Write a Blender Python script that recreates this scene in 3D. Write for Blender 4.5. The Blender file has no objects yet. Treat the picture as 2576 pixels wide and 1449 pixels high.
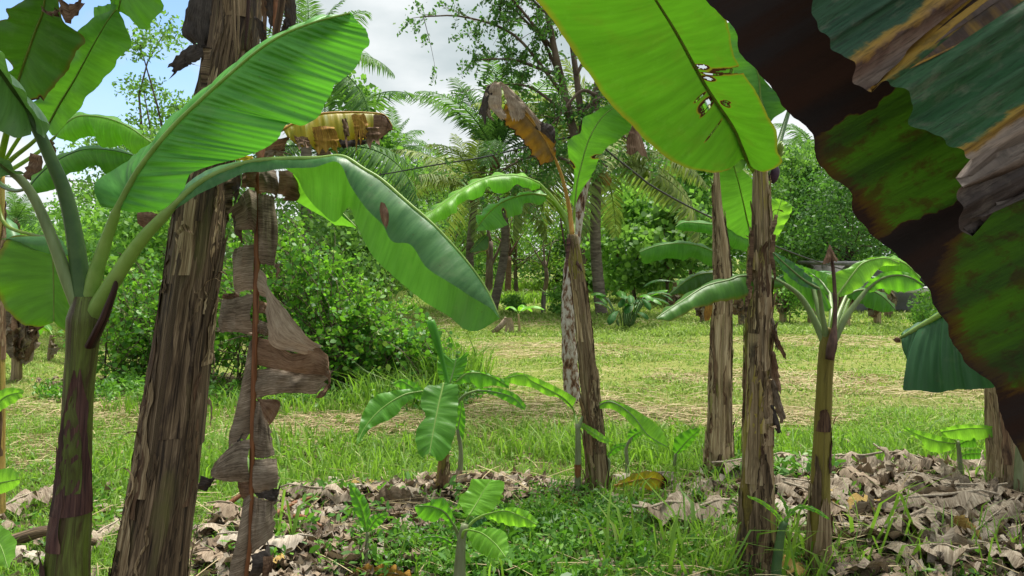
import bpy, math, random
import numpy as np
from mathutils import Vector

rng = np.random.default_rng(7)
random.seed(7)
SC = bpy.context.scene
COL = SC.collection

# ------------------------------------------------------------------ camera, light, exposure
EYE = 1.5
FOC = 1932.0                       # focal length in units of a 2576 px wide picture
PITCH = math.atan(84.5 / FOC)      # the camera looks a little downwards
cam_data = bpy.data.cameras.new("camera")
cam_data.sensor_width = 36.0
cam_data.lens = 27.0
cam_data.clip_start = 0.05
cam_data.clip_end = 2000.0
cam = bpy.data.objects.new("camera", cam_data)
cam.location = (0, 0, EYE)
cam.rotation_euler = (math.pi / 2 - PITCH, 0, 0)
COL.objects.link(cam)
SC.camera = cam

SUN_ELEV = math.radians(70)
SUN_AZ = math.radians(28)          # measured from +Y towards +X
sun_data = bpy.data.lights.new("sun", 'SUN')
sun_data.energy = 2.8
sun_data.angle = math.radians(24)
sun_data.color = (1.0, 0.95, 0.86)
sun = bpy.data.objects.new("sun", sun_data)
sdir = Vector((math.cos(SUN_ELEV) * math.sin(SUN_AZ), math.cos(SUN_ELEV) * math.cos(SUN_AZ), math.sin(SUN_ELEV)))
sun.rotation_euler = (-sdir).to_track_quat('-Z', 'Y').to_euler()
sun.location = (4, 6, 14)
COL.objects.link(sun)

world = bpy.data.worlds.new("World")
SC.world = world
world.use_nodes = True
wn, wl = world.node_tree.nodes, world.node_tree.links
wn.clear()
w_out = wn.new("ShaderNodeOutputWorld")
w_bg = wn.new("ShaderNodeBackground")
w_bg.inputs["Strength"].default_value = 0.1
w_sky = wn.new("ShaderNodeTexSky")
w_sky.sky_type = 'NISHITA'
w_sky.sun_disc = False
w_sky.sun_elevation = SUN_ELEV
w_sky.sun_rotation = SUN_AZ
w_sky.air_density = 1.0
w_sky.dust_density = 0.4
w_tc = wn.new("ShaderNodeTexCoord")
w_sep = wn.new("ShaderNodeSeparateXYZ")
wl.new(w_tc.outputs["Generated"], w_sep.inputs[0])
w_h = wn.new("ShaderNodeMath"); w_h.operation = 'MAXIMUM'; w_h.inputs[1].default_value = 0.0
wl.new(w_sep.outputs["Z"], w_h.inputs[0])
w_a = wn.new("ShaderNodeMath"); w_a.operation = 'ADD'; w_a.inputs[1].default_value = 0.28
wl.new(w_h.outputs[0], w_a.inputs[0])
w_div = wn.new("ShaderNodeVectorMath"); w_div.operation = 'DIVIDE'
w_cmb = wn.new("ShaderNodeCombineXYZ")
for k in range(3):
    wl.new(w_a.outputs[0], w_cmb.inputs[k])
wl.new(w_tc.outputs["Generated"], w_div.inputs[0])
wl.new(w_cmb.outputs[0], w_div.inputs[1])
w_n1 = wn.new("ShaderNodeTexNoise")
w_n1.inputs["Scale"].default_value = 1.35
w_n1.inputs["Detail"].default_value = 7
w_n1.inputs["Roughness"].default_value = 0.52
w_off = wn.new("ShaderNodeVectorMath"); w_off.operation = 'ADD'
w_off.inputs[1].default_value = (3.3, 1.7, 0.0)
wl.new(w_div.outputs[0], w_off.inputs[0])
wl.new(w_off.outputs[0], w_n1.inputs["Vector"])
gap = (Vector((-0.47, 1.0, 0.30))).normalized()   # a break in the cloud
w_dot = wn.new("ShaderNodeVectorMath"); w_dot.operation = 'DOT_PRODUCT'
wl.new(w_tc.outputs["Generated"], w_dot.inputs[0]); w_dot.inputs[1].default_value = gap
w_gap = wn.new("ShaderNodeMapRange"); w_gap.interpolation_type = 'SMOOTHSTEP'
w_gap.inputs["From Min"].default_value = 0.965; w_gap.inputs["From Max"].default_value = 0.999
w_gap.inputs["To Min"].default_value = 0.0; w_gap.inputs["To Max"].default_value = 0.235
wl.new(w_dot.outputs["Value"], w_gap.inputs["Value"])
w_sub = wn.new("ShaderNodeMath"); w_sub.operation = 'SUBTRACT'
wl.new(w_n1.outputs["Fac"], w_sub.inputs[0]); wl.new(w_gap.outputs[0], w_sub.inputs[1])
w_cov = wn.new("ShaderNodeValToRGB")          # where clouds lie
w_cov.color_ramp.elements[0].position = 0.26
w_cov.color_ramp.elements[1].position = 0.40
wl.new(w_sub.outputs[0], w_cov.inputs[0])
w_n2 = wn.new("ShaderNodeTexNoise")
w_n2.inputs["Scale"].default_value = 1.9
w_n2.inputs["Detail"].default_value = 6
w_off2 = wn.new("ShaderNodeVectorMath"); w_off2.operation = 'ADD'
w_off2.inputs[1].default_value = (9.1, 4.2, 2.0)
wl.new(w_div.outputs[0], w_off2.inputs[0])
wl.new(w_off2.outputs[0], w_n2.inputs["Vector"])
w_shade = wn.new("ShaderNodeValToRGB")        # grey bellies to white tops
w_shade.color_ramp.elements[0].position = 0.36
w_shade.color_ramp.elements[0].color = (1.7, 1.98, 2.05, 1)
w_shade.color_ramp.elements[1].position = 0.62
w_shade.color_ramp.elements[1].color = (3.2, 3.3, 3.32, 1)
wl.new(w_n2.outputs["Fac"], w_shade.inputs[0])
w_hz = wn.new("ShaderNodeMapRange")           # thicker, brighter cloud low over the horizon
w_hz.inputs["From Min"].default_value = 0.0
w_hz.inputs["From Max"].default_value = 0.22
w_hz.inputs["To Min"].default_value = 0.75
w_hz.inputs["To Max"].default_value = 0.0
wl.new(w_h.outputs[0], w_hz.inputs["Value"])
w_m1 = wn.new("ShaderNodeMix"); w_m1.data_type = 'RGBA'
wl.new(w_hz.outputs[0], w_m1.inputs["Factor"])
wl.new(w_shade.outputs[0], w_m1.inputs["A"])
w_m1.inputs["B"].default_value = (3.0, 3.08, 3.12, 1)
w_mx = wn.new("ShaderNodeMath"); w_mx.operation = 'MAXIMUM'
wl.new(w_cov.outputs[0], w_mx.inputs[0]); wl.new(w_hz.outputs[0], w_mx.inputs[1])
w_m2 = wn.new("ShaderNodeMix"); w_m2.data_type = 'RGBA'
wl.new(w_mx.outputs[0], w_m2.inputs["Factor"])
w_dim = wn.new("ShaderNodeMix"); w_dim.data_type = 'RGBA'; w_dim.blend_type = 'MULTIPLY'; w_dim.inputs["Factor"].default_value = 1.0
w_dim.inputs["B"].default_value = (0.55, 0.6, 0.66, 1)
wl.new(w_sky.outputs[0], w_dim.inputs["A"])
wl.new(w_dim.outputs["Result"], w_m2.inputs["A"])
wl.new(w_m1.outputs["Result"], w_m2.inputs["B"])
wl.new(w_m2.outputs["Result"], w_bg.inputs["Color"])
wl.new(w_bg.outputs[0], w_out.inputs[0])

SC.view_settings.view_transform = 'Standard'
SC.view_settings.look = 'None'
SC.view_settings.gamma = 1.0
SC.view_settings.use_curve_mapping = False
SC.view_settings.exposure = 1.72
SC.render.engine = 'CYCLES'
SC.cycles.max_bounces = 8
SC.cycles.transmission_bounces = 6
SC.cycles.use_denoising = True

# ------------------------------------------------------------------ geometry helpers
CP, SP = math.cos(PITCH), math.sin(PITCH)
FWD = np.array([0, CP, -SP]); UPV = np.array([0, SP, CP]); RGT = np.array([1.0, 0, 0])
CAMP = np.array([0, 0, EYE])

def at(x, y, d):
    """A place in the world given by its bearing from where the photographer stood and its distance."""
    return CAMP + d * (FWD + RGT * ((x - 1288.0) / FOC) - UPV * ((y - 724.5) / FOC))

def ground(x, y):
    v = FWD + RGT * ((x - 1288.0) / FOC) - UPV * ((y - 724.5) / FOC)
    return CAMP + v * (-EYE / v[2])

def gdist(y):
    v = FWD - UPV * ((y - 724.5) / FOC)
    return -EYE / v[2]

class Thing:
    def __init__(self, name, label, cat, loc, group=None):
        o = bpy.data.objects.new(name, None)
        o.empty_display_size = 0.1
        o.location = [float(c) for c in loc]
        o['label'] = label; o['category'] = cat
        if group: o['group'] = group
        COL.objects.link(o)
        self.o = o; self.p = np.array(loc, float)

def tag(o, label=None, cat=None, group=None, kind=None):
    if label: o['label'] = label
    if cat: o['category'] = cat
    if group: o['group'] = group
    if kind: o['kind'] = kind
    return o

def make_mesh(name, V, faces, uv=None, mat=None, smooth=True):
    """faces: list of int arrays, each (n, k)."""
    me = bpy.data.meshes.new(name)
    V = np.asarray(V, np.float32)
    if isinstance(faces, np.ndarray): faces = [faces]
    faces = [f for f in faces if len(f)]
    me.vertices.add(len(V)); me.vertices.foreach_set("co", V.ravel())
    loops = np.concatenate([f.ravel() for f in faces]).astype(np.int32)
    sizes = np.concatenate([np.full(len(f), f.shape[1], np.int32) for f in faces])
    starts = np.concatenate([[0], np.cumsum(sizes)[:-1]]).astype(np.int32)
    me.loops.add(len(loops)); me.loops.foreach_set("vertex_index", loops)
    me.polygons.add(len(sizes))
    me.polygons.foreach_set("loop_start", starts)
    me.polygons.foreach_set("loop_total", sizes)
    if smooth: me.polygons.foreach_set("use_smooth", np.ones(len(sizes), bool))
    if uv is not None:
        l = me.uv_layers.new(name="UVMap")
        l.data.foreach_set("uv", np.asarray(uv, np.float32)[loops].ravel())
    if mat is not None: me.materials.append(mat)
    me.update(calc_edges=True)
    return me

def add(name, V, faces, uv=None, mat=None, parent=None, smooth=True, label=None):
    """One mesh object; parent is a Thing or a (Thing, object) pair for a sub-part."""
    V = np.asarray(V, float)
    po = None
    if parent is not None:
        th, po = (parent if isinstance(parent, tuple) else (parent, parent.o))
        V = V - th.p
    o = bpy.data.objects.new(name, make_mesh(name, V, faces, uv, mat, smooth))
    COL.objects.link(o)
    if po is not None: o.parent = po
    if label: o['label'] = label
    return o

def unit(v):
    n = np.linalg.norm(v, axis=-1, keepdims=True)
    return v / np.maximum(n, 1e-9)

def spline(P, n, warp=1.0):
    """Catmull-Rom through P, resampled to n points evenly by length."""
    P = np.asarray(P, float)
    if len(P) == 2:
        t = np.linspace(0, 1, n)[:, None] ** warp
        return P[0] * (1 - t) + P[1] * t
    Q = np.vstack([2 * P[0] - P[1], P, 2 * P[-1] - P[-2]])
    out = []
    t = np.linspace(0, 1, 14, endpoint=False)[:, None]
    for i in range(1, len(Q) - 2):
        a, b, c, d = Q[i - 1], Q[i], Q[i + 1], Q[i + 2]
        out.append(0.5 * (2 * b + (c - a) * t + (2 * a - 5 * b + 4 * c - d) * t ** 2 + (3 * b - a - 3 * c + d) * t ** 3))
    out.append(P[-1:])
    D = np.vstack(out)
    L = np.concatenate([[0], np.cumsum(np.linalg.norm(np.diff(D, axis=0), axis=1))])
    s = (np.linspace(0, 1, n) ** warp) * L[-1]
    return np.stack([np.interp(s, L, D[:, k]) for k in range(3)], 1)

def wob(u, f, r, octaves=3):
    """Smooth 1-D noise about -1..1."""
    o = np.zeros_like(u)
    for k in range(octaves):
        o += np.sin(2 * np.pi * (u * f * (1.9 ** k) + r.random())) * 0.6 ** k
    return o / 1.6

def tube_data(path, rad, k=8, flat=1.0, cap=True):
    path = np.asarray(path, float); n = len(path)
    rad = np.broadcast_to(np.asarray(rad, float), (n,))
    T = unit(np.gradient(path, axis=0))
    ref = np.array([0.0, 0, 1.0]) if abs(T[:, 2]).mean() < 0.8 else np.array([1.0, 0, 0])
    X = unit(np.cross(T, ref)); Y = np.cross(X, T)
    a = np.linspace(0, 2 * np.pi, k, endpoint=False)
    V = path[:, None] + rad[:, None, None] * (X[:, None] * np.cos(a)[None, :, None] + Y[:, None] * (np.sin(a) * flat)[None, :, None])
    idx = np.arange(n * k).reshape(n, k)
    F = np.stack([idx[:-1], np.roll(idx, -1, 1)[:-1], np.roll(idx, -1, 1)[1:], idx[1:]], -1).reshape(-1, 4)
    L = np.concatenate([[0], np.cumsum(np.linalg.norm(np.diff(path, axis=0), axis=1))])
    uv = np.stack([np.broadcast_to(a[None] / (2 * np.pi) * 0.2, (n, k)), np.broadcast_to(L[:, None], (n, k))], -1).reshape(-1, 2)
    fs = [F]
    if cap: fs += [idx[0][None, ::-1], idx[-1][None]]
    return V.reshape(-1, 3), fs, uv

def tube(name, path, rad, mat, parent=None, k=8, flat=1.0, label=None):
    V, F, uv = tube_data(path, rad, k, flat)
    return add(name, V, F, uv, mat, parent, label=label)

def merge(parts):
    """parts: (V, [faces], uv) tuples joined into one."""
    Vs, Fs, Us, off = [], {}, [], 0
    for V, F, uv in parts:
        Vs.append(V); Us.append(uv if uv is not None else np.zeros((len(V), 2)))
        for f in F: Fs.setdefault(f.shape[1], []).append(f + off)
        off += len(V)
    return np.vstack(Vs), [np.vstack(v) for v in Fs.values()], np.vstack(Us)

def to3(P, d0, d1, off=0.0):
    """2-tuples get a distance running from d0 to d1 along the list; 3-tuples keep their own."""
    P = list(P); n = len(P)
    q = np.array([p[:2] for p in P], float)
    L = np.concatenate([[0], np.cumsum(np.linalg.norm(np.diff(q, axis=0), axis=1))]); L /= max(L[-1], 1e-6)
    out = []
    for p, u in zip(P, L):
        d = p[2] if len(p) > 2 else d0 + (d1 - d0) * u + off * min(1, 5 * u + 0.15) * min(1, 5 * (1 - u) + 0.15)
        out.append(at(p[0], p[1], d))
    return np.array(out)

def half_blade(M, E, nv, r, bulge, rip, pleat, L):
    nu = len(M); u = np.linspace(0, 1, nu)
    T = unit(np.gradient(M, axis=0)); A = E - M
    w = np.linalg.norm(A, axis=1)
    n = np.cross(T, A); n = unit(n)
    # keep the normal continuous and on one side
    for i in range(1, nu):
        if np.dot(n[i], n[i - 1]) < 0: n[i] = -n[i]
    ref = unit(CAMP - M.mean(0)) * 0.6 + np.array([0, 0, 0.4])
    if (n @ ref).mean() < 0: n = -n
    s = np.linspace(0, 1, nv)
    P = M[:, None] + A[:, None] * s[None, :, None]
    off = bulge * 4 * (s * (1 - s))[None] * w[:, None]
    wave = wob(u, rip[1], r, 2)
    off = off + rip[0] * wave[:, None] * (s ** 1.4)[None] * np.minimum(1, w / (w.max() * 0.35 + 1e-6))[:, None]
    if pleat[0] > 0:
        pl = np.sin(2 * np.pi * u * pleat[1] + 2.5 * wob(u, 3.1, r)) * (0.45 + 0.55 * np.abs(wob(u, 4.3, r)))
        pl2 = np.sin(2 * np.pi * u * pleat[1] * 0.27 + 2 * wob(u, 2.1, r)) * 1.6
        off = off + pleat[0] * (pl + pl2)[:, None] * (np.minimum(1, 4 * s) * (1 - 0.45 * s))[None]
    return P + n[:, None] * off[:, :, None], w

def leaf(th, mid, L, R, d, pet=None, mat=None, rmat=None, nu=56, nv=7, dL=0.0, dR=0.0, rib=(0.012, 0.003), bulge=(0.06, 0.06),
         rip=(0.012, 5), pleat=(0.0, 40), warp=1.0, notch=(), holes=(), fray=0.003, seed=0, name="leaf", label=None, tipdecay=0.0):
    """A banana leaf: a blade of two halves spread from a midrib, plus its midrib and stalk."""
    r = np.random.default_rng(seed + 11)
    M = spline(to3(mid, d[0], d[1]), nu)
    EL = spline(to3(L, d[0], d[1], dL), nu, warp)
    ER = spline(to3(R, d[0], d[1], dR), nu, warp)
    u = np.linspace(0, 1, nu)
    for E in (EL, ER):
        j = wob(u, 7, r, 4) * fray * 1.2 + r.normal(0, fray * 0.12, nu)
        E += unit(E - M + 1e-6) * j[:, None] * np.minimum(1, np.linalg.norm(E - M, axis=1) * 8)[:, None]
    ml = np.linalg.norm(np.diff(M, axis=0), axis=1).sum()
    PL, wl_ = half_blade(M, EL, nv, r, bulge[0], rip, pleat, ml)
    PR, wr_ = half_blade(M, ER, nv, r, bulge[1], rip, pleat, ml)
    G = np.concatenate([PL[:, ::-1], PR[:, 1:]], 1)
    s = np.linspace(0, 1, nv)
    sv = np.concatenate([-s[::-1], s[1:]])
    nc = len(sv)
    idx = np.arange(nu * nc).reshape(nu, nc)
    F = np.stack([idx[:-1, :-1], idx[:-1, 1:], idx[1:, 1:], idx[1:, :-1]], -1)
    uc = (u[:-1] + u[1:]) / 2; sc = (sv[:-1] + sv[1:]) / 2
    keep = np.ones((nu - 1, nc - 1), bool)
    for side, u0, wd, dep in notch:
        S = sc * side
        k = (S > 1 - dep)
        keep[:, k] &= ~(np.abs(uc[:, None] - u0) < wd * ((S[k] - (1 - dep)) / dep)[None])
    dec = np.zeros((nu, nc))
    if tipdecay: dec += np.clip((u - 1 + tipdecay) / (tipdecay * .6), 0, 1)[:, None] + 0.35 * np.clip((np.abs(sv) - .7) / .3, 0, 1)[None]
    for side, u0, u1, s0, s1 in holes:
        q = lambda U_, S_: np.sqrt(((U_[:, None] - (u0 + u1) / 2) / ((u1 - u0) / 2)) ** 2 + ((S_[None] * side - (s0 + s1) / 2) / ((s1 - s0) / 2)) ** 2)
        keep &= q(uc, sc) > 1 + 0.25 * r.normal(size=(nu - 1, nc - 1)) * 0.6
        dec = np.maximum(dec, np.clip(2.3 - q(u, sv), 0, 1))
    for side, u0, wd, dep in notch:
        q = np.abs(u - u0)[:, None] / (wd * 1.5) + np.clip(1 - dep - sv[None] * side, 0, 2) / 0.25
        dec = np.maximum(dec, np.clip(1.2 - q, 0, 1) * (sv[None] * side > 0))
    uv = np.stack([np.broadcast_to(u[:, None] * ml, (nu, nc)), np.broadcast_to(sv[None], (nu, nc))], -1).reshape(-1, 2)
    o = add(name, G.reshape(-1, 3), F[keep], uv, mat, th, label=label)
    if dec.max() > 0:
        at_ = o.data.attributes.new("decay", 'FLOAT', 'POINT'); at_.data.foreach_set("value", dec.astype(np.float32).ravel())
    path = M
    if pet is not None:
        Pp = spline(to3(list(pet) + [tuple(mid[0][:2]) + ((mid[0][2] if len(mid[0]) > 2 else d[0]),)], d[0], d[0]), 18)
        path = np.vstack([Pp[:-1], M])
    ub = np.linspace(0, 1, nu)
    if pet is not None:
        rad = np.concatenate([np.linspace(rib[0], rib[0] * .55, 17), rib[1] * .7 + (rib[0] * .40 - rib[1] * .7) * (1 - ub) ** 1.6])
    else:
        rad = rib[1] * .7 + (rib[0] * .6 - rib[1] * .7) * (1 - ub) ** 1.6
    tube("midrib", path, rad, rmat, (th, o), k=8)
    return o

def sheet(th, A, B, d, mat, nu=14, nv=6, bulge=0.0, rip=(0.004, 2), fray=0.003, seed=0, swap=False, dB=0.0, name="leaf_strip", label=None, curl=0.0, roll=0.0):
    """A torn strip of dry leaf or sheath between two edges."""
    r = np.random.default_rng(seed + 5)
    a = spline(to3(A, d[0], d[1]), nu); b = spline(to3(B, d[0], d[1], dB), nu)
    u = np.linspace(0, 1, nu)
    ax = b - a; w = np.linalg.norm(ax, axis=1)
    T = unit(np.gradient((a + b) / 2, axis=0))
    n = unit(np.cross(T, ax) + 1e-9)
    ref = unit(CAMP - a.mean(0))
    n *= np.where((n @ ref) < 0, -1, 1)[:, None]
    t = np.linspace(0, 1, nv)
    P = a[:, None] + ax[:, None] * t[None, :, None]
    off = bulge * 4 * (t * (1 - t))[None] * w[:, None] + rip[0] * wob(u, rip[1], r)[:, None] * (0.4 + wob(t, 0.8, r, 2))[None]
    off = off + r.normal(0, rip[0] * 0.10, off.shape)
    off = off + (roll * np.sin(np.pi * u * .85) - curl * u ** 2.5)[:, None] * min(w.max(), np.linalg.norm(np.diff(a, axis=0), axis=1).sum() * .7)
    P = P + n[:, None] * off[:, :, None]
    P[-1] += T[-1] * r.normal(0, fray * 2.0, nv)[:, None]
    P[:, 0] += n * (fray * wob(u, 5, r))[:, None] + ax * (fray * 4 * wob(u, 4, r))[:, None]; P[:, -1] += ax * (fray * 4 * wob(u, 4, r))[:, None]
    idx = np.arange(nu * nv).reshape(nu, nv)
    F = np.stack([idx[:-1, :-1], idx[:-1, 1:], idx[1:, 1:], idx[1:, :-1]], -1).reshape(-1, 4)
    ln = np.linalg.norm(np.diff(a, axis=0), axis=1).sum()
    U = np.broadcast_to(u[:, None] * ln, (nu, nv)); Vv = np.broadcast_to(t[None] * w.mean(), (nu, nv))
    uv = np.stack([Vv, U] if swap else [U, Vv], -1).reshape(-1, 2)
    return add(name, P.reshape(-1, 3), F, uv, mat, th, label=label)

class Stem:
    """Path and radius of a banana pseudostem, from the ground up."""
    def __init__(self, pts, n=70):
        P = np.array([at(x, y, d) for x, y, d, w in pts])
        R = np.array([w / 2 * d / FOC for x, y, d, w in pts])
        self.path = spline(P, n)
        L = np.concatenate([[0], np.cumsum(np.linalg.norm(np.diff(P, axis=0), axis=1))]); L /= L[-1]
        self.rad = np.interp(np.linspace(0, 1, n), L, R)
        self.n = n
        self.len = np.linalg.norm(np.diff(self.path, axis=0), axis=1).sum()
    def pos(self, t, ang, extra):
        t = np.clip(t, 0, 1); i = t * (self.n - 1)
        k = np.arange(self.n)
        c = np.stack([np.interp(i, k, self.path[:, j]) for j in range(3)], -1)
        rr = np.interp(i, k, self.rad) + extra
        return c + rr[..., None] * np.stack([np.sin(ang), -np.cos(ang), np.zeros_like(ang)], -1)

def trunk(th, st, mat, seed=0, k=30, rough=0.05, name="trunk"):
    r = np.random.default_rng(seed + 3)
    n = st.n
    a = np.linspace(0, 2 * np.pi, k, endpoint=False); t = np.linspace(0, 1, n)
    Am, Tm = np.meshgrid(a, t)
    ph = r.random(4) * 6
    saw = ((Am / (2 * np.pi) * 3 + Tm * 2.2 + ph[0]) % 1.0)
    mod = rough * (saw - 0.4) + rough * 0.5 * np.sin(Am * 7 + 3 * np.sin(Tm * 9 + ph[1])) * np.sin(Tm * 14 + ph[2]) + rough * 0.35 * np.sin(Am * 13 + ph[3] + Tm * 4)
    mod += r.normal(0, rough * 0.12, mod.shape)
    V = st.pos(Tm, Am, st.rad[:, None] * mod)
    idx = np.arange(n * k).reshape(n, k)
    F = np.stack([idx[:-1], np.roll(idx, -1, 1)[:-1], np.roll(idx, -1, 1)[1:], idx[1:]], -1).reshape(-1, 4)
    uv = np.stack([Am * st.rad.mean(), Tm * st.len], -1).reshape(-1, 2)
    return add(name, V.reshape(-1, 3), [F, idx[-1][None]], uv, mat, th)

def sheath(th, st, t0, t1, ang, wid, peel, mat, seed=0, taper=0.8, name="dry_sheath", label=None, lift=0.0022):
    """A dead leaf sheath clinging to the stem, its torn top peeling off."""
    r = np.random.default_rng(seed + 17)
    nu, nv = 16, 7
    u = np.linspace(0, 1, nu); v = np.linspace(-1, 1, nv)
    jag = 1 - np.abs(r.normal(0, 0.05, nv)); 
    U = u[:, None] * jag[None]
    wl = wid * (1 - taper * u ** 1.6) + wid * 0.05 * wob(u, 2, r)
    Ag = ang + v[None] * wl[:, None] + 0.12 * wob(u, 1.2, r)[:, None]
    Tt = t0 + (t1 - t0) * U
    rl = np.interp(Tt * (st.n - 1), np.arange(st.n), st.rad)
    ex = lift + 0.025 * rl + peel * np.clip((U - 0.55) / 0.45, 0, 1) ** 2 + 0.006 * np.abs(v)[None] ** 3 * r.random() + r.normal(0, 0.0012, U.shape)
    V = st.pos(Tt, Ag, ex)
    V[..., 2] -= abs(peel) * 0.7 * np.clip((U - 0.72) / 0.28, 0, 1) ** 2
    idx = np.arange(nu * nv).reshape(nu, nv)
    F = np.stack([idx[:-1, :-1], idx[:-1, 1:], idx[1:, 1:], idx[1:, :-1]], -1).reshape(-1, 4)
    uv = np.stack([Ag * st.rad.mean(), Tt * st.len], -1).reshape(-1, 2)
    return add(name, V.reshape(-1, 3), F, uv, mat, th, label=label)

def sheaths(th, st, n, mats, seed, span=(0.05, 0.95), peel=0.03, wid=(0.25, 0.7), ln=(0.1, 0.3), face=2.0):
    r = np.random.default_rng(seed + 99)
    for i in range(n):
        t0 = r.uniform(*span); t1 = min(0.99, t0 + r.uniform(*ln))
        sheath(th, st, t0, t1, r.uniform(-face, face), r.uniform(*wid), r.uniform(-0.002, peel) if r.random() < 0.6 else 0.004, mats[r.integers(len(mats))], seed * 31 + i)
# ------------------------------------------------------------------ materials
class NT:
    def __init__(self, name):
        self.m = bpy.data.materials.new(name); self.m.use_nodes = True
        self.t = self.m.node_tree; self.t.nodes.clear()
        self.out = self.t.nodes.new("ShaderNodeOutputMaterial")
    def n(self, typ, **kw):
        x = self.t.nodes.new(typ)
        for k, v in kw.items(): setattr(x, k, v)
        return x
    def l(self, a, b): self.t.links.new(a, b)
    def setin(self, sock, v):
        if isinstance(v, bpy.types.NodeSocket): self.l(v, sock)
        else: sock.default_value = v
    def math(self, op, a, b=0.0, c=None, clamp=False):
        x = self.n("ShaderNodeMath", operation=op, use_clamp=clamp)
        self.setin(x.inputs[0], a); self.setin(x.inputs[1], b)
        if c is not None: self.setin(x.inputs[2], c)
        return x.outputs[0]
    def noise(self, vec, scale=1.0, detail=3.0, rough=0.55, dist=0.0):
        x = self.n("ShaderNodeTexNoise")
        if vec is not None: self.l(vec, x.inputs["Vector"])
        x.inputs["Scale"].default_value = scale; x.inputs["Detail"].default_value = detail
        x.inputs["Roughness"].default_value = rough; x.inputs["Distortion"].default_value = dist
        return x.outputs["Fac"]
    def vec(self, x, y, z=0.0):
        c = self.n("ShaderNodeCombineXYZ")
        self.setin(c.inputs[0], x); self.setin(c.inputs[1], y); self.setin(c.inputs[2], z)
        return c.outputs[0]
    def ramp(self, fac, stops, interp='LINEAR'):
        x = self.n("ShaderNodeValToRGB"); cr_ = x.color_ramp; cr_.interpolation = interp
        self.l(fac, x.inputs[0])
        while len(cr_.elements) < len(stops): cr_.elements.new(0.5)
        for e, (p, c) in zip(cr_.elements, stops):
            e.position = p
            e.color = (c, c, c, 1) if isinstance(c, (int, float)) else (*c, 1)
        return x.outputs[0]
    def mix(self, fac, a, b):
        x = self.n("ShaderNodeMix", data_type='RGBA')
        self.setin(x.inputs["Factor"], fac)
        for s, v in (("A", a), ("B", b)):
            if isinstance(v, bpy.types.NodeSocket): self.l(v, x.inputs[s])
            else: x.inputs[s].default_value = (*v, 1)
        return x.outputs["Result"]
    def uv(self):
        x = self.n("ShaderNodeUVMap"); x.uv_map = "UVMap"
        s = self.n("ShaderNodeSeparateXYZ"); self.l(x.outputs[0], s.inputs[0])
        return s.outputs[0], s.outputs[1]
    def objrand(self):
        x = self.n("ShaderNodeObjectInfo"); return x.outputs["Random"]
    def island(self):
        x = self.n("ShaderNodeNewGeometry"); return x.outputs["Random Per Island"]
    def pos(self):
        x = self.n("ShaderNodeNewGeometry"); return x.outputs["Position"]
    def bump(self, h, strength=0.3, dist=0.01):
        x = self.n("ShaderNodeBump"); self.l(h, x.inputs["Height"])
        x.inputs["Strength"].default_value = strength; x.inputs["Distance"].default_value = dist
        return x.outputs[0]
    def surface(self, col, rough=0.5, spec=0.4, normal=None, trans=None, tfac=0.0):
        p = self.n("ShaderNodeBsdfPrincipled")
        if isinstance(col, bpy.types.NodeSocket): self.l(col, p.inputs["Base Color"])
        else: p.inputs["Base Color"].default_value = (*col, 1)
        self.setin(p.inputs["Roughness"], rough)
        p.inputs["Specular IOR Level"].default_value = spec
        if normal is not None: self.l(normal, p.inputs["Normal"])
        sh = p.outputs[0]
        if trans is not None:
            t = self.n("ShaderNodeBsdfTranslucent")
            if isinstance(trans, bpy.types.NodeSocket): self.l(trans, t.inputs[0])
            else: t.inputs[0].default_value = (*trans, 1)
            if normal is not None: self.l(normal, t.inputs["Normal"])
            mx = self.n("ShaderNodeMixShader"); self.setin(mx.inputs[0], tfac)
            self.l(sh, mx.inputs[1]); self.l(t.outputs[0], mx.inputs[2]); sh = mx.outputs[0]
        self.l(sh, self.out.inputs[0])
        return self.m

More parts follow.
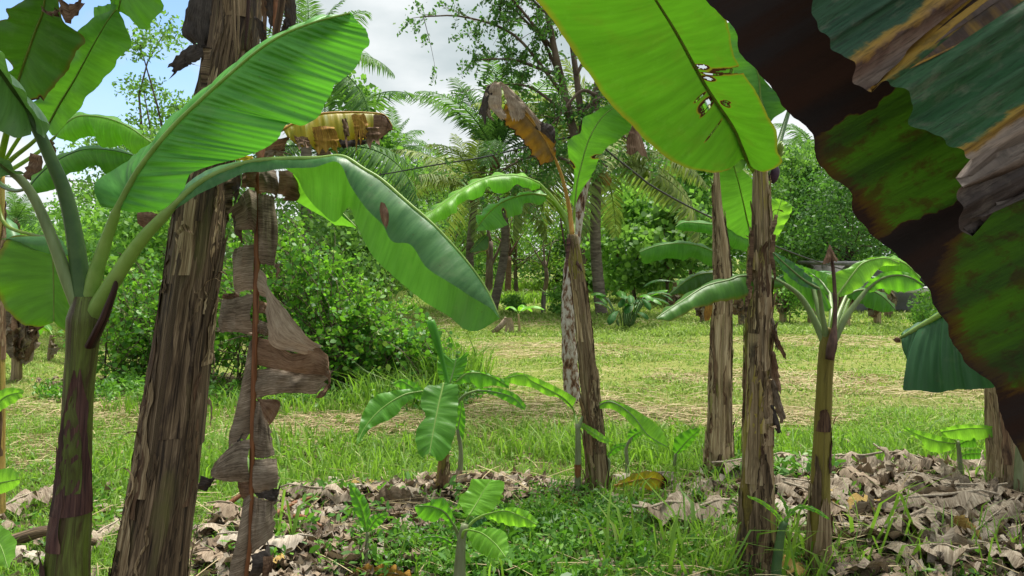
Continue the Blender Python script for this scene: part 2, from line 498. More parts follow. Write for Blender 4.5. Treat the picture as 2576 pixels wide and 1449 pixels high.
def blade_mat(name, dark, light, trans, tfac=0.45, edge=0.04, yellow=0.0, rough=0.42, spec=0.4, brown=(0.05, 0.025, 0.012), ochre=(0.35, 0.19, 0.02), vein=70.0, bump=0.25, blotch=0.0):
    """A banana leaf blade. UV: metres along the midrib, -1..1 across."""
    t = NT(name)
    u, v = t.uv()
    av = t.math('ABSOLUTE', v)
    us = t.math('MULTIPLY', u, vein)
    fine = t.noise(t.vec(us, t.math('MULTIPLY', v, 1.2)), 1.0, 3, 0.6)
    broad = t.noise(t.vec(t.math('MULTIPLY', u, vein * 0.16), t.math('MULTIPLY', v, 0.7), 3.0), 1.0, 2, 0.5)
    obj = t.noise(t.pos(), 3.0, 3, 0.6)
    f = t.math('ADD', t.math('MULTIPLY', fine, 0.9), t.math('MULTIPLY', broad, 0.45))
    f = t.math('SUBTRACT', f, 0.15)
    f = t.math('ADD', f, t.math('MULTIPLY', t.math('SUBTRACT', obj, 0.5), 0.7))
    f = t.ramp(f, [(0.32, 0.0), (0.72, 1.0)])
    col = t.mix(f, dark, light)
    tr = t.mix(f, [c * 0.72 for c in trans], trans)
    ribl = t.ramp(av, [(0.0, 1.0), (0.05, 0.25), (0.12, 0.0)])
    col = t.mix(t.math('MULTIPLY', ribl, 0.55), col, [min(1, c * 1.9 + 0.03) for c in light])
    # decay that starts from the edges and follows the veins
    n1 = t.noise(t.vec(t.math('MULTIPLY', u, 14), t.math('MULTIPLY', v, 3.0), 7.0), 1.0, 4, 0.6)
    n2 = t.noise(t.vec(t.math('MULTIPLY', u, 60), t.math('MULTIPLY', v, 5.0), 1.0), 1.0, 3, 0.6)
    nn = t.math('ADD', t.math('MULTIPLY', n1, 0.7), t.math('MULTIPLY', n2, 0.3))
    e = t.math('ADD', av, t.math('MULTIPLY', t.math('SUBTRACT', nn, 0.5), 0.05 + edge * 3.0 + yellow))
    lim = 1.0 - edge
    e = t.math('ADD', e, t.math('MULTIPLY', t.math('SUBTRACT', t.noise(t.vec(t.math('MULTIPLY', u, 3.0), v, 5.0), 1.0, 2, 0.5), 0.62), 0.16 + edge))
    ym = t.ramp(e, [(max(0, min(0.97, lim - 0.09 - yellow)), 0.0), (min(0.99, lim + 0.02), 1.0)])
    bm = t.ramp(e, [(min(0.985, lim), 0.0), (min(0.999, lim + 0.035), 1.0)])
    if yellow > 0 or edge > 0:
        col = t.mix(t.math('MULTIPLY', ym, 0.65), col, ochre); tr = t.mix(t.math('MULTIPLY', ym, 0.65), tr, [c * 0.7 for c in ochre])
        col = t.mix(bm, col, brown); tr = t.mix(bm, tr, [c * 0.3 for c in brown])
    if blotch > 0:
        b = t.noise(t.vec(t.math('MULTIPLY', u, 9), t.math('MULTIPLY', v, 2.2), 2.0), 1.0, 4, 0.65)
        bl = t.math('MULTIPLY', t.ramp(b, [(0.5, 0.0), (0.68, 1.0)]), blotch)
        col = t.mix(bl, col, (0.11, 0.055, 0.015)); tr = t.mix(bl, tr, (0.1, 0.05, 0.01))
    sp = t.noise(t.pos(), 75.0, 2, 0.5); sc_ = t.noise(t.pos(), 14.0, 4, 0.7)
    col = t.mix(t.math('MULTIPLY', t.ramp(sp, [(0.70, 0), (0.74, 1)]), 0.55), col, (0.07, 0.05, 0.02))
    col = t.mix(t.math('MULTIPLY', t.ramp(sc_, [(0.55, 0), (0.75, 1)]), 0.22), col, (0.30, 0.34, 0.20))
    at_ = t.n("ShaderNodeAttribute"); at_.attribute_name = "decay"
    dd = t.math('ADD', at_.outputs["Fac"], t.math('MULTIPLY', t.math('SUBTRACT', n2, 0.5), 0.5))
    dy = t.ramp(dd, [(0.28, 0), (0.5, 0.7)]); db = t.ramp(dd, [(0.5, 0), (0.7, 1)])
    col = t.mix(dy, col, ochre); tr = t.mix(dy, tr, [c * 0.6 for c in ochre])
    col = t.mix(db, col, (0.035, 0.018, 0.01)); tr = t.mix(db, tr, (0.02, 0.008, 0.003))
    h = t.math('ADD', fine, t.math('MULTIPLY', broad, 1.5))
    nrm = t.bump(h, bump, 0.004)
    rg = t.math('ADD', rough - 0.06, t.math('MULTIPLY', fine, 0.14))
    return t.surface(col, rg, spec, nrm, tr, tfac)

def plain_mat(name, stops, scale=8.0, stretch=(1, 1, 1), rough=0.7, spec=0.25, trans=None, tfac=0.0, bump=0.3, bdist=0.006, island=0.0):
    t = NT(name)
    m = t.n("ShaderNodeMapping"); tc = t.n("ShaderNodeTexCoord")
    t.l(tc.outputs["Object"], m.inputs[0]); m.inputs["Scale"].default_value = stretch
    nz = t.noise(m.outputs[0], scale, 5, 0.6)
    if island > 0:
        nz = t.math('ADD', t.math('MULTIPLY', nz, 1 - island), t.math('MULTIPLY', t.island(), island))
    col = t.ramp(nz, stops)
    tr = None
    if trans is not None: tr = t.mix(nz, [c * 0.6 for c in trans], trans)
    return t.surface(col, rough, spec, t.bump(nz, bump, bdist), tr, tfac)

def stem_mat(name, tones, green=0.25, gcol=(0.16, 0.17, 0.035), dark=(0.018, 0.011, 0.009), darkamt=0.4, seed=0.0, rough=0.65):
    """Pseudostem: fibres run along it. UV: metres around, metres up."""
    t = NT(name)
    u, v = t.uv()
    rnd = t.objrand(); v = t.math('ADD', v, t.math('MULTIPLY', rnd, 37.0))
    fib = t.noise(t.vec(t.math('MULTIPLY', u, 62), t.math('MULTIPLY', v, 2.6), seed), 1.0, 5, 0.65, 0.4)
    fib2 = t.noise(t.vec(t.math('MULTIPLY', u, 260), t.math('MULTIPLY', v, 5.0), seed + 3), 1.0, 3, 0.6)
    big = t.noise(t.vec(t.math('MULTIPLY', u, 11), t.math('MULTIPLY', v, 1.9), seed + 9), 1.0, 4, 0.6, 0.6)
    f = t.math('ADD', t.math('MULTIPLY', fib, 0.62), t.math('MULTIPLY', fib2, 0.38))
    col = t.ramp(f, [(0.375, tones[0]), (0.445, tones[1]), (0.53, tones[2]), (0.64, tones[3])])
    if green > 0:
        g = t.ramp(big, [(0.60 - green * 0.5, 0.0), (0.72 - green * 0.5, 1.0)])
        gc = t.mix(f, [c * 0.55 for c in gcol], [c * 1.35 for c in gcol])
        col = t.mix(t.math('MULTIPLY', g, 0.9), col, gc)
    b2 = t.noise(t.vec(t.math('MULTIPLY', u, 16), t.math('MULTIPLY', v, 3.2), seed + 21), 1.0, 5, 0.7, 0.8)
    dk = t.ramp(b2, [(0.63 - darkamt * 0.25, 0.0), (0.80 - darkamt * 0.25, 1.0)])
    col = t.mix(t.math('MULTIPLY', dk, 0.85), col, dark)
    tint = t.ramp(t.math('FRACT', t.math('MULTIPLY', rnd, 7.31)), [(0.0, (0.66, 0.6, 0.55)), (0.3, (0.9, 0.87, 0.83)), (0.7, (1.15, 1.12, 1.08)), (1.0, (1.42, 1.38, 1.3))])
    mm = t.n('ShaderNodeMix', data_type='RGBA', blend_type='MULTIPLY'); mm.inputs['Factor'].default_value = 1.0
    t.l(col, mm.inputs['A']); t.l(tint, mm.inputs['B']); col = mm.outputs['Result']
    h = t.math('ADD', t.math('MULTIPLY', fib, 1.0), t.math('MULTIPLY', fib2, 0.5))
    return t.surface(col, rough, 0.25, t.bump(h, 0.75, 0.008))

def dry_mat(name, tones, tfac=0.12, fib=70.0, seed=0.0, yellow=0.0, rough=0.75):
    """Dead leaf: fibres run along u. UV in metres."""
    t = NT(name)
    u, v = t.uv()
    rnd = t.objrand()
    a = t.noise(t.vec(t.math('MULTIPLY', u, 7), t.math('MULTIPLY', v, fib * 2.2), t.math('MULTIPLY', rnd, 40)), 1.0, 4, 0.65, 0.3)
    b = t.noise(t.vec(t.math('MULTIPLY', u, 9), t.math('MULTIPLY', v, 9), t.math('ADD', t.math('MULTIPLY', rnd, 17), seed)), 1.0, 4, 0.65)
    isl = t.island()
    c = t.noise(t.vec(t.math('MULTIPLY', u, 38), t.math('MULTIPLY', v, fib * 3.3), t.math('MULTIPLY', rnd, 23)), 1.0, 4, 0.7, 0.6)
    f = t.math('ADD', t.math('MULTIPLY', a, 0.34), t.math('MULTIPLY', b, 0.38))
    f = t.math('ADD', f, t.math('MULTIPLY', c, 0.46))
    f = t.math('SUBTRACT', f, 0.045)
    f = t.math('ADD', f, t.math('MULTIPLY', t.math('SUBTRACT', isl, 0.55), 0.22))
    col = t.ramp(f, [(0.38, tones[0]), (0.49, tones[1]), (0.6, tones[2]), (0.74, tones[3])])
    if yellow > 0:
        y = t.ramp(b, [(0.5 - yellow * 0.25, 0.0), (0.62 - yellow * 0.25, 1.0)])
        col = t.mix(y, col, (0.42, 0.23, 0.02))
    tr = t.mix(0.5, col, (0.25, 0.16, 0.07))
    return t.surface(col, rough, 0.2, t.bump(a, 0.5, 0.004), tr, tfac)

def foliage_mat(name, stops, trans, tfac=0.4, rough=0.5, spec=0.35):
    """Small leaves: every leaf its own tint."""
    t = NT(name)
    isl = t.island()
    big = t.noise(t.pos(), 1.1, 3, 0.6)
    f = t.math('ADD', t.math('MULTIPLY', isl, 0.7), t.math('MULTIPLY', big, 0.45))
    col = t.ramp(f, stops)
    tr = t.mix(isl, [c * 0.6 for c in trans], trans)
    return t.surface(col, rough, spec, None, tr, tfac)

# fresh blades
M_BRIGHT = blade_mat("leaf_bright", (0.045, 0.22, 0.03), (0.13, 0.42, 0.075), (0.12, 0.44, 0.025), 0.36, edge=0.0, bump=0.5, vein=60)
M_GREY = blade_mat("leaf_waxy", (0.04, 0.15, 0.045), (0.10, 0.25, 0.08), (0.075, 0.25, 0.012), 0.38, edge=0.0, rough=0.42, spec=0.38)
M_UNDER = blade_mat("leaf_green", (0.05, 0.16, 0.025), (0.095, 0.26, 0.04), (0.15, 0.44, 0.02), 0.5, edge=0.0)
M_BIG = blade_mat("leaf_backlit", (0.025, 0.085, 0.010), (0.05, 0.135, 0.014), (0.058, 0.19, 0.006), 0.5, edge=0.003, yellow=0.0, vein=30, bump=0.3, blotch=0.12, ochre=(0.22, 0.14, 0.012))
M_DULL = blade_mat("leaf_dull_browned", (0.03, 0.085, 0.018), (0.055, 0.14, 0.03), (0.085, 0.22, 0.01), 0.38, edge=0.03, yellow=0.04)
M_EDGED = blade_mat("leaf_yellow_edged", (0.05, 0.15, 0.025), (0.095, 0.24, 0.04), (0.13, 0.32, 0.01), 0.48, edge=0.022, yellow=0.05)
M_GLOW = blade_mat("leaf_glowing_yellow_edge", (0.04, 0.12, 0.015), (0.075, 0.2, 0.025), (0.2, 0.52, 0.012), 0.62, edge=0.02, yellow=0.03)  # backlight put into the colour: transmission raised for a blade standing in shade
M_WAXY_LIT = blade_mat("leaf_waxy_lit", (0.10, 0.21, 0.11), (0.20, 0.34, 0.2), (0.14, 0.36, 0.05), 0.3, edge=0.0, rough=0.36, spec=0.5)  # lit copy of the waxy leaf: gloss from above paled into the colour
M_DEEP = blade_mat("leaf_deep_green", (0.02, 0.08, 0.03), (0.05, 0.15, 0.06), (0.05, 0.2, 0.03), 0.28, edge=0.0, rough=0.42, spec=0.35, bump=0.4)
M_YOUNG = blade_mat("leaf_young", (0.11, 0.30, 0.025), (0.21, 0.49, 0.05), (0.36, 0.82, 0.04), 0.52, edge=0.0, vein=120)
M_SAP = blade_mat("leaf_sapling", (0.055, 0.19, 0.022), (0.125, 0.34, 0.045), (0.18, 0.54, 0.02), 0.45, edge=0.0, vein=110)
M_YELLOW = blade_mat("leaf_yellowing", (0.12, 0.20, 0.015), (0.46, 0.34, 0.03), (0.5, 0.42, 0.02), 0.5, edge=0.05, yellow=0.10, vein=60, ochre=(0.42, 0.26, 0.03), brown=(0.13, 0.09, 0.06))
M_ROT = blade_mat("leaf_rotting", (0.03, 0.015, 0.008), (0.30, 0.17, 0.02), (0.16, 0.085, 0.008), 0.3, edge=0.10, yellow=0.1, vein=14, ochre=(0.20, 0.09, 0.01), brown=(0.022, 0.011, 0.008))
M_RIB = plain_mat("midrib_green", [(0.3, (0.22, 0.38, 0.08)), (0.7, (0.36, 0.52, 0.15))], 14, rough=0.4, spec=0.4, trans=(0.4, 0.6, 0.1), tfac=0.4, bump=0.1)
M_RIBY = plain_mat("midrib_yellow_green", [(0.3, (0.14, 0.22, 0.02)), (0.7, (0.25, 0.33, 0.05))], 14, rough=0.4, spec=0.4, trans=(0.3, 0.5, 0.03), tfac=0.45, bump=0.1)
M_PET = plain_mat("petiole_green", [(0.25, (0.10, 0.15, 0.055)), (0.5, (0.17, 0.24, 0.09)), (0.75, (0.22, 0.30, 0.13))], 9, (3, 3, 0.6), rough=0.45, spec=0.4, bump=0.15)
M_PETD = plain_mat("petiole_dark", [(0.3, (0.035, 0.085, 0.03)), (0.7, (0.09, 0.16, 0.05))], 9, rough=0.45, bump=0.15)
M_PETO = plain_mat("petiole_ochre", [(0.3, (0.30, 0.14, 0.02)), (0.7, (0.42, 0.26, 0.06))], 12, (3, 3, 0.5), rough=0.5)
M_RUST = plain_mat("midrib_rust", [(0.3, (0.07, 0.028, 0.012)), (0.55, (0.19, 0.075, 0.028)), (0.8, (0.28, 0.13, 0.06))], 26, (4, 4, 0.2), rough=0.55)
M_DKSTALK = plain_mat("stalk_brown", [(0.3, (0.03, 0.014, 0.012)), (0.7, (0.12, 0.065, 0.045))], 20, (4, 4, 0.4), rough=0.6)
# stems
T_TAN = [(0.04, 0.026, 0.014), (0.17, 0.118, 0.065), (0.31, 0.24, 0.145), (0.50, 0.42, 0.285)]
T_GREY = [(0.012, 0.008, 0.005), (0.06, 0.041, 0.024), (0.14, 0.10, 0.06), (0.30, 0.23, 0.15)]
T_BROWN = [(0.03, 0.016, 0.010), (0.09, 0.05, 0.03), (0.17, 0.105, 0.06), (0.27, 0.19, 0.12)]
M_STEM_B = stem_mat("stem_weathered", T_GREY, green=0.12, gcol=(0.10, 0.095, 0.03), darkamt=0.5, seed=1)
M_STEM_T = stem_mat("stem_tan", T_TAN, green=0.08, darkamt=0.25, seed=4)
M_STEM_E = stem_mat("stem_tan_yellow", T_TAN, green=0.26, gcol=(0.24, 0.20, 0.035), darkamt=0.55, seed=8)
M_STEM_G = stem_mat("stem_yellow_green", T_TAN, green=0.62, gcol=(0.27, 0.25, 0.045), darkamt=0.3, seed=12)
M_STEM_A = stem_mat("stem_green_purple", [(0.045, 0.06, 0.014), (0.075, 0.10, 0.022), (0.10, 0.13, 0.03), (0.12, 0.15, 0.05)], green=0.35, gcol=(0.085, 0.125, 0.02), dark=(0.034, 0.015, 0.013), darkamt=0.78, seed=15, rough=0.42)
M_STEM_Y = stem_mat("stem_ochre", [(0.10, 0.055, 0.02), (0.22, 0.15, 0.04), (0.3, 0.22, 0.06), (0.36, 0.3, 0.12)], green=0.3, gcol=(0.2, 0.2, 0.04), darkamt=0.4, seed=18)
M_STEM_P = plain_mat("sucker_stem", [(0.25, (0.11, 0.12, 0.06)), (0.55, (0.18, 0.21, 0.11)), (0.8, (0.25, 0.28, 0.17))], 10, (4, 4, 0.7), rough=0.45, bump=0.15)
M_SHEATH = stem_mat("sheath_dry", T_TAN, green=0.0, darkamt=0.35, seed=30, rough=0.8)
M_SHEATHG = stem_mat("sheath_grey", T_GREY, green=0.0, darkamt=0.4, seed=33, rough=0.8)
M_SHEATHB = stem_mat("sheath_brown", T_BROWN, green=0.0, darkamt=0.45, seed=36, rough=0.7)
M_SHEATHP = stem_mat("sheath_purple", [(0.02, 0.010, 0.010), (0.05, 0.024, 0.022), (0.085, 0.042, 0.036), (0.14, 0.085, 0.06)], green=0.0, darkamt=0.4, seed=39, rough=0.5)
# dead leaves
M_DRY = dry_mat("dead_leaf_taupe", [(0.025, 0.017, 0.011), (0.105, 0.08, 0.057), (0.24, 0.192, 0.143), (0.47, 0.40, 0.315)], fib=110)
M_DRYD = dry_mat("dead_leaf_dark", [(0.012, 0.010, 0.010), (0.03, 0.025, 0.023), (0.06, 0.05, 0.045), (0.11, 0.095, 0.085)], 0.06)
M_DRYT = dry_mat("dead_leaf_tan", [(0.10, 0.07, 0.05), (0.22, 0.165, 0.12), (0.34, 0.27, 0.20), (0.5, 0.42, 0.33)], 0.15)
M_DRYB = dry_mat("dead_leaf_brown", [(0.03, 0.016, 0.010), (0.10, 0.055, 0.033), (0.18, 0.11, 0.07), (0.30, 0.21, 0.14)], 0.12)
M_DRYY = dry_mat("dead_leaf_ochre", [(0.07, 0.03, 0.012), (0.22, 0.11, 0.02), (0.36, 0.2, 0.03), (0.45, 0.30, 0.10)], 0.18)
# litter
LT = [(0.04, 0.028, 0.019), (0.17, 0.13, 0.09), (0.32, 0.265, 0.20), (0.55, 0.48, 0.38)]
M_LIT = dry_mat("litter_pale", LT, 0.1, 40)
M_LITB = dry_mat("litter_brown", [(0.028, 0.018, 0.012), (0.11, 0.078, 0.05), (0.22, 0.165, 0.115), (0.36, 0.285, 0.21)], 0.1, 40, seed=5)
M_LITY = dry_mat("litter_yellow", [(0.14, 0.08, 0.02), (0.3, 0.19, 0.05), (0.42, 0.3, 0.1), (0.5, 0.4, 0.2)], 0.15, 40, seed=9)
# foliage
M_BUSH = foliage_mat("bush_leaf", [(0.1, (0.03, 0.11, 0.015)), (0.45, (0.06, 0.19, 0.025)), (0.75, (0.12, 0.29, 0.035)), (0.96, (0.32, 0.46, 0.05))], (0.22, 0.55, 0.03), 0.4, 0.45, 0.3)
M_TREE1 = foliage_mat("tree_leaf", [(0.1, (0.045, 0.12, 0.03)), (0.55, (0.10, 0.22, 0.05)), (1.0, (0.20, 0.34, 0.09))], (0.24, 0.5, 0.06), 0.42, 0.55, 0.22)
M_TREE2 = foliage_mat("tree_leaf_fresh", [(0.1, (0.045, 0.13, 0.03)), (0.55, (0.095, 0.23, 0.045)), (1.0, (0.21, 0.39, 0.08))], (0.25, 0.54, 0.055), 0.44, 0.55, 0.22)
M_TREE3 = foliage_mat("tree_leaf_dark", [(0.1, (0.025, 0.075, 0.022)), (0.55, (0.055, 0.14, 0.035)), (1.0, (0.12, 0.24, 0.06))], (0.14, 0.36, 0.04), 0.36, 0.55, 0.22)
M_TREE4 = foliage_mat("tree_leaf_yellowish", [(0.1, (0.04, 0.09, 0.015)), (0.55, (0.075, 0.15, 0.022)), (0.85, (0.14, 0.22, 0.03)), (1.0, (0.40, 0.34, 0.04))], (0.2, 0.4, 0.03), 0.42, 0.55, 0.22)
M_FROND = foliage_mat("palm_leaflet", [(0.1, (0.035, 0.10, 0.03)), (0.6, (0.075, 0.17, 0.05)), (1.0, (0.15, 0.26, 0.08))], (0.15, 0.34, 0.04), 0.35, 0.6, 0.15)
M_FRONDY = foliage_mat("palm_leaflet_pale", [(0.1, (0.09, 0.14, 0.04)), (0.6, (0.18, 0.25, 0.07)), (1.0, (0.34, 0.38, 0.14))], (0.25, 0.36, 0.05), 0.35, 0.6, 0.15)
M_BARK = plain_mat("bark_grey_brown", [(0.3, (0.05, 0.035, 0.025)), (0.55, (0.13, 0.095, 0.07)), (0.8, (0.26, 0.21, 0.165))], 9, (1, 1, 0.25), rough=0.85, bump=0.6, bdist=0.02)
M_WBARK = plain_mat("bark_white_scaly", [(0.34, (0.045, 0.022, 0.012)), (0.44, (0.17, 0.09, 0.05)), (0.53, (0.38, 0.34, 0.29)), (0.75, (0.55, 0.52, 0.47))], 26, (1, 1, 0.45), rough=0.85, bump=0.9, bdist=0.02)
M_PALMT = plain_mat("palm_bark", [(0.3, (0.06, 0.045, 0.035)), (0.55, (0.16, 0.13, 0.105)), (0.8, (0.30, 0.26, 0.21))], 5, (1, 1, 4), rough=0.85, bump=0.6, bdist=0.02)
M_TWIG = plain_mat("twig", [(0.3, (0.05, 0.035, 0.02)), (0.7, (0.16, 0.12, 0.085))], 20, rough=0.8)
M_GRASS = foliage_mat("grass_blade", [(0.1, (0.07, 0.15, 0.022)), (0.5, (0.12, 0.24, 0.03)), (0.85, (0.21, 0.35, 0.05)), (1.0, (0.42, 0.40, 0.17))], (0.28, 0.55, 0.04), 0.4, 0.5, 0.3)
M_TURF = foliage_mat("turf_blade", [(0.1, (0.115, 0.195, 0.03)), (0.45, (0.195, 0.30, 0.055)), (0.8, (0.29, 0.38, 0.09)), (1.0, (0.52, 0.48, 0.25))], (0.31, 0.5, 0.07), 0.35, 0.6, 0.25)
M_HERB = foliage_mat("herb_leaf", [(0.1, (0.035, 0.11, 0.018)), (0.55, (0.075, 0.2, 0.03)), (1.0, (0.18, 0.34, 0.05))], (0.18, 0.46, 0.03), 0.38, 0.45, 0.35)
M_STRAW = foliage_mat("straw", [(0.1, (0.16, 0.12, 0.06)), (0.5, (0.34, 0.27, 0.14)), (1.0, (0.55, 0.46, 0.28))], (0.4, 0.3, 0.12), 0.15, 0.7, 0.25)
M_CABLE = plain_mat("cable_black", [(0.3, (0.012, 0.012, 0.013)), (0.7, (0.03, 0.03, 0.032))], 30, rough=0.5)
M_POST = plain_mat("post_wood", [(0.3, (0.06, 0.05, 0.04)), (0.7, (0.22, 0.19, 0.16))], 14, (1, 1, 0.15), rough=0.85, bump=0.5)
M_WALL = plain_mat("house_wall", [(0.3, (0.22, 0.22, 0.23)), (0.7, (0.30, 0.30, 0.31))], 4, rough=0.85)
M_ROOF = plain_mat("house_roof", [(0.3, (0.10, 0.10, 0.105)), (0.7, (0.18, 0.18, 0.19))], 4, rough=0.6)
M_PALE = plain_mat("pale_concrete", [(0.3, (0.42, 0.43, 0.44)), (0.7, (0.58, 0.59, 0.6))], 6, rough=0.7)
M_PIT = plain_mat("window_dark", [(0.3, (0.015, 0.016, 0.018)), (0.7, (0.03, 0.03, 0.035))], 5, rough=0.2, spec=0.5)
M_BELL = plain_mat("banana_bell", [(0.3, (0.03, 0.015, 0.03)), (0.7, (0.09, 0.05, 0.08))], 12, rough=0.5)
M_FRUIT = plain_mat("banana_fruit", [(0.3, (0.12, 0.2, 0.03)), (0.7, (0.22, 0.32, 0.06))], 12, rough=0.5)
M_NUT = plain_mat("coconut_husk", [(0.3, (0.25, 0.13, 0.03)), (0.7, (0.4, 0.24, 0.06))], 8, rough=0.6)
# ------------------------------------------------------------------ ground
BEDS = [(2.62, 4.25, 1.6, .92), (-1.0, 4.05, 0.62, 0.68), (-0.1, 4.62, 0.62, 0.24)]
THIN = [(-2.4, 4.15, 0.6, 0.8), (0.75, 4.6, 0.5, 0.3)]
STRAWS = [(0.1, 7.3, 1.1, 0.7), (-3.7, 7.3, 1.4, 0.6), (0.2, 12.0, 1.8, 0.9), (3.0, 9.2, 1.2, 0.5), (-1.6, 6.6, 0.9, 0.35), (4.6, 8.6, 1.5, 0.6), (0.0, 17.0, 3.0, 1.2), (1.8, 7.0, 1.2, 0.4), (6.0, 13.0, 2.0, 0.8)]

def zone(x, y, Z):
    out = np.zeros_like(x)
    for cx, cy, rx, ry in Z:
        q = ((x - cx) / rx) ** 2 + ((y - cy) / ry) ** 2
        out = np.maximum(out, np.clip(1.35 - q, 0, 1))
    return out

def vnoise(x, y, f, seed=0):
    o = 0.0
    r = np.random.default_rng(seed)
    for k in range(5):
        a = r.random() * 6.28; ph = r.random(2) * 6.28; ff = f * (0.7 + 1.7 ** k * 0.4)
        o = o + np.sin((x * math.cos(a) + y * math.sin(a)) * ff + ph[0] + 1.3 * np.sin((x * math.sin(a) - y * math.cos(a)) * ff * 0.6 + ph[1])) * 0.75 ** k
    return o / 2.2

def gz(x, y):
    x = np.asarray(x, float); y = np.asarray(y, float)
    near = np.clip((30 - y) / 20, 0, 1)
    return (0.022 * vnoise(x, y, 2.3, 1) + 0.03 * vnoise(x, y, 0.7, 2)) * near + 0.06 * zone(x, y, BEDS)

xs = np.concatenate([np.linspace(-300, -16, 14), np.linspace(-15.5, 15.5, 180), np.linspace(16, 300, 14)])
ys = np.concatenate([np.linspace(-60, -1.5, 8), np.linspace(-1, 13, 150), np.linspace(13.3, 40, 70), np.linspace(45, 400, 14)])
GX, GY = np.meshgrid(xs, ys)
GV = np.stack([GX, GY, gz(GX, GY)], -1).reshape(-1, 3)
gi = np.arange(len(GV)).reshape(GX.shape)
GF = np.stack([gi[:-1, :-1], gi[:-1, 1:], gi[1:, 1:], gi[1:, :-1]], -1).reshape(-1, 4)
t = NT("ground_soil_turf")
p = t.pos()
a = t.noise(p, 0.55, 4, 0.6); b = t.noise(p, 3.2, 5, 0.65); c = t.noise(p, 38, 4, 0.7)
sp_ = t.n("ShaderNodeSeparateXYZ"); t.l(p, sp_.inputs[0])
far = t.n("ShaderNodeMapRange"); t.l(sp_.outputs[1], far.inputs["Value"])
far.inputs["From Min"].default_value = 4.5; far.inputs["From Max"].default_value = 9.0
soil = t.ramp(c, [(0.3, (0.028, 0.02, 0.012)), (0.7, (0.11, 0.08, 0.05))])
turf = t.ramp(c, [(0.3, (0.09, 0.12, 0.025)), (0.55, (0.18, 0.21, 0.05)), (0.75, (0.3, 0.31, 0.1))])
straw = t.ramp(c, [(0.3, (0.15, 0.11, 0.05)), (0.7, (0.38, 0.31, 0.16))])
m = t.mix(t.ramp(t.math('ADD', t.math('MULTIPLY', a, 0.6), t.math('MULTIPLY', b, 0.4)), [(0.50, 0.0), (0.66, 0.6)]), turf, straw)
bare = t.ramp(t.noise(p, 1.7, 5, 0.7), [(0.60, 0.0), (0.66, 0.85)])
m = t.mix(bare, m, soil)
col = t.mix(far.outputs[0], soil, m)
gm = t.surface(col, 0.95, 0.1, t.bump(t.math('ADD', c, b), 0.8, 0.03))
tag(add("ground", GV, GF, None, gm), kind='structure')

# ------------------------------------------------------------------ foliage builders
def leaf_cloud(P, size, nrm=None, r=rng, ar=0.55, six=False, droop=None):
    """Small leaves at points P: returns V, faces."""
    n = len(P)
    size = np.broadcast_to(size, (n,))[:, None]
    d = unit(r.normal(size=(n, 3)) + (droop if droop is not None else 0))
    q = unit(r.normal(size=(n, 3)) + (nrm if nrm is not None else np.array([0, -0.25, 0.55])))
    s = unit(np.cross(d, q)); q = np.cross(s, d)
    if six:
        V = np.stack([P - d * size * .5, P - d * size * .22 + s * size * ar * .42, P + d * size * .2 + s * size * ar * .46 + q * size * .06, P + d * size * .52 - q * size * .04,
                      P + d * size * .2 - s * size * ar * .46 + q * size * .06, P - d * size * .22 - s * size * ar * .42], 1)
        F = np.arange(n * 6).reshape(n, 6)
    else:
        V = np.stack([P - d * size * .5, P + s * size * ar * .5 + q * size * .05, P + d * size * .5, P - s * size * ar * .5 + q * size * .05], 1)
        F = np.arange(n * 4).reshape(n, 4)
    return V.reshape(-1, 3), [F]

def cluster_points(C, rad, n, r, flat=0.7, shell=0.5):
    """n points spread over soft balls at C."""
    k = r.integers(len(C), size=n)
    d = unit(r.normal(size=(n, 3)))
    rr = (r.random(n) ** shell)[:, None]
    rd = np.broadcast_to(rad, (len(C),))[k][:, None]
    return C[k] + d * rr * rd * np.array([1, 1, flat])

def limb_tree(base, tips, r0, r, wig=0.08):
    """Trunk and limbs running from base to each tip, gathered into one tube set."""
    base = np.asarray(base, float); parts = []
    top = tips.mean(0)
    fork = base + (top - base) * 0.62; 
    mid = (base + fork) / 2 + r.normal(0, 0.04, 3) * np.linalg.norm(fork - base)
    tp = spline([base - [0, 0, .15], mid, fork], 10)
    parts.append(tube_data(tp, np.linspace(r0, r0 * 0.7, 10), 8))
    for tip in tips:
        s = tp[r.integers(5, 10)]
        m = (s + tip) / 2 + r.normal(0, wig, 3) * np.linalg.norm(tip - s) + [0, 0, 0.08 * np.linalg.norm(tip - s)]
        q = spline([s, m, tip], 8)
        parts.append(tube_data(q, np.linspace(r0 * 0.42, r0 * 0.08, 8), 5))
    return merge(parts)

def tree(name, label, cat, base, H, W, n, size, mat, seed, bark=None, trunk_r=None, cl=14, low=0.25, group=None, six=False, ar=0.6, clr=None, droop=None):
    r = np.random.default_rng(seed)
    base = np.array([base[0], base[1], 0.0])
    th = Thing(name, label, cat, base, group)
    ph = r.random(cl) * 6.28; zz = low + (1 - low) * r.random(cl) ** 0.8
    prof = np.sin(np.clip((zz - low * 0.6) / (1.06 - low * 0.6), 0, 1) * np.pi) ** 0.6
    rr = W / 2 * prof * r.random(cl) ** 0.45 * 0.85
    C = base + np.stack([rr * np.cos(ph), rr * np.sin(ph), zz * H * 0.95], 1)
    V, F, uv = limb_tree(base, C, trunk_r or H * 0.018, r)
    add("trunk", V, F, uv, bark or M_BARK, th)
    clr = clr or 1.1 / math.sqrt(cl)
    rad = W * clr * (0.6 + 0.7 * r.random(cl))
    P = cluster_points(C, rad, n, r, 0.62, 0.55)
    P = P[P[:, 2] > 0.1]
    V, F = leaf_cloud(P, size * (0.7 + 0.6 * r.random(len(P))), r=r, ar=ar, six=six, droop=droop)
    add("crown", V, F, None, mat, th, smooth=False)
    return th

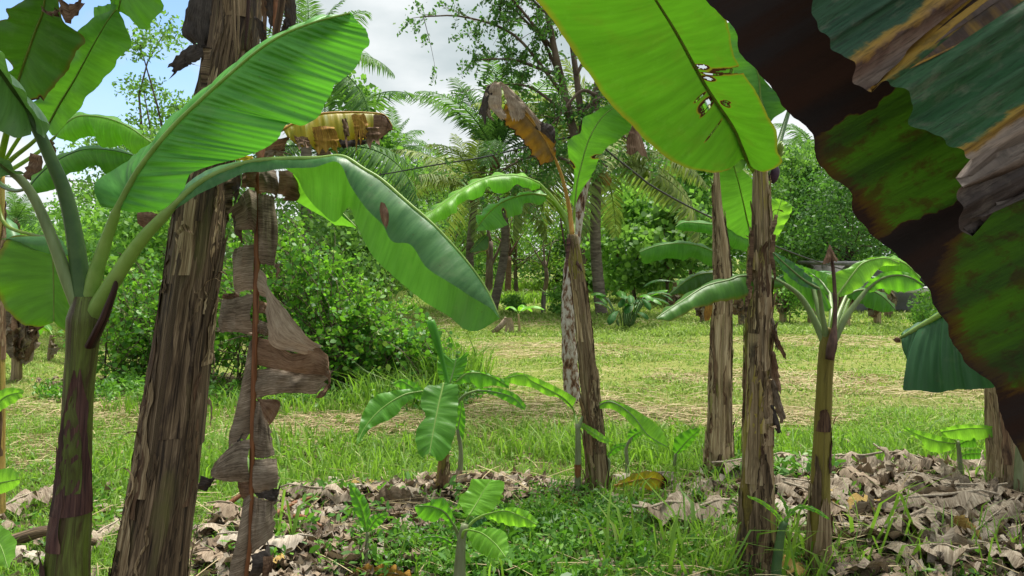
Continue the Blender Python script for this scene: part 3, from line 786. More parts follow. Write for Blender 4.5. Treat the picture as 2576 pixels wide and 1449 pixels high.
# palms: four frond shapes shared by every palm
def frond_mesh(L, droop, hang, r, nl=46, mat=None):
    n = 22
    u = np.linspace(0, 1, n)
    ang = math.radians(58) - droop * u ** 1.3
    dx = np.cos(ang); dz = np.sin(ang)
    x = np.concatenate([[0], np.cumsum((dx[1:] + dx[:-1]) / 2)]) * L / n
    z = np.concatenate([[0], np.cumsum((dz[1:] + dz[:-1]) / 2)]) * L / n
    path = np.stack([x, 0.03 * L * np.sin(u * 3), z], 1)
    parts = [tube_data(path, np.linspace(0.028, 0.004, n) * L / 3, 5)]
    T = unit(np.gradient(path, axis=0))
    for side in (-1, 1):
        uu = np.linspace(0.16, 0.995, nl)
        i = uu * (n - 1)
        p = np.stack([np.interp(i, np.arange(n), path[:, k]) for k in range(3)], 1)
        tt = np.stack([np.interp(i, np.arange(n), T[:, k]) for k in range(3)], 1)
        ll = L * 0.24 * np.sin(np.clip(uu * 1.02, 0, 1) * np.pi * 0.86 + 0.25) ** 0.7 * (0.85 + 0.3 * r.random(nl))
        d = unit(tt * 0.55 + np.array([0, side, 0]) * 0.9 + np.array([0, 0, 1]) * (0.15 - hang * 0.4) + r.normal(0, 0.07, (nl, 3)))
        w = 0.011 * L / 3 * 2.3
        m = p + d * ll[:, None] * 0.5
        e = m + unit(d + np.array([0, 0, -1]) * hang * (0.7 + 0.6 * r.random((nl, 1)))) * ll[:, None] * 0.5
        wv = tt * w
        V = np.stack([p - wv * .6, p + wv * .6, m + wv, m - wv, e], 1).reshape(-1, 3)
        b = np.arange(nl)[:, None] * 5
        parts.append((V, [b + np.array([0, 1, 2, 3]), b + np.array([3, 2, 4])], None))
    V, F, uv = merge(parts)
    return make_mesh("frond", V, F, uv, mat, True)

FR = np.random.default_rng(5)
FROND = {m.name: [frond_mesh(3.0, dr, hg, FR, mat=m) for dr, hg in ((0.7, 0.35), (1.1, 0.7), (1.45, 1.1), (1.7, 1.5))] for m in (M_FROND, M_FRONDY)}

def palm(label, base, crown, flen, seed, n=18, mat=None, r0=0.13, nuts=0, group="coconut palms of the background", az0=None, steep=None):
    r = np.random.default_rng(seed); mat = mat or M_FROND
    base = np.array([base[0], base[1], -0.1]); crown = np.array(crown, float)
    th = Thing("coconut_palm", label, "palm tree", (base[0], base[1], 0), group)
    m = (base + crown) / 2 + np.array([r.normal(0, .15), 0, 0])
    path = spline([base, m, crown], 26)
    rad = np.linspace(r0, r0 * 0.72, 26) * (1 + 0.05 * np.sin(np.arange(26) * 2.4)); rad[0] *= 1.25
    tube("trunk", path, rad, M_PALMT, th, 10)
    tube("crown_shaft", [crown - [0, 0, .25], crown + [0, 0, .05], crown + [0, 0, .3]], [r0 * 0.9, r0 * 1.35, r0 * 0.5], M_DRYB, th, 9)
    ms = FROND[mat.name]
    for i in range(n):
        k = 0 if i < n * 0.2 else 1 if i < n * 0.5 else 2 if i < n * 0.8 else 3
        if steep: k = min(3, max(0, k + steep))
        o = bpy.data.objects.new("frond", ms[k]); COL.objects.link(o); o.parent = th.o
        o.location = crown - th.p + np.array([0, 0, 0.12])
        az = i * 2.399 + r.normal(0, 0.2)
        o.rotation_euler = (r.normal(0, 0.15), r.normal(0, 0.1) + (-0.4, 0.12, 0.5, 0.9)[k], az)
        s = flen / 3 * r.uniform(0.85, 1.1) * (0.75 if k == 0 else 1)
        o.scale = (s, s, s)
    for i in range(nuts):
        a = r.random() * 6.28
        c = crown + np.array([math.cos(a) * .28, math.sin(a) * .28, -.12 - .2 * r.random()])
        zz = np.linspace(-1, 1, 7)
        tube("coconut", c + np.stack([zz * 0, zz * 0, zz * .14], 1), .12 * np.sqrt(np.maximum(0.02, 1 - zz ** 2)), M_NUT, th, 8)
    return th

# a grown banana plant with arching leaves, for the far rows
def arch_leaf(th, base, az, L, W, el, droop, mat, rmat, seed, n=20, nv=4, name="leaf"):
    r = np.random.default_rng(seed)
    u = np.linspace(0, 1, n)
    a = el - droop * u ** 1.4
    st = L / (n - 1)
    hx = np.concatenate([[0], np.cumsum(np.cos(a[:-1]) * st)]); hz = np.concatenate([[0], np.cumsum(np.sin(a[:-1]) * st)])
    dirh = np.array([math.cos(az), math.sin(az), 0]); side = np.array([-math.sin(az), math.cos(az), 0])
    M = base + hx[:, None] * dirh + np.stack([0 * hz, 0 * hz, hz], 1)
    T = unit(np.gradient(M, axis=0)); N = np.cross(T, side); N = N * np.sign(N[:, 2:3] + 1e-6)
    w = W / 2 * np.clip((u - 0.14) / 0.86, 0, 1) ** 0.35 * np.clip((1 - u) / 0.3, 0, 1) ** 0.5
    s = np.linspace(-1, 1, 2 * nv + 1)
    sag = r.uniform(0.25, 0.6)
    P = M[:, None] + side * (w[:, None] * s[None])[..., None] * 0.92 - N[:, None] * (w[:, None] * (sag * np.abs(s)[None] ** 1.6 + 0.13 * np.abs(s)[None] * wob(u, 4, r)[:, None]))[..., None]
    nc = len(s); idx = np.arange(n * nc).reshape(n, nc)
    F = np.stack([idx[:-1, :-1], idx[:-1, 1:], idx[1:, 1:], idx[1:, :-1]], -1).reshape(-1, 4)
    uv = np.stack([np.broadcast_to(u[:, None] * L, (n, nc)), np.broadcast_to(s[None], (n, nc))], -1).reshape(-1, 2)
    o = add(name, P.reshape(-1, 3), F, uv, mat, th)
    tube("midrib", M - N * 0.006, np.linspace(0.018, 0.003, n) * L / 1.6, rmat, (th, o), 6)
    return o

def hang_leaf(th, top, az, L, W, seed, mat):
    """A dead leaf hanging down beside the stem."""
    r = np.random.default_rng(seed); n, nv = 12, 7
    u = np.linspace(0, 1, n); s = np.linspace(-1, 1, nv)
    out = np.array([math.cos(az), math.sin(az), 0]); side = np.array([-math.sin(az), math.cos(az), 0])
    M = top + out * (0.10 * np.sin(u * 2.2))[:, None] * L - np.array([0, 0, 1]) * (u * L)[:, None]
    w = W / 2 * (0.3 + 0.7 * np.sin(u * np.pi * 0.85)) * (1 + 0.3 * wob(u, 3, r))
    P = M[:, None] + side * (w[:, None] * s[None])[..., None] + out * (0.35 * w[:, None] * np.sin(s[None] * 4 + 5 * u[:, None] + r.random() * 6))[..., None]
    P += r.normal(0, 0.012, P.shape)
    idx = np.arange(n * nv).reshape(n, nv)
    F = np.stack([idx[:-1, :-1], idx[:-1, 1:], idx[1:, 1:], idx[1:, :-1]], -1).reshape(-1, 4)
    uv = np.stack([np.broadcast_to(s[None] * W / 2, (n, nv)), np.broadcast_to(u[:, None] * L, (n, nv))], -1).reshape(-1, 2)
    return add("dead_leaf", P.reshape(-1, 3), F[r.random(len(F)) > 0.06], uv, mat, th)

def far_banana(label, base, H, seed, nl=7, nd=7, LL=1.6, group="banana plants with skirts of dead leaves", mats=None, r0=0.09, el=1.1, spread=1.0):
    r = np.random.default_rng(seed)
    base = np.array([base[0], base[1], 0.0]); th = Thing("banana_plant", label, "banana plant", base, group)
    lean = r.normal(0, 0.06, 2)
    top = base + np.array([lean[0], lean[1], 1]) * H
    path = spline([base - [0, 0, .1], (base + top) / 2, top], 16)
    V, F, uv = tube_data(path, np.linspace(r0, r0 * 0.6, 16) * (1 + 0.05 * r.normal(size=16)), 12)
    uv[:, 0] *= 2.5
    add("trunk", V, F, uv, M_STEM_T, th)
    for i in range(nl):
        arch_leaf(th, top, i * 2.4 + r.normal(0, .3), LL * r.uniform(.75, 1.1), LL * 0.3 * r.uniform(.8, 1.2), r.uniform(0.7, 1.3) * el / 1.1, r.uniform(1.2, 2.2), (mats or [M_UNDER, M_GREY, M_SAP])[i % 3], M_RIB, seed * 17 + i)
    for i in range(nd):
        z = r.uniform(0.55, 0.98)
        hang_leaf(th, base + (top - base) * z + 0.0, r.random() * 6.28, H * z * r.uniform(0.5, 0.85), r.uniform(.2, .36), seed * 13 + i, [M_DRY, M_DRYT, M_DRYB][i % 3])
    return th

# ------------------------------------------------------------------ the wood behind the clearing
def gb(px, d):
    v = at(px, 640, d); return v[0], v[1]

r_ = np.random.default_rng(40)
# the unbroken thicket at the back
n = 52000
bx = r_.uniform(-46, 46, n); by = 37 + r_.random(n) * 9 + 2.2 * np.sin(bx * 0.35)
top = 2.6 + 1.1 * np.sin(bx * 0.6 + 1) + 0.8 * np.sin(bx * 1.7)
bz = r_.random(n) ** 0.8 * top
V, F = leaf_cloud(np.stack([bx, by, bz], 1), 0.26 * (0.6 + 0.8 * r_.random(n)), r=r_)
tag(add("thicket_leaves", V, F, None, M_TREE3, smooth=False), kind='stuff')

TREES = [
 # name, label, px, dist, height, width, n, leaf size, material
 ("feathery_tree", "tall loose feathery tree rising behind the two leaning front banana stems at left", 418, 17.5, 7.2, 3.9, 13000, 0.11, M_TREE1, 34),
 ("small_tree", "small pale tree on the skyline between the leaf stalks at far left", 205, 24, 3.6, 2.4, 2600, 0.12, M_TREE2, 9),
 ("broadleaf_tree", "bright green tree standing behind the tip of the large arching leaf at left", 885, 21, 6.3, 2.2, 3600, 0.17, M_TREE2, 10),
 ("broadleaf_tree", "low bright tree crown left of the small distant palm", 965, 26, 4.9, 3.4, 3800, 0.16, M_TREE2, 9),
 ("tangled_tree", "tangled dark tree behind the drooping leaf tip in mid clearing", 1120, 30, 5.4, 6.5, 8000, 0.12, M_TREE1, 16),
 ("tangled_tree", "tangled tree with yellowish leaves left of the white barked trunk", 1300, 30, 5.0, 6.0, 9000, 0.11, M_TREE4, 16),
 ("thicket_tree", "shaggy dark tree at the wood edge behind the leaning post", 1390, 32, 3.8, 4.0, 6000, 0.14, M_TREE3, 12),
 ("roundleaf_tree", "round leaved tree just right of the pale palm trunk", 1600, 25, 3.6, 3.6, 3000, 0.20, M_TREE2, 13),
 ("roundleaf_tree", "round leaved tree above the broad leaved clump in the clearing", 1680, 23, 3.2, 3.0, 2600, 0.18, M_TREE1, 13),
 ("roundleaf_tree", "taller round leaved tree showing between cable and tall tan banana trunk", 1735, 27, 5.2, 4.0, 4000, 0.22, M_TREE2, 13),
 ("yellow_tree", "thin yellowing tree crown high under the big backlit leaf", 1690, 33, 6.8, 4.0, 2600, 0.16, M_TREE4, 9),
 ("dense_tree", "dense green tree directly right of the tallest spotted banana stem", 1985, 25, 5.0, 4.2, 6500, 0.16, M_TREE1, 14),
 ("dense_tree", "dense tall tree with bright top beside the browned foreground leaf", 2075, 26, 5.5, 3.7, 6500, 0.17, M_TREE2, 14),
 ("dense_tree", "dark spreading tree behind the dead flower stalk at right", 2150, 23, 3.9, 5.4, 8000, 0.13, M_TREE3, 14),
 ("dense_tree", "broad dark tree hidden mostly by the browned foreground leaf", 2330, 24, 5.0, 4.6, 6000, 0.16, M_TREE1, 14),
 ("dense_tree", "low dark tree near the grey house", 2260, 27, 4.2, 5.0, 5000, 0.18, M_TREE3, 12),
 ("hedge_tree", "low leafy tree behind the bush at far left of the clearing", 300, 14, 2.3, 3.0, 5200, 0.12, M_TREE2, 11),
 ("hedge_tree", "mid green tree filling the gap behind the big bush", 760, 15, 2.9, 4.2, 7500, 0.12, M_TREE1, 14),
 ("hedge_tree", "mid green tree behind the bush below the coconuts", 940, 17, 2.9, 3.4, 6500, 0.12, M_TREE1, 12),
 ("thicket_tree", "shaggy tree at the wood edge right behind the pale palm trunk", 1480, 31, 3.4, 3.6, 4200, 0.17, M_TREE2, 10),
]
for i, (nm, lb, px, d, H, W, n, sz, mt, cl) in enumerate(TREES):
    tree(nm, lb, "tree", gb(px, d), H, W, n, sz, mt, 300 + i, cl=cl, six=(sz > 0.15 and d < 24), group="trees around the clearing", low=0.12 if d > 12 else 0.25, ar=0.8 if nm == "roundleaf_tree" else 0.55)

for i, px in enumerate((560, 1010, 1180, 1560, 1800, 1900, 2450, -150, 60)):
    d = 33 + (i * 7 % 5)
    x, y = gb(px, d)
    tree("distant_tree", ["distant tree at the wood edge behind the feathery tree", "distant tree behind the small palms in mid picture", "distant tree behind the leaning palm fronds", "distant tree right of the pale palm trunk", "distant tree behind the upright banana leaf", "distant tree behind the spotted banana stem", "distant tree behind the browned foreground leaf", "distant tree beyond the frame of the left banana", "distant hazy tree low at the far left edge"][i],
         "tree", (x, y), 4.4 + (i * 13 % 7) * 0.22 if px > 100 else 3.2, 5.5, 4200, 0.24, [M_TREE1, M_TREE3, M_TREE2][i % 3], 500 + i, cl=12, group="trees at the far wood edge", low=0.1)

palm("coconut palm with hanging nuts behind the yellowing leaf", gb(815, 17), at(815, 395, 17), 3.0, 1, nuts=6, n=15)
palm("tall coconut palm peeking above the large bright leaf", gb(770, 15), at(770, 178, 15), 2.3, 12, n=14)
palm("coconut palm with fresh upright fronds left of the white barked trunk", gb(1238, 20), at(1245, 405, 20), 3.3, 3, n=16, steep=-1)
palm("coconut palm with pale grey trunk and long drooping fronds in mid picture", gb(1515, 19), at(1502, 425, 19), 3.6, 4, n=30, mat=M_FRONDY, r0=0.16, nuts=4, steep=0)
palm("short coconut palm with pale fronds behind the arching green leaf", gb(1190, 21), at(1195, 500, 21), 3.0, 5, n=16, mat=M_FRONDY)
palm("small distant palm between the yellowing leaf and the wood", gb(985, 32), at(985, 395, 32), 2.6, 6, n=14)
palm("distant palm whose tip shows beside the browned foreground leaf", gb(2050, 33), at(2052, 405, 33), 3.0, 8, n=14)
palm("distant palm just right of the fruit tips", gb(1990, 34), at(1975, 425, 34), 2.6, 9, n=14)
palm("distant low palm on the skyline at the left edge", gb(38, 27), at(38, 570, 27), 2.0, 10, n=14)
palm("distant palm behind the leaning cable", gb(1745, 31), at(1745, 470, 31), 3.4, 11, n=16, mat=M_FRONDY)

# bare and shaggy trunks along the wood edge
for i, (px, yb, yt, w, lb, m) in enumerate([
    (1228, 752, 560, 22, "dark rough trunk at the wood edge behind the drooping leaf tip", M_BARK),
    (1275, 752, 620, 18, "shaggy reddish trunk at the wood edge", M_DRYB),
    (1465, 742, 560, 10, "thin grey trunk at the wood edge left of the pale palm", M_BARK),
    (1365, 748, 640, 13, "short pale trunk at the wood edge", M_BARK),
    (2105, 720, 420, 9, "thin grey sapling trunk in the trees behind the dead flower stalk", M_BARK)]):
    d = gdist(yb); b = ground(px, yb); r = np.random.default_rng(i)
    th = Thing("bare_trunk", lb, "tree trunk", b, "trunks along the wood edge")
    tp = at(px + 6, yt, d)
    V, F, uv = limb_tree(b, np.array([tp + [0, 0, .3], tp + [0.5, 0.2, 0.5], tp + [-0.5, 0, 0.4], tp + [.1, .3, 1.0]]), w / 2 * d / FOC, r)
    add("trunk", V, F, uv, m, th)

# fence posts
for px, yb, yt, w, lb in [(1366, 787, 735, 12, "leaning weathered fence post in mid clearing"), (1322, 757, 727, 8, "small fence post left of the leaning post"), (1396, 757, 722, 8, "short pale fence post right of the leaning post"), (2187, 800, 752, 9, "fence post among the far banana plants")]:
    d = gdist(yb); b = ground(px, yb); h = (yb - yt) * d / FOC; w_ = w / 2 * d / FOC
    th = Thing("fence_post", lb, "post", b, "fence posts")
    V, F, uv = tube_data(spline([b - [0, 0, .2], b + [0.01, 0, h * .5], b + [0.05 * h, 0, h]], 9), w_ * (1 + 0.08 * np.random.default_rng(int(px)).normal(size=9)), 7)
    add("shaft", V, F, uv, M_POST, th)

# the grey house beyond the rows at right
hb = ground(2300, 792); hd = hb[1]
th = Thing("house", "low grey house with a pale wash ledge beyond the banana rows", "house", hb)
def box(name, c, s, mat, parent):
    c = np.array(c, float); s = np.array(s, float) / 2
    V = c + np.array([[x, y, z] for x in (-1, 1) for y in (-1, 1) for z in (-1, 1)]) * s
    F = np.array([[0, 1, 3, 2], [4, 6, 7, 5], [0, 4, 5, 1], [2, 3, 7, 6], [0, 2, 6, 4], [1, 5, 7, 3]])
    return add(name, V, F, None, mat, parent, smooth=False)
x0, y0 = hb[0], hb[1]
box("wall", (x0 + .3, y0 + 2.4, 0.55), (3.0, 3.0, 1.3), M_WALL, th)
rf = box("roof", (x0 + .3, y0 + 2.3, 1.26), (3.4, 3.6, 0.10), M_ROOF, th)
w_ = box("window", (x0 + 0.7, y0 + 0.885, .85), (0.5, 0.05, 0.4), M_PIT, th)
box("frame", (x0 + 0.7, y0 + 0.86, 1.08), (0.6, 0.06, 0.06), M_PALE, (th, w_))
lg = box("wash_ledge", (x0 - 0.1, y0 + 0.35, 0.62), (1.5, 0.5, 0.14), M_PALE, th)
for dx in (-0.6, 0.55): box("leg", (x0 - 0.1 + dx, y0 + 0.35, 0.275), (0.14, 0.3, 0.55), M_WALL, (th, lg))
for dx in (-0.45, 0.1): tube("tap", [np.array([x0 - .1 + dx, y0 + .45, .69]), np.array([x0 - .1 + dx, y0 + .45, .85]), np.array([x0 - .1 + dx, y0 + .33, .86])], 0.02, M_PALE, (th, lg), 6)

# far banana rows
for i, (px, yb, H, lb, nl) in enumerate([
    (1868, 822, 1.5, "far banana plant with dead skirt just left of the spotted stem", 6), (1770, 810, 1.2, "far banana plant with dead skirt left of the tan trunk", 5),
    (1970, 812, 1.4, "far banana plant with dead skirt left of the forked stalks", 6), (2042, 815, 1.5, "far banana plant with dead skirt between the forked stalks", 6),
    (2128, 820, 1.5, "far banana plant with pale shaggy skirt right of the dead stalk", 6), (2208, 815, 1.4, "far banana plant with broad skirt left of the grey house", 6),
    (2232, 800, 1.3, "farther banana plant with narrow skirt left of the grey house", 5), (2360, 800, 1.7, "far banana plant right of the grey house", 6),
    (1690, 790, 1.2, "far banana plant with dead skirt under the long drooping leaf", 5)]):
    b = ground(px, yb); far_banana(lb, b, H * .66, 60 + i, nl=nl - 1, nd=9, LL=.95, el=0.45)
far_banana("shaggy banana clump of dead leaves at the left edge", ground(40, 965), 1.3, 81, nl=3, nd=18, LL=0.9, r0=0.06)
far_banana("low banana plant with yellowing leaf right of the shaggy left clump", ground(125, 905), 0.35, 82, nl=4, nd=1, LL=0.8, mats=[M_EDGED, M_UNDER, M_EDGED], r0=0.05, el=0.6)
far_banana("young banana plant beside the collapsed dry stump", ground(1308, 835), 0.35, 83, nl=4, nd=0, LL=0.55, mats=[M_YOUNG] * 3, r0=0.03, group=None)
far_banana("tall banana plant with drooping leaves far right behind the browned leaf", ground(2420, 830), 2.0, 84, nl=7, nd=6, LL=1.8)

# collapsed dry stump in the clearing
b = ground(1262, 838); d = b[1]
th = Thing("dry_stump", "collapsed dry banana stump with bleached hanging fibres in the clearing", "stump", b)
tube("stem", [at(1240, 838, d), at(1262, 818, d), at(1275, 800, d)], [0.05, 0.055, 0.045], M_DRYT, th, 9)
for k, (xa, xb) in enumerate([(1266, 1268), (1272, 1280), (1278, 1288), (1270, 1292)]):
    sheet(th, [(xa, 800), (xa + 6, 815), (xb, 840)], [(xa + 9, 799), (xa + 14, 815), (xb + 5, 842)], (d - .05, d), M_DRYT, nu=8, nv=4, seed=900 + k, name="dead_leaf")

# broad leaved clump in the clearing
M_DULLG = blade_mat('paddle_leaf', (0.02, 0.085, 0.02), (0.05, 0.16, 0.035), (0.06, 0.22, 0.02), 0.3, rough=0.55, spec=0.2)
b = ground(1572, 824); d = b[1]
th = Thing("broadleaf_clump", "clump of broad dark paddle leaves on thin stems in the clearing", "plant", b)
r = np.random.default_rng(77)
for k in range(26):
    a = r.random() * 6.28; el = r.uniform(0.75, 1.4)
    p0 = b + np.array([math.cos(a) * .12, math.sin(a) * .12, -.03])
    h = r.uniform(0.35, 0.85); tip = p0 + np.array([math.cos(a) * h * .45, math.sin(a) * h * .45, h * 0.85])
    tube("stalk", spline([p0, (p0 + tip) / 2 + [0, 0, .06], tip], 6), 0.012, M_PETD, th, 5)
    arch_leaf(th, tip, a + r.normal(0, .4), r.uniform(.4, .62), r.uniform(.2, .28), r.uniform(0.0, 0.9), r.uniform(.8, 1.8), [M_DULLG, M_SAP, M_DULLG][k % 3], M_PETD, 700 + k, 12, 3)

# small leafy bushes scattered in the clearing
for i, (px, yb, H, W, lb) in enumerate([(1410, 800, .7, .7, "small pale leafed bush left of the leaning trunk"), (2310, 828, .75, .9, "small feathery bush in front of the grey house"), (1985, 815, .8, 1.1, "low leafy bush between the spotted stem and the forked stalks"), (1290, 790, .45, .6, "small weed bush in mid clearing")]):
    tree("small_bush", lb, "bush", ground(px, yb)[:2], H, W, 900, 0.075, M_TREE2, 640 + i, cl=10, group="small bushes in the clearing", low=0.2, trunk_r=0.012)

# ------------------------------------------------------------------ the big bush
def sprays(th, base_pts, tips, nl, size, seed, mat, twig=0.007):
    r = np.random.default_rng(seed)
    tw, P, N = [], [], []
    for i, tip in enumerate(tips):
        s = base_pts[r.integers(len(base_pts))] + r.normal(0, .12, 3) * [1, 1, 0]
        m = s * 0.45 + tip * 0.55 + r.normal(0, .14, 3) + [0, 0, 0.12]
        q = spline([s, m, tip], 12)
        tw.append(tube_data(q, np.linspace(twig, 0.002, 12), 4, cap=False))
        out = unit(tip - m)
        for k in range(3):
            f = q[r.integers(4, 10)]; e = f + unit(out + r.normal(0, .55, 3)) * r.uniform(.15, .4)
            qq = spline([f, (f + e) / 2 + r.normal(0, .03, 3), e], 6)
            tw.append(tube_data(qq, np.linspace(0.003, 0.0015, 6), 3, cap=False))
            uu = r.random(nl) ** 0.7 * 5
            P.append(np.stack([np.interp(uu, np.arange(6), qq[:, c]) for c in range(3)], 1) + r.normal(0, 0.025, (nl, 3)))
        uu = 4 + r.random(nl) * 7
        P.append(np.stack([np.interp(uu, np.arange(12), q[:, c]) for c in range(3)], 1) + r.normal(0, 0.035, (nl, 3)))
    V, F, uv = merge(tw); add("branches", V, F, uv, M_TWIG, th)
    P = np.vstack(P); P = P[P[:, 2] > 0.03]
    V, F = leaf_cloud(P, size * (0.4 + 1.0 * r.random(len(P)) ** 1.4), r=r, ar=0.72, six=True, nrm=np.array([0, -0.35, 0.75]))
    add("foliage", V, F, None, mat, th, smooth=False)

def bush(name, label, c, rx, ry, H, n, seed, topf, size=0.062):
    r = np.random.default_rng(seed)
    th = Thing(name, label, "bush", (c[0], c[1], 0))
    tips = []
    while len(tips) < n:
        x, y = r.uniform(-1, 1, 2)
        if x * x + y * y > 1: continue
        zt = topf(c[0] + x * rx) * math.sqrt(max(0.05, 1 - 0.8 * (x * x + y * y) ** 1.5))
        z = zt * r.random() ** 0.55
        tips.append((c[0] + x * rx, c[1] + y * ry, max(.1, z)))
    bp = np.stack([c[0] + r.uniform(-.6, .6, 12) * rx, c[1] + r.uniform(-.5, .5, 12) * ry, np.zeros(12)], 1)
    sprays(th, bp, np.array(tips), 14, size, seed, M_BUSH)
    return th
bush("shrub", "large bush of small glossy round leaves behind the hanging dead leaf", (-2.35, 8.7), 1.75, 1.15, 2.3, 330, 21, lambda x: np.interp(x, [-4.2, -3.4, -2.6, -1.9, -1.2, -0.6], [2.1, 2.2, 2.15, 1.75, 1.2, 0.6]))
bush("shrub", "leafy bush of small round leaves between the two front stems at left", (-4.1, 9.0), 1.05, 0.9, 1.9, 150, 22, lambda x: 1.75)
bush("shrub", "low bush spilling into the tall grass right of the big bush", (-1.25, 8.3), 0.75, 0.6, 0.9, 60, 23, lambda x: 0.95)
# ------------------------------------------------------------------ white barked tree in the clearing
def tubes3(rows):
    return merge([tube_data(spline(np.array([at(*p) for p in pts]), 16), np.linspace(r0, r1, 16), k) for pts, r0, r1, k in rows])

b = ground(1443, 1012)
W = Thing("white_barked_tree", "tall slim tree with scaly white bark and fine sparse leaves in mid clearing", "tree", b)
V, F, uv = tube_data(spline(np.array([at(1445, 1030, 7.85), at(1440, 1000, 7.8), at(1431, 850, 7.8), at(1432, 720, 7.85), at(1450, 560, 7.95), at(1470, 450, 8.0), at(1478, 405, 8.0)]), 60),
                     np.interp(np.linspace(0, 1, 60), [0, .3, .6, 1], [0.088, 0.075, 0.07, 0.062]) * (1 + 0.06 * wob(np.linspace(0, 1, 60), 9, r_) + 0.03 * r_.normal(size=60)), 14)
add("trunk", V, F, uv, M_WBARK, W)
V, F, uv = tubes3([
    ([(1472, 440, 8.0), (1440, 320, 8.0), (1420, 230, 8.0), (1396, 130, 7.9), (1375, 20, 7.8), (1350, -120, 7.7)], .052, .02, 9),
    ([(1476, 420, 8.0), (1464, 310, 8.05), (1450, 190, 8.1), (1437, 90, 8.2), (1428, -60, 8.3)], .045, .018, 9),
    ([(1480, 420, 8.0), (1492, 300, 8.1), (1503, 215, 8.2), (1530, 90, 8.3), (1560, -60, 8.4)], .06, .02, 9)])
add("limbs", V, F, uv, M_BARK, W)
BR = [[(1425, 250), (1384, 195), (1289, 85), (1164, 42), (1065, 42)], [(1396, 130), (1340, 60), (1290, 0), (1230, -60)], [(1410, 190), (1350, 170), (1290, 150), (1200, 150)],
      [(1430, 290), (1380, 250), (1320, 215), (1220, 215)], [(1444, 420), (1409, 398), (1340, 392), (1270, 425), (1215, 470)], [(1380, 395), (1330, 425), (1290, 480)], [(1450, 190), (1480, 130), (1520, 60), (1560, 20)],
      [(1460, 290), (1500, 250), (1550, 240), (1600, 200)], [(1440, 100), (1400, 60), (1360, 20), (1300, -40)], [(1495, 300), (1540, 330), (1580, 350), (1620, 380)], [(1420, 230), (1370, 110), (1310, 40), (1240, -20)],
      [(1375, 20), (1300, -50), (1200, -120)], [(1428, -20), (1480, -120), (1540, -200)], [(1350, -100), (1300, -200), (1330, -280)], [(1500, 240), (1460, 230), (1400, 300), (1370, 330)], [(1440, 330), (1470, 380), (1530, 420)]]
rows = []; ends = []
rb = np.random.default_rng(31)
for i, q in enumerate(BR):
    d0 = 7.9 + rb.normal(0, .25); pts = [(x, y, 8.0 + (d0 - 8.0) * k / len(q)) for k, (x, y) in enumerate(q)]
    rows.append((pts, .022, .006, 6))
    s = spline(np.array([at(*p) for p in pts]), 40)
    for k in range(11):
        f = s[rb.integers(9, 40)]; e = f + rb.normal(0, 1, 3) * [.24, .24, .17] + [0, 0, -.05]
        ends.append((f, e))
V, F, uv = tubes3(rows); add("branches", V, F, uv, M_BARK, W)
tw = []; P = []; D = []
for f, e in ends:
    q = spline([f, (f + e) / 2 + rb.normal(0, .03, 3), e], 9)
    tw.append(tube_data(q, np.linspace(.005, .0018, 9), 3, cap=False))
    for k in range(4):                      # pinnate sprays: leaflets in two rows
        s0 = q[rb.integers(3, 9)]; dr = unit(rb.normal(0, 1, 3) + unit(e - f) + [0, 0, -.3]); ln = rb.uniform(.12, .26)
        sd = unit(np.cross(dr, rb.normal(0, 1, 3)))
        uu = np.linspace(.2, 1, 7)[:, None]
        for sg in (-1, 1): P.append(s0 + dr * ln * uu + sd * sg * .02 + rb.normal(0, .004, (7, 3)))
        tw.append(tube_data(np.array([s0, s0 + dr * ln]), [.0018, .001], 3, cap=False))
V, F, uv = merge(tw); add("twigs", V, F, uv, M_TWIG, W)
P = np.vstack(P); P = np.vstack([P, P[rb.integers(len(P), size=1500)] + rb.normal(0, .05, (1500, 3))])
V, F = leaf_cloud(P, .045 * (.7 + .6 * rb.random(len(P))), r=rb, ar=.6)
add("crown", V, F, None, M_TREE3, W, smooth=False)

# ------------------------------------------------------------------ overhead cables
def cable(label, pts, r=.011):
    P = spline(np.array([at(*p) for p in pts]), 60)
    o = tube("cable", P, r, M_CABLE, None, 6)
    tag(o, label, "cable", "cables slung between the trees")
cable("black cable slung from the coconut palm to the white barked tree", [(835, 452, 16.5), (940, 442, 14), (1089, 416, 11.5), (1214, 396, 9.8), (1314, 372, 8.6), (1448, 342, 7.95)])
cable("black cable sagging from the white barked tree away to the right", [(1490, 345, 8.05), (1528, 380, 8.3), (1598, 436, 8.8), (1653, 476, 9.2), (1778, 542, 10.2), (1953, 620, 12), (2078, 665, 13.5), (2250, 712, 16), (2420, 740, 19)], .012)
cable("thin cable crossing the pale sky between the leaf stalks at left", [(-60, 440, 19), (60, 447, 19), (185, 455, 18), (255, 462, 17.5), (420, 470, 16.8)], .014)

# ------------------------------------------------------------------ front left banana with the green and purple stem
b = at(160, 1770, 2.6)
A = Thing("banana_plant", "front banana plant with smooth green and purple stem and a fan of stalks at left", "banana plant", (b[0], b[1], 0), "banana plants of the near row")
sA = Stem([(158, 1830, 2.6, 132), (160, 1760, 2.6, 126), (168, 1449, 2.6, 108), (180, 1300, 2.6, 92), (187, 1200, 2.6, 76), (197, 1000, 2.6, 70), (206, 880, 2.6, 74), (213, 800, 2.6, 84), (218, 745, 2.6, 58)], 80)
trunk(A, sA, M_STEM_A, 1, rough=0.02)
for i, (t0, t1, an, wd, pl, mt) in enumerate([(.50, .84, .35, 1.25, .0, M_SHEATHP), (.42, .66, -.75, .9, .002, M_SHEATHP), (.20, .45, -.9, .7, .03, M_SHEATHP), (.02, .36, 1.35, .6, .012, M_SHEATHP), (.0, .30, -1.75, .5, .02, M_SHEATHP), (.55, .80, .2, .7, .002, M_STEM_A)]):
    sheath(A, sA, t0, t1, an, wd, pl, mt, 40 + i)
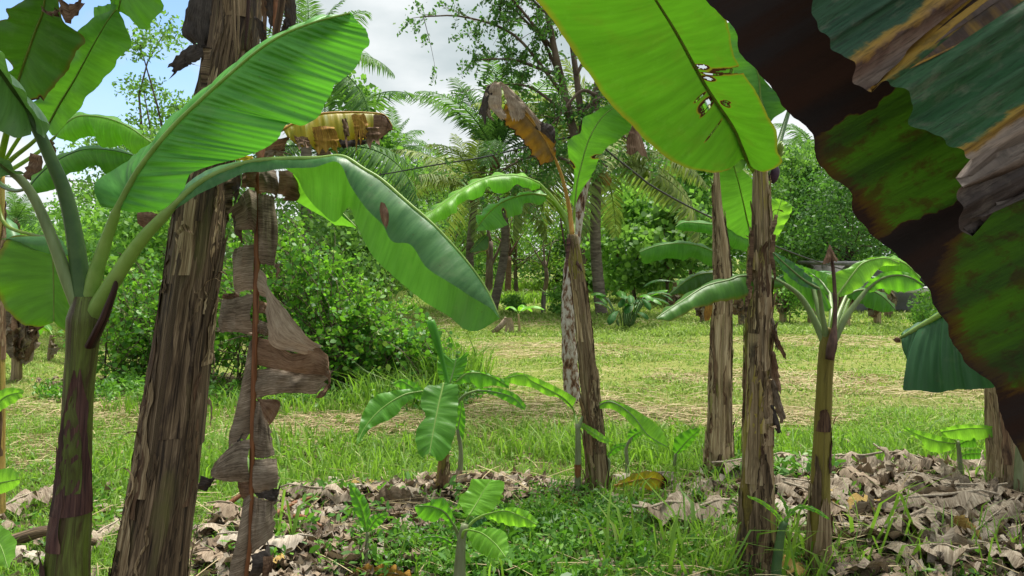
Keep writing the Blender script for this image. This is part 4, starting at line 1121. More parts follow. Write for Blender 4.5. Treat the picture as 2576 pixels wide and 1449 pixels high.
tube("dry_tip", [at(228, 870, 2.54), at(262, 800, 2.52), at(286, 735, 2.52), at(299, 685, 2.52)], [.03, .024, .016, .008], M_SHEATHP, A, 8, flat=.5)
leaf(A, [(295, 524), (350, 425), (425, 330), (500, 256), (575, 189), (650, 126), (720, 83), (800, 53), (880, 33)],
     [(290, 527), (262, 518), (246, 466), (300, 418), (345, 375), (420, 312), (498, 245), (574, 182), (650, 122), (720, 82), (800, 52), (882, 32)],
     [(297, 528), (330, 534), (380, 532), (425, 520), (462, 478), (482, 438), (530, 417), (595, 400), (650, 380), (700, 350), (727, 310), (760, 316), (800, 292), (822, 250), (845, 212), (858, 204), (889, 178), (911, 130), (930, 110), (913, 70), (884, 33)],
     (2.5, 2.2), pet=[(222, 760, 2.6), (240, 690, 2.58), (262, 620, 2.56)], mat=M_BRIGHT, rmat=M_RIB, nu=260, nv=12, dL=.14, dR=.02, rib=(.028, .004), bulge=(.05, .045), rip=(.014, 3.4), pleat=(.0042, 40), warp=.62, fray=.001, seed=1)
leaf(A, [(430, 525), (500, 462), (570, 427), (640, 406), (720, 400), (800, 398), (862, 394), (915, 425), (960, 452), (1020, 504), (1100, 574), (1180, 664), (1225, 730), (1256, 797)],
     [(428, 520), (490, 448), (545, 418), (640, 402), (735, 440), (770, 490), (838, 556), (878, 520), (892, 565), (925, 625), (1000, 702), (1100, 782), (1190, 831), (1256, 803)],
     [(434, 528), (510, 486), (570, 456), (625, 430), (715, 428), (790, 421), (852, 408), (885, 472), (925, 530), (962, 565), (985, 606), (1035, 616), (1080, 680), (1160, 730), (1230, 772), (1257, 800)],
     (2.42, 2.1), pet=[(228, 800, 2.6), (290, 700, 2.53), (355, 605, 2.48)], mat=M_GREY, rmat=M_RIB, nu=150, nv=10, dL=.22, dR=-.04, rib=(.030, .004), bulge=(.02, .10), rip=(.008, 4), pleat=(.0012, 36), fray=.001, seed=2)
sheet(A, [(958, 508), (955, 530), (962, 560), (970, 572)], [(968, 512), (978, 535), (977, 560), (974, 572)], (2.12, 2.12), M_DRYB, nu=8, nv=5, bulge=.3, name="brown_scar", seed=3)
leaf(A, [(745, 438), (790, 475), (845, 520), (897, 572)], [(742, 432), (790, 455), (840, 510), (862, 545), (898, 570)], [(735, 436), (733, 475), (750, 505), (800, 540), (850, 565), (897, 574)], (2.62, 2.55), mat=M_UNDER, rmat=M_RIB, nu=30, nv=6, rib=(.008, .003), dR=.1, seed=4, rip=(.006, 3))
leaf(A, [(24, 432), (-10, 408), (-80, 400), (-220, 440)], [(62, 440), (20, 408), (-20, 388), (-90, 372), (-220, 430)], [(30, 440), (0, 446), (-50, 470), (-120, 500), (-230, 460)], (2.5, 2.1), pet=[(205, 790, 2.6), (168, 700, 2.58), (135, 610, 2.56), (92, 510, 2.54), (56, 455, 2.52)], mat=M_WAXY_LIT, rmat=M_PET, nu=40, nv=7, rib=(.025, .006), seed=5)
leaf(A, [(62, 270), (25, 215), (-25, 150), (-160, 20)], [(92, 330), (118, 344), (112, 310), (62, 245), (28, 190), (0, 128), (-60, 40), (-165, 10)], [(80, 340), (40, 345), (0, 330), (-50, 300), (-120, 220), (-200, 60)], (2.48, 2.0), pet=[(212, 780, 2.6), (192, 620, 2.58), (165, 490, 2.56), (128, 400, 2.53), (94, 325, 2.5)], mat=M_WAXY_LIT, rmat=M_PETD, nu=44, nv=7, rib=(.032, .008), seed=6, bulge=(.12, .08))

# ------------------------------------------------------------------ big leaning stem with the hanging dead leaf
b = at(350, 1720, 2.7)
B = Thing("banana_plant", "thick leaning weathered banana stem with a long dead leaf hanging beside it", "banana plant", (b[0], b[1], 0), "banana plants of the near row")
sB = Stem([(338, 1790, 2.68, 196), (350, 1700, 2.68, 190), (378, 1449, 2.72, 176), (420, 1174, 2.78, 154), (441, 1000, 2.82, 144), (468, 800, 2.86, 130), (490, 640, 2.9, 126), (512, 460, 2.94, 112), (556, 260, 2.98, 118), (588, 100, 3.0, 122), (602, -50, 3.02, 118), (612, -230, 3.05, 110)], 150)
trunk(B, sB, M_STEM_B, 2, k=44, rough=.045)
sheaths(B, sB, 16, [M_SHEATH, M_SHEATHG], 22, span=(.1, .7), peel=.10, wid=(.04, .10), ln=(.03, .09))
sheaths(B, sB, 44, [M_SHEATHG, M_SHEATHG, M_SHEATH, M_STEM_B, M_SHEATHB], 2, span=(.0, .85), peel=.018, wid=(.12, .6), ln=(.08, .28))
tube("dry_stalk", spline([at(584, -60, 2.86), at(588, 40, 2.86), at(592, 110, 2.86), at(594, 160, 2.87)], 12), np.linspace(.013, .006, 12), M_SHEATH, B, 6, flat=.5)
tube("dry_stalk", spline([at(596, -60, 2.85), at(600, 40, 2.85), at(599, 105, 2.86), at(600, 135, 2.86)], 12), np.linspace(.010, .005, 12), M_SHEATH, B, 6, flat=.5)
tube("dry_stalk", spline([at(628, -60, 2.85), at(624, 30, 2.86), at(617, 125, 2.87)], 12), np.linspace(.016, .008, 12), M_SHEATHP, B, 6, flat=.5)
tube("dry_stalk", spline([at(712, -60, 2.8), at(708, 10, 2.8), at(692, 100, 2.82), at(680, 190, 2.85)], 12), np.linspace(.013, .012, 12), M_SHEATHB, B, 7)
for i, (a_, b_, m_) in enumerate([
    ([(486, -40), (470, 20), (457, 75), (466, 95), (490, 114)], [(532, -40), (533, 50), (530, 90), (522, 110), (514, 122)], M_DRYD),
    ([(520, 112), (485, 112), (448, 138), (431, 158)], [(520, 140), (486, 158), (462, 172), (431, 192)], M_DRYD),
    ([(455, 150), (470, 150), (484, 160)], [(452, 168), (468, 164), (484, 162)], M_DRYD),
    ([(640, 40), (652, 90), (666, 150)], [(668, 60), (672, 110), (664, 165)], M_DRYD),
    ([(655, -40), (660, 60), (668, 130)], [(676, -40), (672, 50), (668, 132)], M_DRYB),
    ([(690, -30), (712, 20), (718, 62)], [(742, -30), (745, 50), (735, 82)], M_DRYD),
    ([(660, -30), (670, 30), (680, 70)], [(706, -30), (708, 30), (682, 72)], M_DRYD),
    ([(720, 40), (708, 70), (702, 118)], [(734, 50), (720, 85), (704, 120)], M_DRYD),
    ([(512, 120), (505, 200), (510, 330)], [(532, 120), (524, 200), (512, 335)], M_SHEATHG),
    ([(562, 452), (567, 520), (570, 560)], [(590, 445), (585, 510), (572, 562)], M_SHEATHG),
    ([(580, 455), (590, 500), (582, 545)], [(606, 440), (604, 470), (586, 540)], M_DRYD),
    ([(345, 535), (375, 533), (402, 540)], [(345, 562), (376, 580), (398, 560)], M_DRYB)]):
    sheet(B, a_, b_, (2.93 if i < 8 else 2.85 if i < 11 else 3.2,) * 2, m_, nu=16, nv=7, bulge=.12, rip=(.012, 3), fray=.008, seed=60 + i, name="dead_flap")
for i, (xa, ya, dx) in enumerate([(480, 575, -40), (545, 560, 10), (530, 880, 10), (520, 1010, 14)]):
    sheet(B, [(xa, ya), (xa + dx * .5, ya - 12), (xa + dx, ya + 20), (xa + dx * .6, ya + 60)], [(xa + 8, ya + 16), (xa + dx * .5, ya + 6), (xa + dx * .8, ya + 28), (xa + dx * .7, ya + 66)], (2.72, 2.68), M_SHEATH, nu=16, nv=4, rip=(.006, 2), seed=80 + i, name="peeling_strip")
# the dead leaf: rusty midrib with torn strips
DL = Thing.__new__(Thing); DL.p = B.p
rust = tube("dead_leaf", spline([at(700, -90, 2.95), at(696, 60, 2.9), at(688, 180, 2.85), at(668, 320, 2.72), at(652, 420, 2.66), at(648, 542, 2.64), at(646, 661, 2.63), at(642, 839, 2.62), at(637, 1009, 2.62), at(635, 1100, 2.62), at(632, 1239, 2.62), at(630, 1353, 2.62), at(620, 1440, 2.62), at(606, 1560, 2.62), at(590, 1700, 2.64)], 90), np.linspace(.016, .006, 90), M_RUST, B, 8)
rust['label'] = "hanging dead leaf with rusty midrib and torn taupe strips"
DLP = (B, rust)
STR = [ # top edge, bottom edge, material, depth shift outward, curl
 ([(652, 422), (690, 428), (705, 432)], [(652, 483), (690, 490), (701, 505)], M_DRY, .03),
 ([(700, 430), (734, 433), (733, 472)], [(698, 488), (722, 500), (727, 508)], M_DRYB, .06),
 ([(649, 487), (690, 494), (701, 505)], [(651, 664), (690, 668), (705, 666)], M_DRY, .03),
 ([(690, 660), (696, 680), (690, 700)], [(703, 664), (706, 680), (692, 702)], M_DRY, .03),
 ([(648, 675), (674, 688), (692, 718), (715, 758), (745, 800), (775, 848), (800, 865)], [(648, 742), (676, 748), (692, 756), (689, 805), (690, 868), (726, 882), (758, 888)], M_DRYT, -.06),
 ([(646, 755), (675, 765), (694, 792)], [(646, 788), (672, 788), (695, 794)], M_DRYB, .05),
 ([(646, 803), (676, 815), (684, 845)], [(645, 838), (666, 842), (682, 848)], M_DRY, .02),
 ([(645, 846), (690, 858), (740, 885), (790, 868), (822, 892), (832, 905)], [(643, 918), (690, 925), (722, 928), (762, 935), (800, 940), (830, 952)], M_DRYB, .06),
 ([(643, 930), (690, 926), (728, 932), (790, 925), (830, 945)], [(643, 1000), (700, 990), (745, 988), (790, 996), (812, 985)], M_DRY, .03),
 ([(800, 990), (822, 960), (832, 905)], [(790, 1004), (815, 990), (834, 950)], M_DRYB, .02),
 ([(642, 1004), (692, 996), (703, 1012), (706, 1030)], [(650, 1006), (664, 1035), (674, 1062), (681, 1078)], M_DRYB, .04),
 ([(640, 1006), (660, 1014), (674, 1050)], [(636, 1150), (665, 1152), (694, 1148)], M_DRY, .02),
 ([(637, 1154), (690, 1152), (700, 1172)], [(636, 1240), (676, 1230), (714, 1223)], M_DRY, .03),
 ([(638, 1240), (680, 1228), (713, 1224)], [(650, 1254), (680, 1260), (697, 1250)], M_DRYD, .10),
 ([(636, 1246), (665, 1258), (690, 1262)], [(630, 1396), (655, 1376), (688, 1358)], M_DRY, .02),
 ([(630, 1396), (660, 1376), (692, 1356)], [(622, 1450), (652, 1440), (684, 1420)], M_DRYD, .10),
 ([(660, 1400), (676, 1395), (690, 1390)], [(655, 1470), (668, 1450), (684, 1425)], M_DRYB, .03),
 ([(648, 424), (620, 430), (590, 440)], [(646, 472), (615, 472), (585, 464)], M_DRYB, .06),
 ([(645, 482), (624, 478), (606, 492), (600, 520)], [(642, 592), (630, 580), (618, 578), (612, 572)], M_DRY, -.03),
 ([(606, 492), (598, 520), (588, 590)], [(620, 500), (622, 560), (606, 618)], M_DRYD, .05),
 ([(645, 614), (604, 622), (563, 628)], [(643, 728), (600, 735), (558, 738)], M_DRY, .05),
 ([(560, 738), (590, 736), (600, 742)], [(556, 750), (580, 756), (598, 758)], M_DRYB, .09),
 ([(643, 738), (602, 750), (548, 752)], [(641, 838), (612, 832), (540, 836)], M_DRY, .06),
 ([(641, 838), (600, 828), (538, 824)], [(640, 846), (600, 836), (538, 834)], M_DRYT, .04),
 ([(636, 1104), (602, 1110), (546, 1160), (503, 1196)], [(634, 1212), (590, 1206), (545, 1202), (496, 1204)], M_DRY, .02),
 ([(503, 1196), (520, 1198), (546, 1202)], [(493, 1233), (508, 1226), (530, 1214)], M_DRYD, .06),
 ([(632, 1212), (604, 1212), (580, 1212)], [(630, 1262), (612, 1250), (590, 1230)], M_DRYB, .08)]
for i, (a_, b_, m_, o_) in enumerate(STR):
    sheet(DLP, [(x, y, 2.63 + o_ * k / (len(a_) - 1)) for k, (x, y) in enumerate(a_)], [(x, y, 2.63 + o_ * k / (len(b_) - 1)) for k, (x, y) in enumerate(b_)], (2.63, 2.63), m_, nu=28, nv=12, bulge=.10 if i % 3 else .2, rip=(.010, 2.0), fray=.003, seed=100 + i, curl=(.8, .5, 1.0)[i % 3], roll=(.35, .5, .25)[i % 3])
for i, (a_, b_, m_) in enumerate([([(641, 846), (640, 960), (637, 1100)], [(627, 862), (604, 985), (572, 1112)], M_DRY), ([(634, 1238), (630, 1350), (618, 1449), (606, 1560)], [(612, 1256), (598, 1345), (574, 1449), (556, 1580)], M_DRY), ([(612, 1090), (600, 1095), (590, 1100)], [(612, 1128), (604, 1128), (592, 1115)], M_DRYD), ([(622, 1450), (640, 1500), (650, 1600)], [(600, 1460), (590, 1520), (590, 1620)], M_DRYB)]):
    sheet(DLP, a_, b_, (2.62, 2.64), m_, nu=22, nv=9, bulge=.22, rip=(.005, 2), fray=.005, seed=150 + i, swap=True)
o = leaf(B, [(712, 326), (760, 300), (810, 286), (870, 282), (935, 284), (968, 290), (987, 318)], [(716, 322), (760, 305), (830, 330), (850, 368), (900, 350), (940, 345), (960, 340), (986, 322)],
     [(722, 344), (742, 362), (764, 368), (800, 373), (849, 371), (889, 358), (922, 346), (952, 350), (984, 328)], (2.95, 3.1), pet=[(618, 380, 3.0), (660, 345, 2.97)], mat=M_YELLOW, rmat=M_PETO, nu=110, nv=10, dL=.16, dR=-.03, rib=(.014, .004), bulge=(.08, .12), rip=(.016, 6), pleat=(.002, 20), tipdecay=.22, fray=.010, seed=8, label="torn yellowing leaf with brown ragged end")
for i, (a_, b_, m_) in enumerate([([(940, 288), (965, 292), (986, 320)], [(935, 350), (950, 352), (980, 332)], M_DRYB), ([(735, 340), (720, 360), (715, 385)], [(690, 350), (650, 372), (640, 392)], M_DRYB), ([(850, 352), (890, 352), (925, 352)], [(860, 372), (890, 368), (925, 362)], M_DRYD), ([(655, 385), (690, 375), (720, 385)], [(650, 398), (690, 392), (715, 392)], M_DRYT), ([(590, 395), (615, 392), (640, 392)], [(590, 402), (615, 404), (636, 402)], M_YELLOW)]):
    sheet(B, a_, b_, (2.98, 3.02), m_, nu=12, nv=6, bulge=.1, rip=(.012, 3), fray=.008, seed=170 + i, name="dead_flap")
for i, (a_, b_, m_) in enumerate([([(786, 322), (790, 350), (794, 374)], [(838, 316), (850, 345), (848, 376)], M_DRYY), ([(884, 290), (890, 320), (893, 352)], [(918, 288), (926, 318), (922, 350)], M_DRYY), ([(860, 300), (864, 330), (868, 350)], [(872, 298), (878, 326), (880, 346)], M_DRYB), ([(905, 325), (912, 340), (918, 356)], [(952, 320), (956, 336), (954, 352)], M_DRYB), ([(740, 345), (746, 358), (750, 366)], [(775, 348), (780, 360), (776, 372)], M_DRYB)]):
    sheet(B, a_, b_, (2.90, 2.88), m_, nu=14, nv=7, bulge=.12, rip=(.012, 2), fray=.012, seed=176 + i, name="torn_strip")
for k in range(5):
    arch_leaf(B, sB.path[-1], 1.7 + k * 0.55, 2.0, .5, 1.4, 1.0 + .15 * k, [M_UNDER, M_GREY][k % 2], M_RIB, 180 + k, 30, 5)

# ------------------------------------------------------------------ left edge banana
M_SAPD = blade_mat('leaf_dark_brown_edge', (0.035, 0.10, 0.012), (0.06, 0.15, 0.02), (0.08, 0.25, 0.008), 0.5, edge=0.01, yellow=0.02, ochre=(0.2, 0.11, 0.01))
b = ground(-24, 1215)
C = Thing("banana_plant", "banana plant at the left edge with ochre stem and overlapping backlit leaves", "banana plant", b, "banana plants of the near row")
sC = Stem([(-26, 1290, 3.55, 70), (-26, 1215, 3.55, 66), (-22, 900, 3.55, 60), (-18, 600, 3.55, 54), (-12, 440, 3.55, 40)], 60)
trunk(C, sC, M_STEM_Y, 3, rough=.05)
sheaths(C, sC, 9, [M_SHEATH, M_SHEATHB, M_STEM_Y], 3, span=(.05, .8), face=1.6)
leaf(C, [(40, 225), (58, 170), (75, 120), (92, 72), (108, 30), (118, -40)], [(40, 232), (5, 222), (2, 190), (34, 168), (-10, 130), (-12, 60), (24, 46), (14, 22), (40, 14), (100, -40)], [(45, 238), (66, 258), (92, 262), (125, 236), (150, 200), (180, 160), (200, 120), (212, 104), (186, 72), (160, 50), (148, 10), (135, -40)],
     (2.9, 2.7), pet=[(-10, 450, 3.5), (18, 330, 3.3), (34, 262, 3.05)], mat=M_SAPD, rmat=M_RIBY, nu=70, nv=9, rib=(.016, .006), fray=.003, seed=10, holes=[(1, .12, .2, .85, 1.0)], notch=[(1, .05, .03, .3)], rip=(.012, 4))
leaf(C, [(118, 322), (150, 262), (185, 205), (215, 150), (245, 95), (272, 50), (292, 24)], [(100, 318), (74, 274), (102, 240), (132, 212), (160, 172), (182, 138), (196, 85), (238, 42), (290, 22)], [(130, 336), (146, 338), (182, 290), (230, 236), (270, 186), (300, 150), (330, 110), (314, 68), (297, 26)],
     (3.1, 2.9), pet=[(-12, 445, 3.55), (30, 400, 3.4), (80, 360, 3.25)], mat=M_UNDER, rmat=M_RIBY, nu=80, nv=8, rib=(.012, .003), seed=11, fray=.002, rip=(.016, 3), pleat=(.0012, 30))
leaf(C, [(296, 36), (304, 0), (318, -50), (340, -140)], [(292, 30), (278, 14), (282, -40), (320, -130)], [(300, 24), (340, 58), (362, 75), (398, 38), (409, 8), (390, -50), (360, -140)], (3.0, 2.9), pet=[(-12, 445, 3.55), (60, 330, 3.4), (180, 180, 3.3), (260, 90, 3.15)], mat=M_UNDER, rmat=M_RIBY, nu=36, nv=7, rib=(.009, .004), seed=12, fray=.002)
sheet(C, [(236, 18), (262, 14), (292, 4)], [(238, 70), (255, 48), (292, 26)], (3.0, 2.98), M_UNDER, nu=12, nv=5, rip=(.01, 3), name="torn_flap", seed=13)
leaf(C, [(140, 342), (165, 312), (200, 292), (262, 296), (322, 318), (380, 358)], [(138, 338), (165, 306), (202, 289), (264, 293), (324, 315), (380, 355)], [(146, 347), (182, 356), (212, 347), (240, 345), (260, 372), (310, 365), (345, 390), (381, 362)], (3.3, 3.25), pet=[(-12, 448, 3.55), (40, 420, 3.5), (100, 380, 3.4)], mat=M_YOUNG, rmat=M_RIB, nu=60, nv=7, dL=.14, rib=(.011, .003), seed=14, bulge=(.05, .2), rip=(.014, 4))
leaf(C, [(70, 474), (110, 430), (160, 395), (215, 376), (280, 378), (345, 393)], [(68, 468), (108, 424), (160, 390), (215, 372), (280, 374), (345, 390)], [(84, 490), (135, 476), (170, 441), (212, 425), (245, 418), (275, 442), (325, 415), (347, 397)], (3.2, 3.3), pet=[(-12, 450, 3.55), (10, 470, 3.45), (40, 480, 3.3)], mat=M_SAP, rmat=M_PETD, nu=60, nv=8, dL=.16, rib=(.012, .003), seed=15, bulge=(.05, .25), rip=(.014, 4))
leaf(C, [(128, 596), (133, 650), (135, 730), (135, 808)], [(112, 594), (20, 600), (-22, 680), (0, 757), (50, 810), (90, 822), (133, 812)], [(136, 598), (172, 640), (182, 720), (176, 790), (168, 835), (138, 812)], (3.1, 3.0), pet=[(-14, 460, 3.55), (10, 560, 3.5), (80, 590, 3.3)], mat=M_GLOW, rmat=M_RIBY, nu=60, nv=9, rib=(.010, .003), seed=16, bulge=(.07, .05), rip=(.008, 3))
sheet(C, [(-24, 604), (50, 596), (112, 595), (152, 602), (176, 640)], [(-20, 600), (30, 606), (80, 626), (130, 640), (172, 644)], (3.08, 3.06), M_GREY, nu=20, nv=5, bulge=.2, name="leaf_fold", seed=17)
for i, (a_, b_) in enumerate([([(104, 385), (118, 400), (132, 420)], [(100, 362), (128, 352), (140, 380)]), ([(78, 385), (66, 420), (58, 455)], [(106, 392), (106, 428), (74, 460)])]):
    sheet(C, a_, b_, (3.3, 3.3), M_DRYB, nu=12, nv=6, rip=(.02, 3), fray=.01, seed=190 + i, name="dead_flap")
for i, (a_, b_) in enumerate([([(140, -10), (180, 10), (212, -20)], [(155, 40), (172, 58), (205, 20)]), ([(100, 10), (120, 28), (150, 20)], [(110, 30), (125, 40), (148, 40)])]):
    sheet(C, a_, b_, (2.68, 2.68), M_DRYB, nu=12, nv=6, rip=(.02, 3), fray=.01, seed=195 + i, name="dead_flap")
# ground sucker at the left edge
b = ground(-45, 1480)
S1 = Thing("banana_sucker", "banana sucker leaning into the left edge with three pale green leaves", "sucker", b, "young banana suckers")
tube("stem", [at(-48, 1500, 3.4), at(-40, 1350, 3.35), at(-34, 1180, 3.3), at(-30, 1040, 3.3)], [.03, .026, .02, .012], M_STEM_P, S1)
leaf(S1, [(-30, 1225), (0, 1215), (50, 1205)], [(-30, 1200), (5, 1180), (35, 1180), (50, 1200)], [(-30, 1250), (10, 1240), (40, 1225), (50, 1208)], (3.2, 3.0), mat=M_YOUNG, rmat=M_RIB, nu=20, nv=5, rib=(.006, .002), seed=20)
leaf(S1, [(-36, 1320), (0, 1370), (20, 1428)], [(-30, 1310), (15, 1330), (42, 1370), (24, 1430)], [(-50, 1340), (-20, 1400), (16, 1430)], (3.2, 3.0), mat=M_YOUNG, rmat=M_RIB, nu=20, nv=5, rib=(.006, .002), seed=21)
leaf(S1, [(-30, 1045), (10, 1000), (60, 985)], [(-28, 1020), (5, 980), (40, 976), (60, 982)], [(-30, 1060), (10, 1028), (45, 1008), (60, 988)], (3.3, 3.3), mat=M_YOUNG, rmat=M_RIB, nu=20, nv=5, rib=(.006, .002), seed=22)

# ------------------------------------------------------------------ middle banana with the hooded dead leaf
b = ground(1506, 1245)
D = Thing("banana_plant", "slender leaning banana stem in the middle holding a hooded dead leaf on an ochre stalk", "banana plant", b, "banana plants of the near row")
dD = b[1]
sD = Stem([(1508, 1290, dD, 60), (1506, 1240, dD, 58), (1497, 1120, dD, 50), (1486, 1000, dD, 46), (1466, 800, dD, 38), (1449, 660, dD, 33), (1440, 590, dD, 27)], 90)
trunk(D, sD, M_STEM_T, 4, k=26, rough=.07)
sheaths(D, sD, 10, [M_SHEATH, M_SHEATHG], 44, span=(.0, .8), peel=.09, wid=(.06, .16), ln=(.05, .16))
sheaths(D, sD, 26, [M_SHEATH, M_SHEATHG, M_SHEATHB, M_SHEATH], 4, span=(.0, .85), peel=.03, wid=(.25, .9), ln=(.10, .28))
for i, (t0, t1, an, wd) in enumerate([(.84, .97, .3, .9), (.86, .99, -.8, .7)]): sheath(D, sD, t0, t1, an, wd, .0, M_STEM_G, 200 + i)
for i, (a_, b_) in enumerate([([(1425, 600), (1424, 640), (1420, 700)], [(1436, 598), (1432, 640), (1424, 702)]), ([(1448, 665), (1468, 690), (1468, 715)], [(1450, 655), (1462, 672), (1470, 700)]), ([(1408, 548), (1414, 590), (1424, 640)], [(1412, 548), (1418, 590), (1427, 640)])]):
    sheet(D, a_, b_, (dD - .06, dD - .06), M_SHEATHP, nu=10, nv=4, bulge=.15, seed=210 + i, name="dead_flap")
leaf(D, [(1396, 398), (1366, 345), (1330, 298), (1286, 252)], [(1397, 396), (1398, 356), (1386, 324), (1363, 308), (1318, 258), (1284, 230)], [(1390, 405), (1360, 414), (1336, 384), (1312, 352), (1283, 324), (1262, 300), (1270, 262)], (4.75, 4.6),
     pet=[(1440, 594, dD), (1432, 525, 4.8), (1415, 450, 4.78)], mat=M_ROT, rmat=M_PETO, nu=60, nv=9, rib=(.017, .005), bulge=(.12, .12), rip=(.02, 5), fray=.01, seed=23, label="hooded dead leaf turning from ochre to grey")
for i, (a_, b_, m_) in enumerate([
    ([(1240, 208), (1221, 226), (1204, 285)], [(1252, 212), (1230, 258), (1221, 317)], M_DRYD),
    ([(1246, 206), (1223, 220), (1226, 262), (1262, 303)], [(1262, 205), (1262, 235), (1264, 275), (1280, 292)], M_DRYT),
    ([(1258, 206), (1272, 250), (1284, 292), (1290, 300)], [(1284, 222), (1318, 262), (1320, 292), (1308, 306)], M_DRYT),
    ([(1284, 222), (1318, 257), (1364, 310)], [(1305, 258), (1338, 298), (1356, 328)], M_DRYT),
    ([(1232, 260), (1236, 290), (1246, 306)], [(1226, 262), (1224, 290), (1234, 300)], M_DRY),
    ([(1355, 305), (1392, 318), (1398, 350)], [(1345, 322), (1372, 340), (1392, 360)], M_DRYD)]):
    sheet(D, a_, b_, (4.52, 4.5), m_, nu=18, nv=8, bulge=.12, rip=(.012, 3), fray=.006, seed=220 + i, name="dead_hood", swap=False)
leaf(D, [(1445, 525), (1452, 460), (1462, 416), (1478, 360), (1500, 315), (1530, 280), (1578, 252)], [(1436, 498), (1446, 425), (1431, 408), (1432, 350), (1461, 334), (1466, 298), (1490, 286), (1516, 270), (1576, 250)], [(1449, 498), (1478, 458), (1500, 418), (1511, 390), (1534, 366), (1580, 332), (1592, 300), (1582, 256)], (4.8, 4.6),
     pet=[(1441, 594, dD), (1444, 560, 4.83)], mat=M_UNDER, rmat=M_RIB, nu=70, nv=8, rib=(.014, .004), seed=24, notch=[(-1, .3, .02, .5), (1, .42, .02, .4)], fray=.004, rip=(.012, 5))
leaf(D, [(1357, 461), (1324, 447), (1281, 441), (1234, 446), (1194, 460), (1149, 487), (1101, 521), (1064, 546)], [(1359, 458), (1324, 444), (1281, 438), (1234, 443), (1194, 457), (1149, 484), (1100, 518), (1063, 544)], [(1357, 474), (1330, 478), (1300, 462), (1282, 480), (1255, 486), (1226, 474), (1212, 492), (1172, 508), (1152, 512), (1146, 538), (1108, 552), (1084, 570), (1066, 556)], (4.75, 4.3),
     pet=[(1440, 598, dD), (1424, 548, 4.8), (1392, 500, 4.78)], mat=M_YOUNG, rmat=M_RIB, nu=90, nv=8, dL=.2, dR=-.05, rib=(.016, .004), bulge=(.05, .22), rip=(.02, 6), seed=25)
leaf(D, [(1372, 492), (1340, 488), (1306, 493), (1265, 508), (1230, 535), (1196, 578)], [(1376, 488), (1340, 481), (1310, 487), (1265, 502), (1228, 519), (1199, 546), (1204, 570)], [(1374, 504), (1358, 515), (1322, 511), (1310, 536), (1284, 546), (1262, 548), (1278, 562), (1256, 575), (1200, 582)], (4.78, 4.5),
     pet=[(1441, 598, dD), (1420, 555, 4.82), (1395, 515, 4.8)], mat=M_SAP, rmat=M_RIBY, nu=60, nv=8, dL=.1, rib=(.015, .004), seed=26, rip=(.016, 5), notch=[(1, .55, .03, .5)])
leaf(D, [(1222, 592), (1206, 610), (1182, 634)], [(1218, 590), (1200, 604), (1180, 632)], [(1230, 596), (1228, 628), (1205, 634), (1184, 636)], (4.6, 4.55), mat=M_DULL, rmat=M_RIBY, nu=16, nv=5, rib=(.005, .002), seed=27)
tube("dead_stalk", spline([at(1575, 256, 4.6), at(1592, 280, 4.58), at(1596, 318, 4.56)], 8), .006, M_RUST, D, 6)
sheet(D, [(1590, 316), (1577, 350), (1576, 385)], [(1600, 318), (1616, 352), (1629, 394)], (4.56, 4.54), M_DRYB, nu=14, nv=7, bulge=.2, rip=(.008, 2), fray=.008, seed=230, name="dead_flap")

# ------------------------------------------------------------------ right banana with the spotted yellow stem and the big backlit leaf
b = ground(1900, 1440)
E = Thing("banana_plant", "stout banana stem spotted yellow and brown with a huge backlit leaf overhead", "banana plant", b, "banana plants of the near row")
dE = b[1]
sE = Stem([(1898, 1500, dE, 104), (1899, 1440, dE, 98), (1903, 1320, dE, 86), (1907, 1150, dE, 74), (1910, 950, dE, 60), (1913, 750, dE, 54), (1916, 600, dE, 47), (1914, 500, dE, 42), (1912, 425, dE, 36)], 110)
trunk(E, sE, M_STEM_E, 5, k=32, rough=.06)
sheaths(E, sE, 14, [M_SHEATH, M_SHEATHG, M_SHEATHB], 55, span=(.0, .85), peel=.10, wid=(.05, .14), ln=(.04, .14))
sheaths(E, sE, 24, [M_SHEATH, M_SHEATHG, M_SHEATHB, M_STEM_E], 5, span=(.0, .85), peel=.03, wid=(.25, .95), ln=(.1, .28))
for i, (t0, t1, an) in enumerate([(.70, .78, -.8), (.62, .70, 1.0), (.45, .53, .4), (.36, .42, .5)]): sheath(E, sE, t0, t1, an, .5, .045, M_SHEATH, 240 + i)
for i, (a_, b_) in enumerate([([(1935, 880), (1942, 930), (1948, 990)], [(1950, 885), (1960, 940), (1966, 985)]), ([(1932, 940), (1940, 1000), (1962, 1060)], [(1950, 960), (1966, 1010), (1978, 1055)]), ([(1934, 1010), (1942, 1060), (1960, 1098)], [(1946, 1020), (1960, 1060), (1966, 1090)]), ([(1942, 830), (1955, 870), (1975, 905)], [(1948, 826), (1965, 866), (1980, 896)]), ([(1938, 800), (1946, 850), (1952, 880)], [(1946, 800), (1956, 840), (1958, 880)])]):
    sheet(E, a_, b_, (dE - .05, dE - .02), [M_DRYB, M_DRY, M_DRYD][i % 3], nu=14, nv=5, bulge=.3, rip=(.016, 4), fray=.008, seed=250 + i, name="dead_flap")
for i, (xa, ya, yb) in enumerate([(1888, 580, 760), (1882, 640, 800), (1943, 590, 700), (1948, 540, 590), (1885, 720, 770)]):
    sheet(E, [(xa, ya), (xa - 6, (ya + yb) / 2), (xa - 10 + 14 * (i == 2), yb)], [(xa + 9, ya), (xa + 6, (ya + yb) / 2), (xa - 4 + 14 * (i == 2), yb)], (dE - .05, dE - .06), [M_SHEATHB, M_SHEATHG][i % 2], nu=12, nv=4, bulge=.2, rip=(.008, 3), seed=260 + i, name="dead_flap")
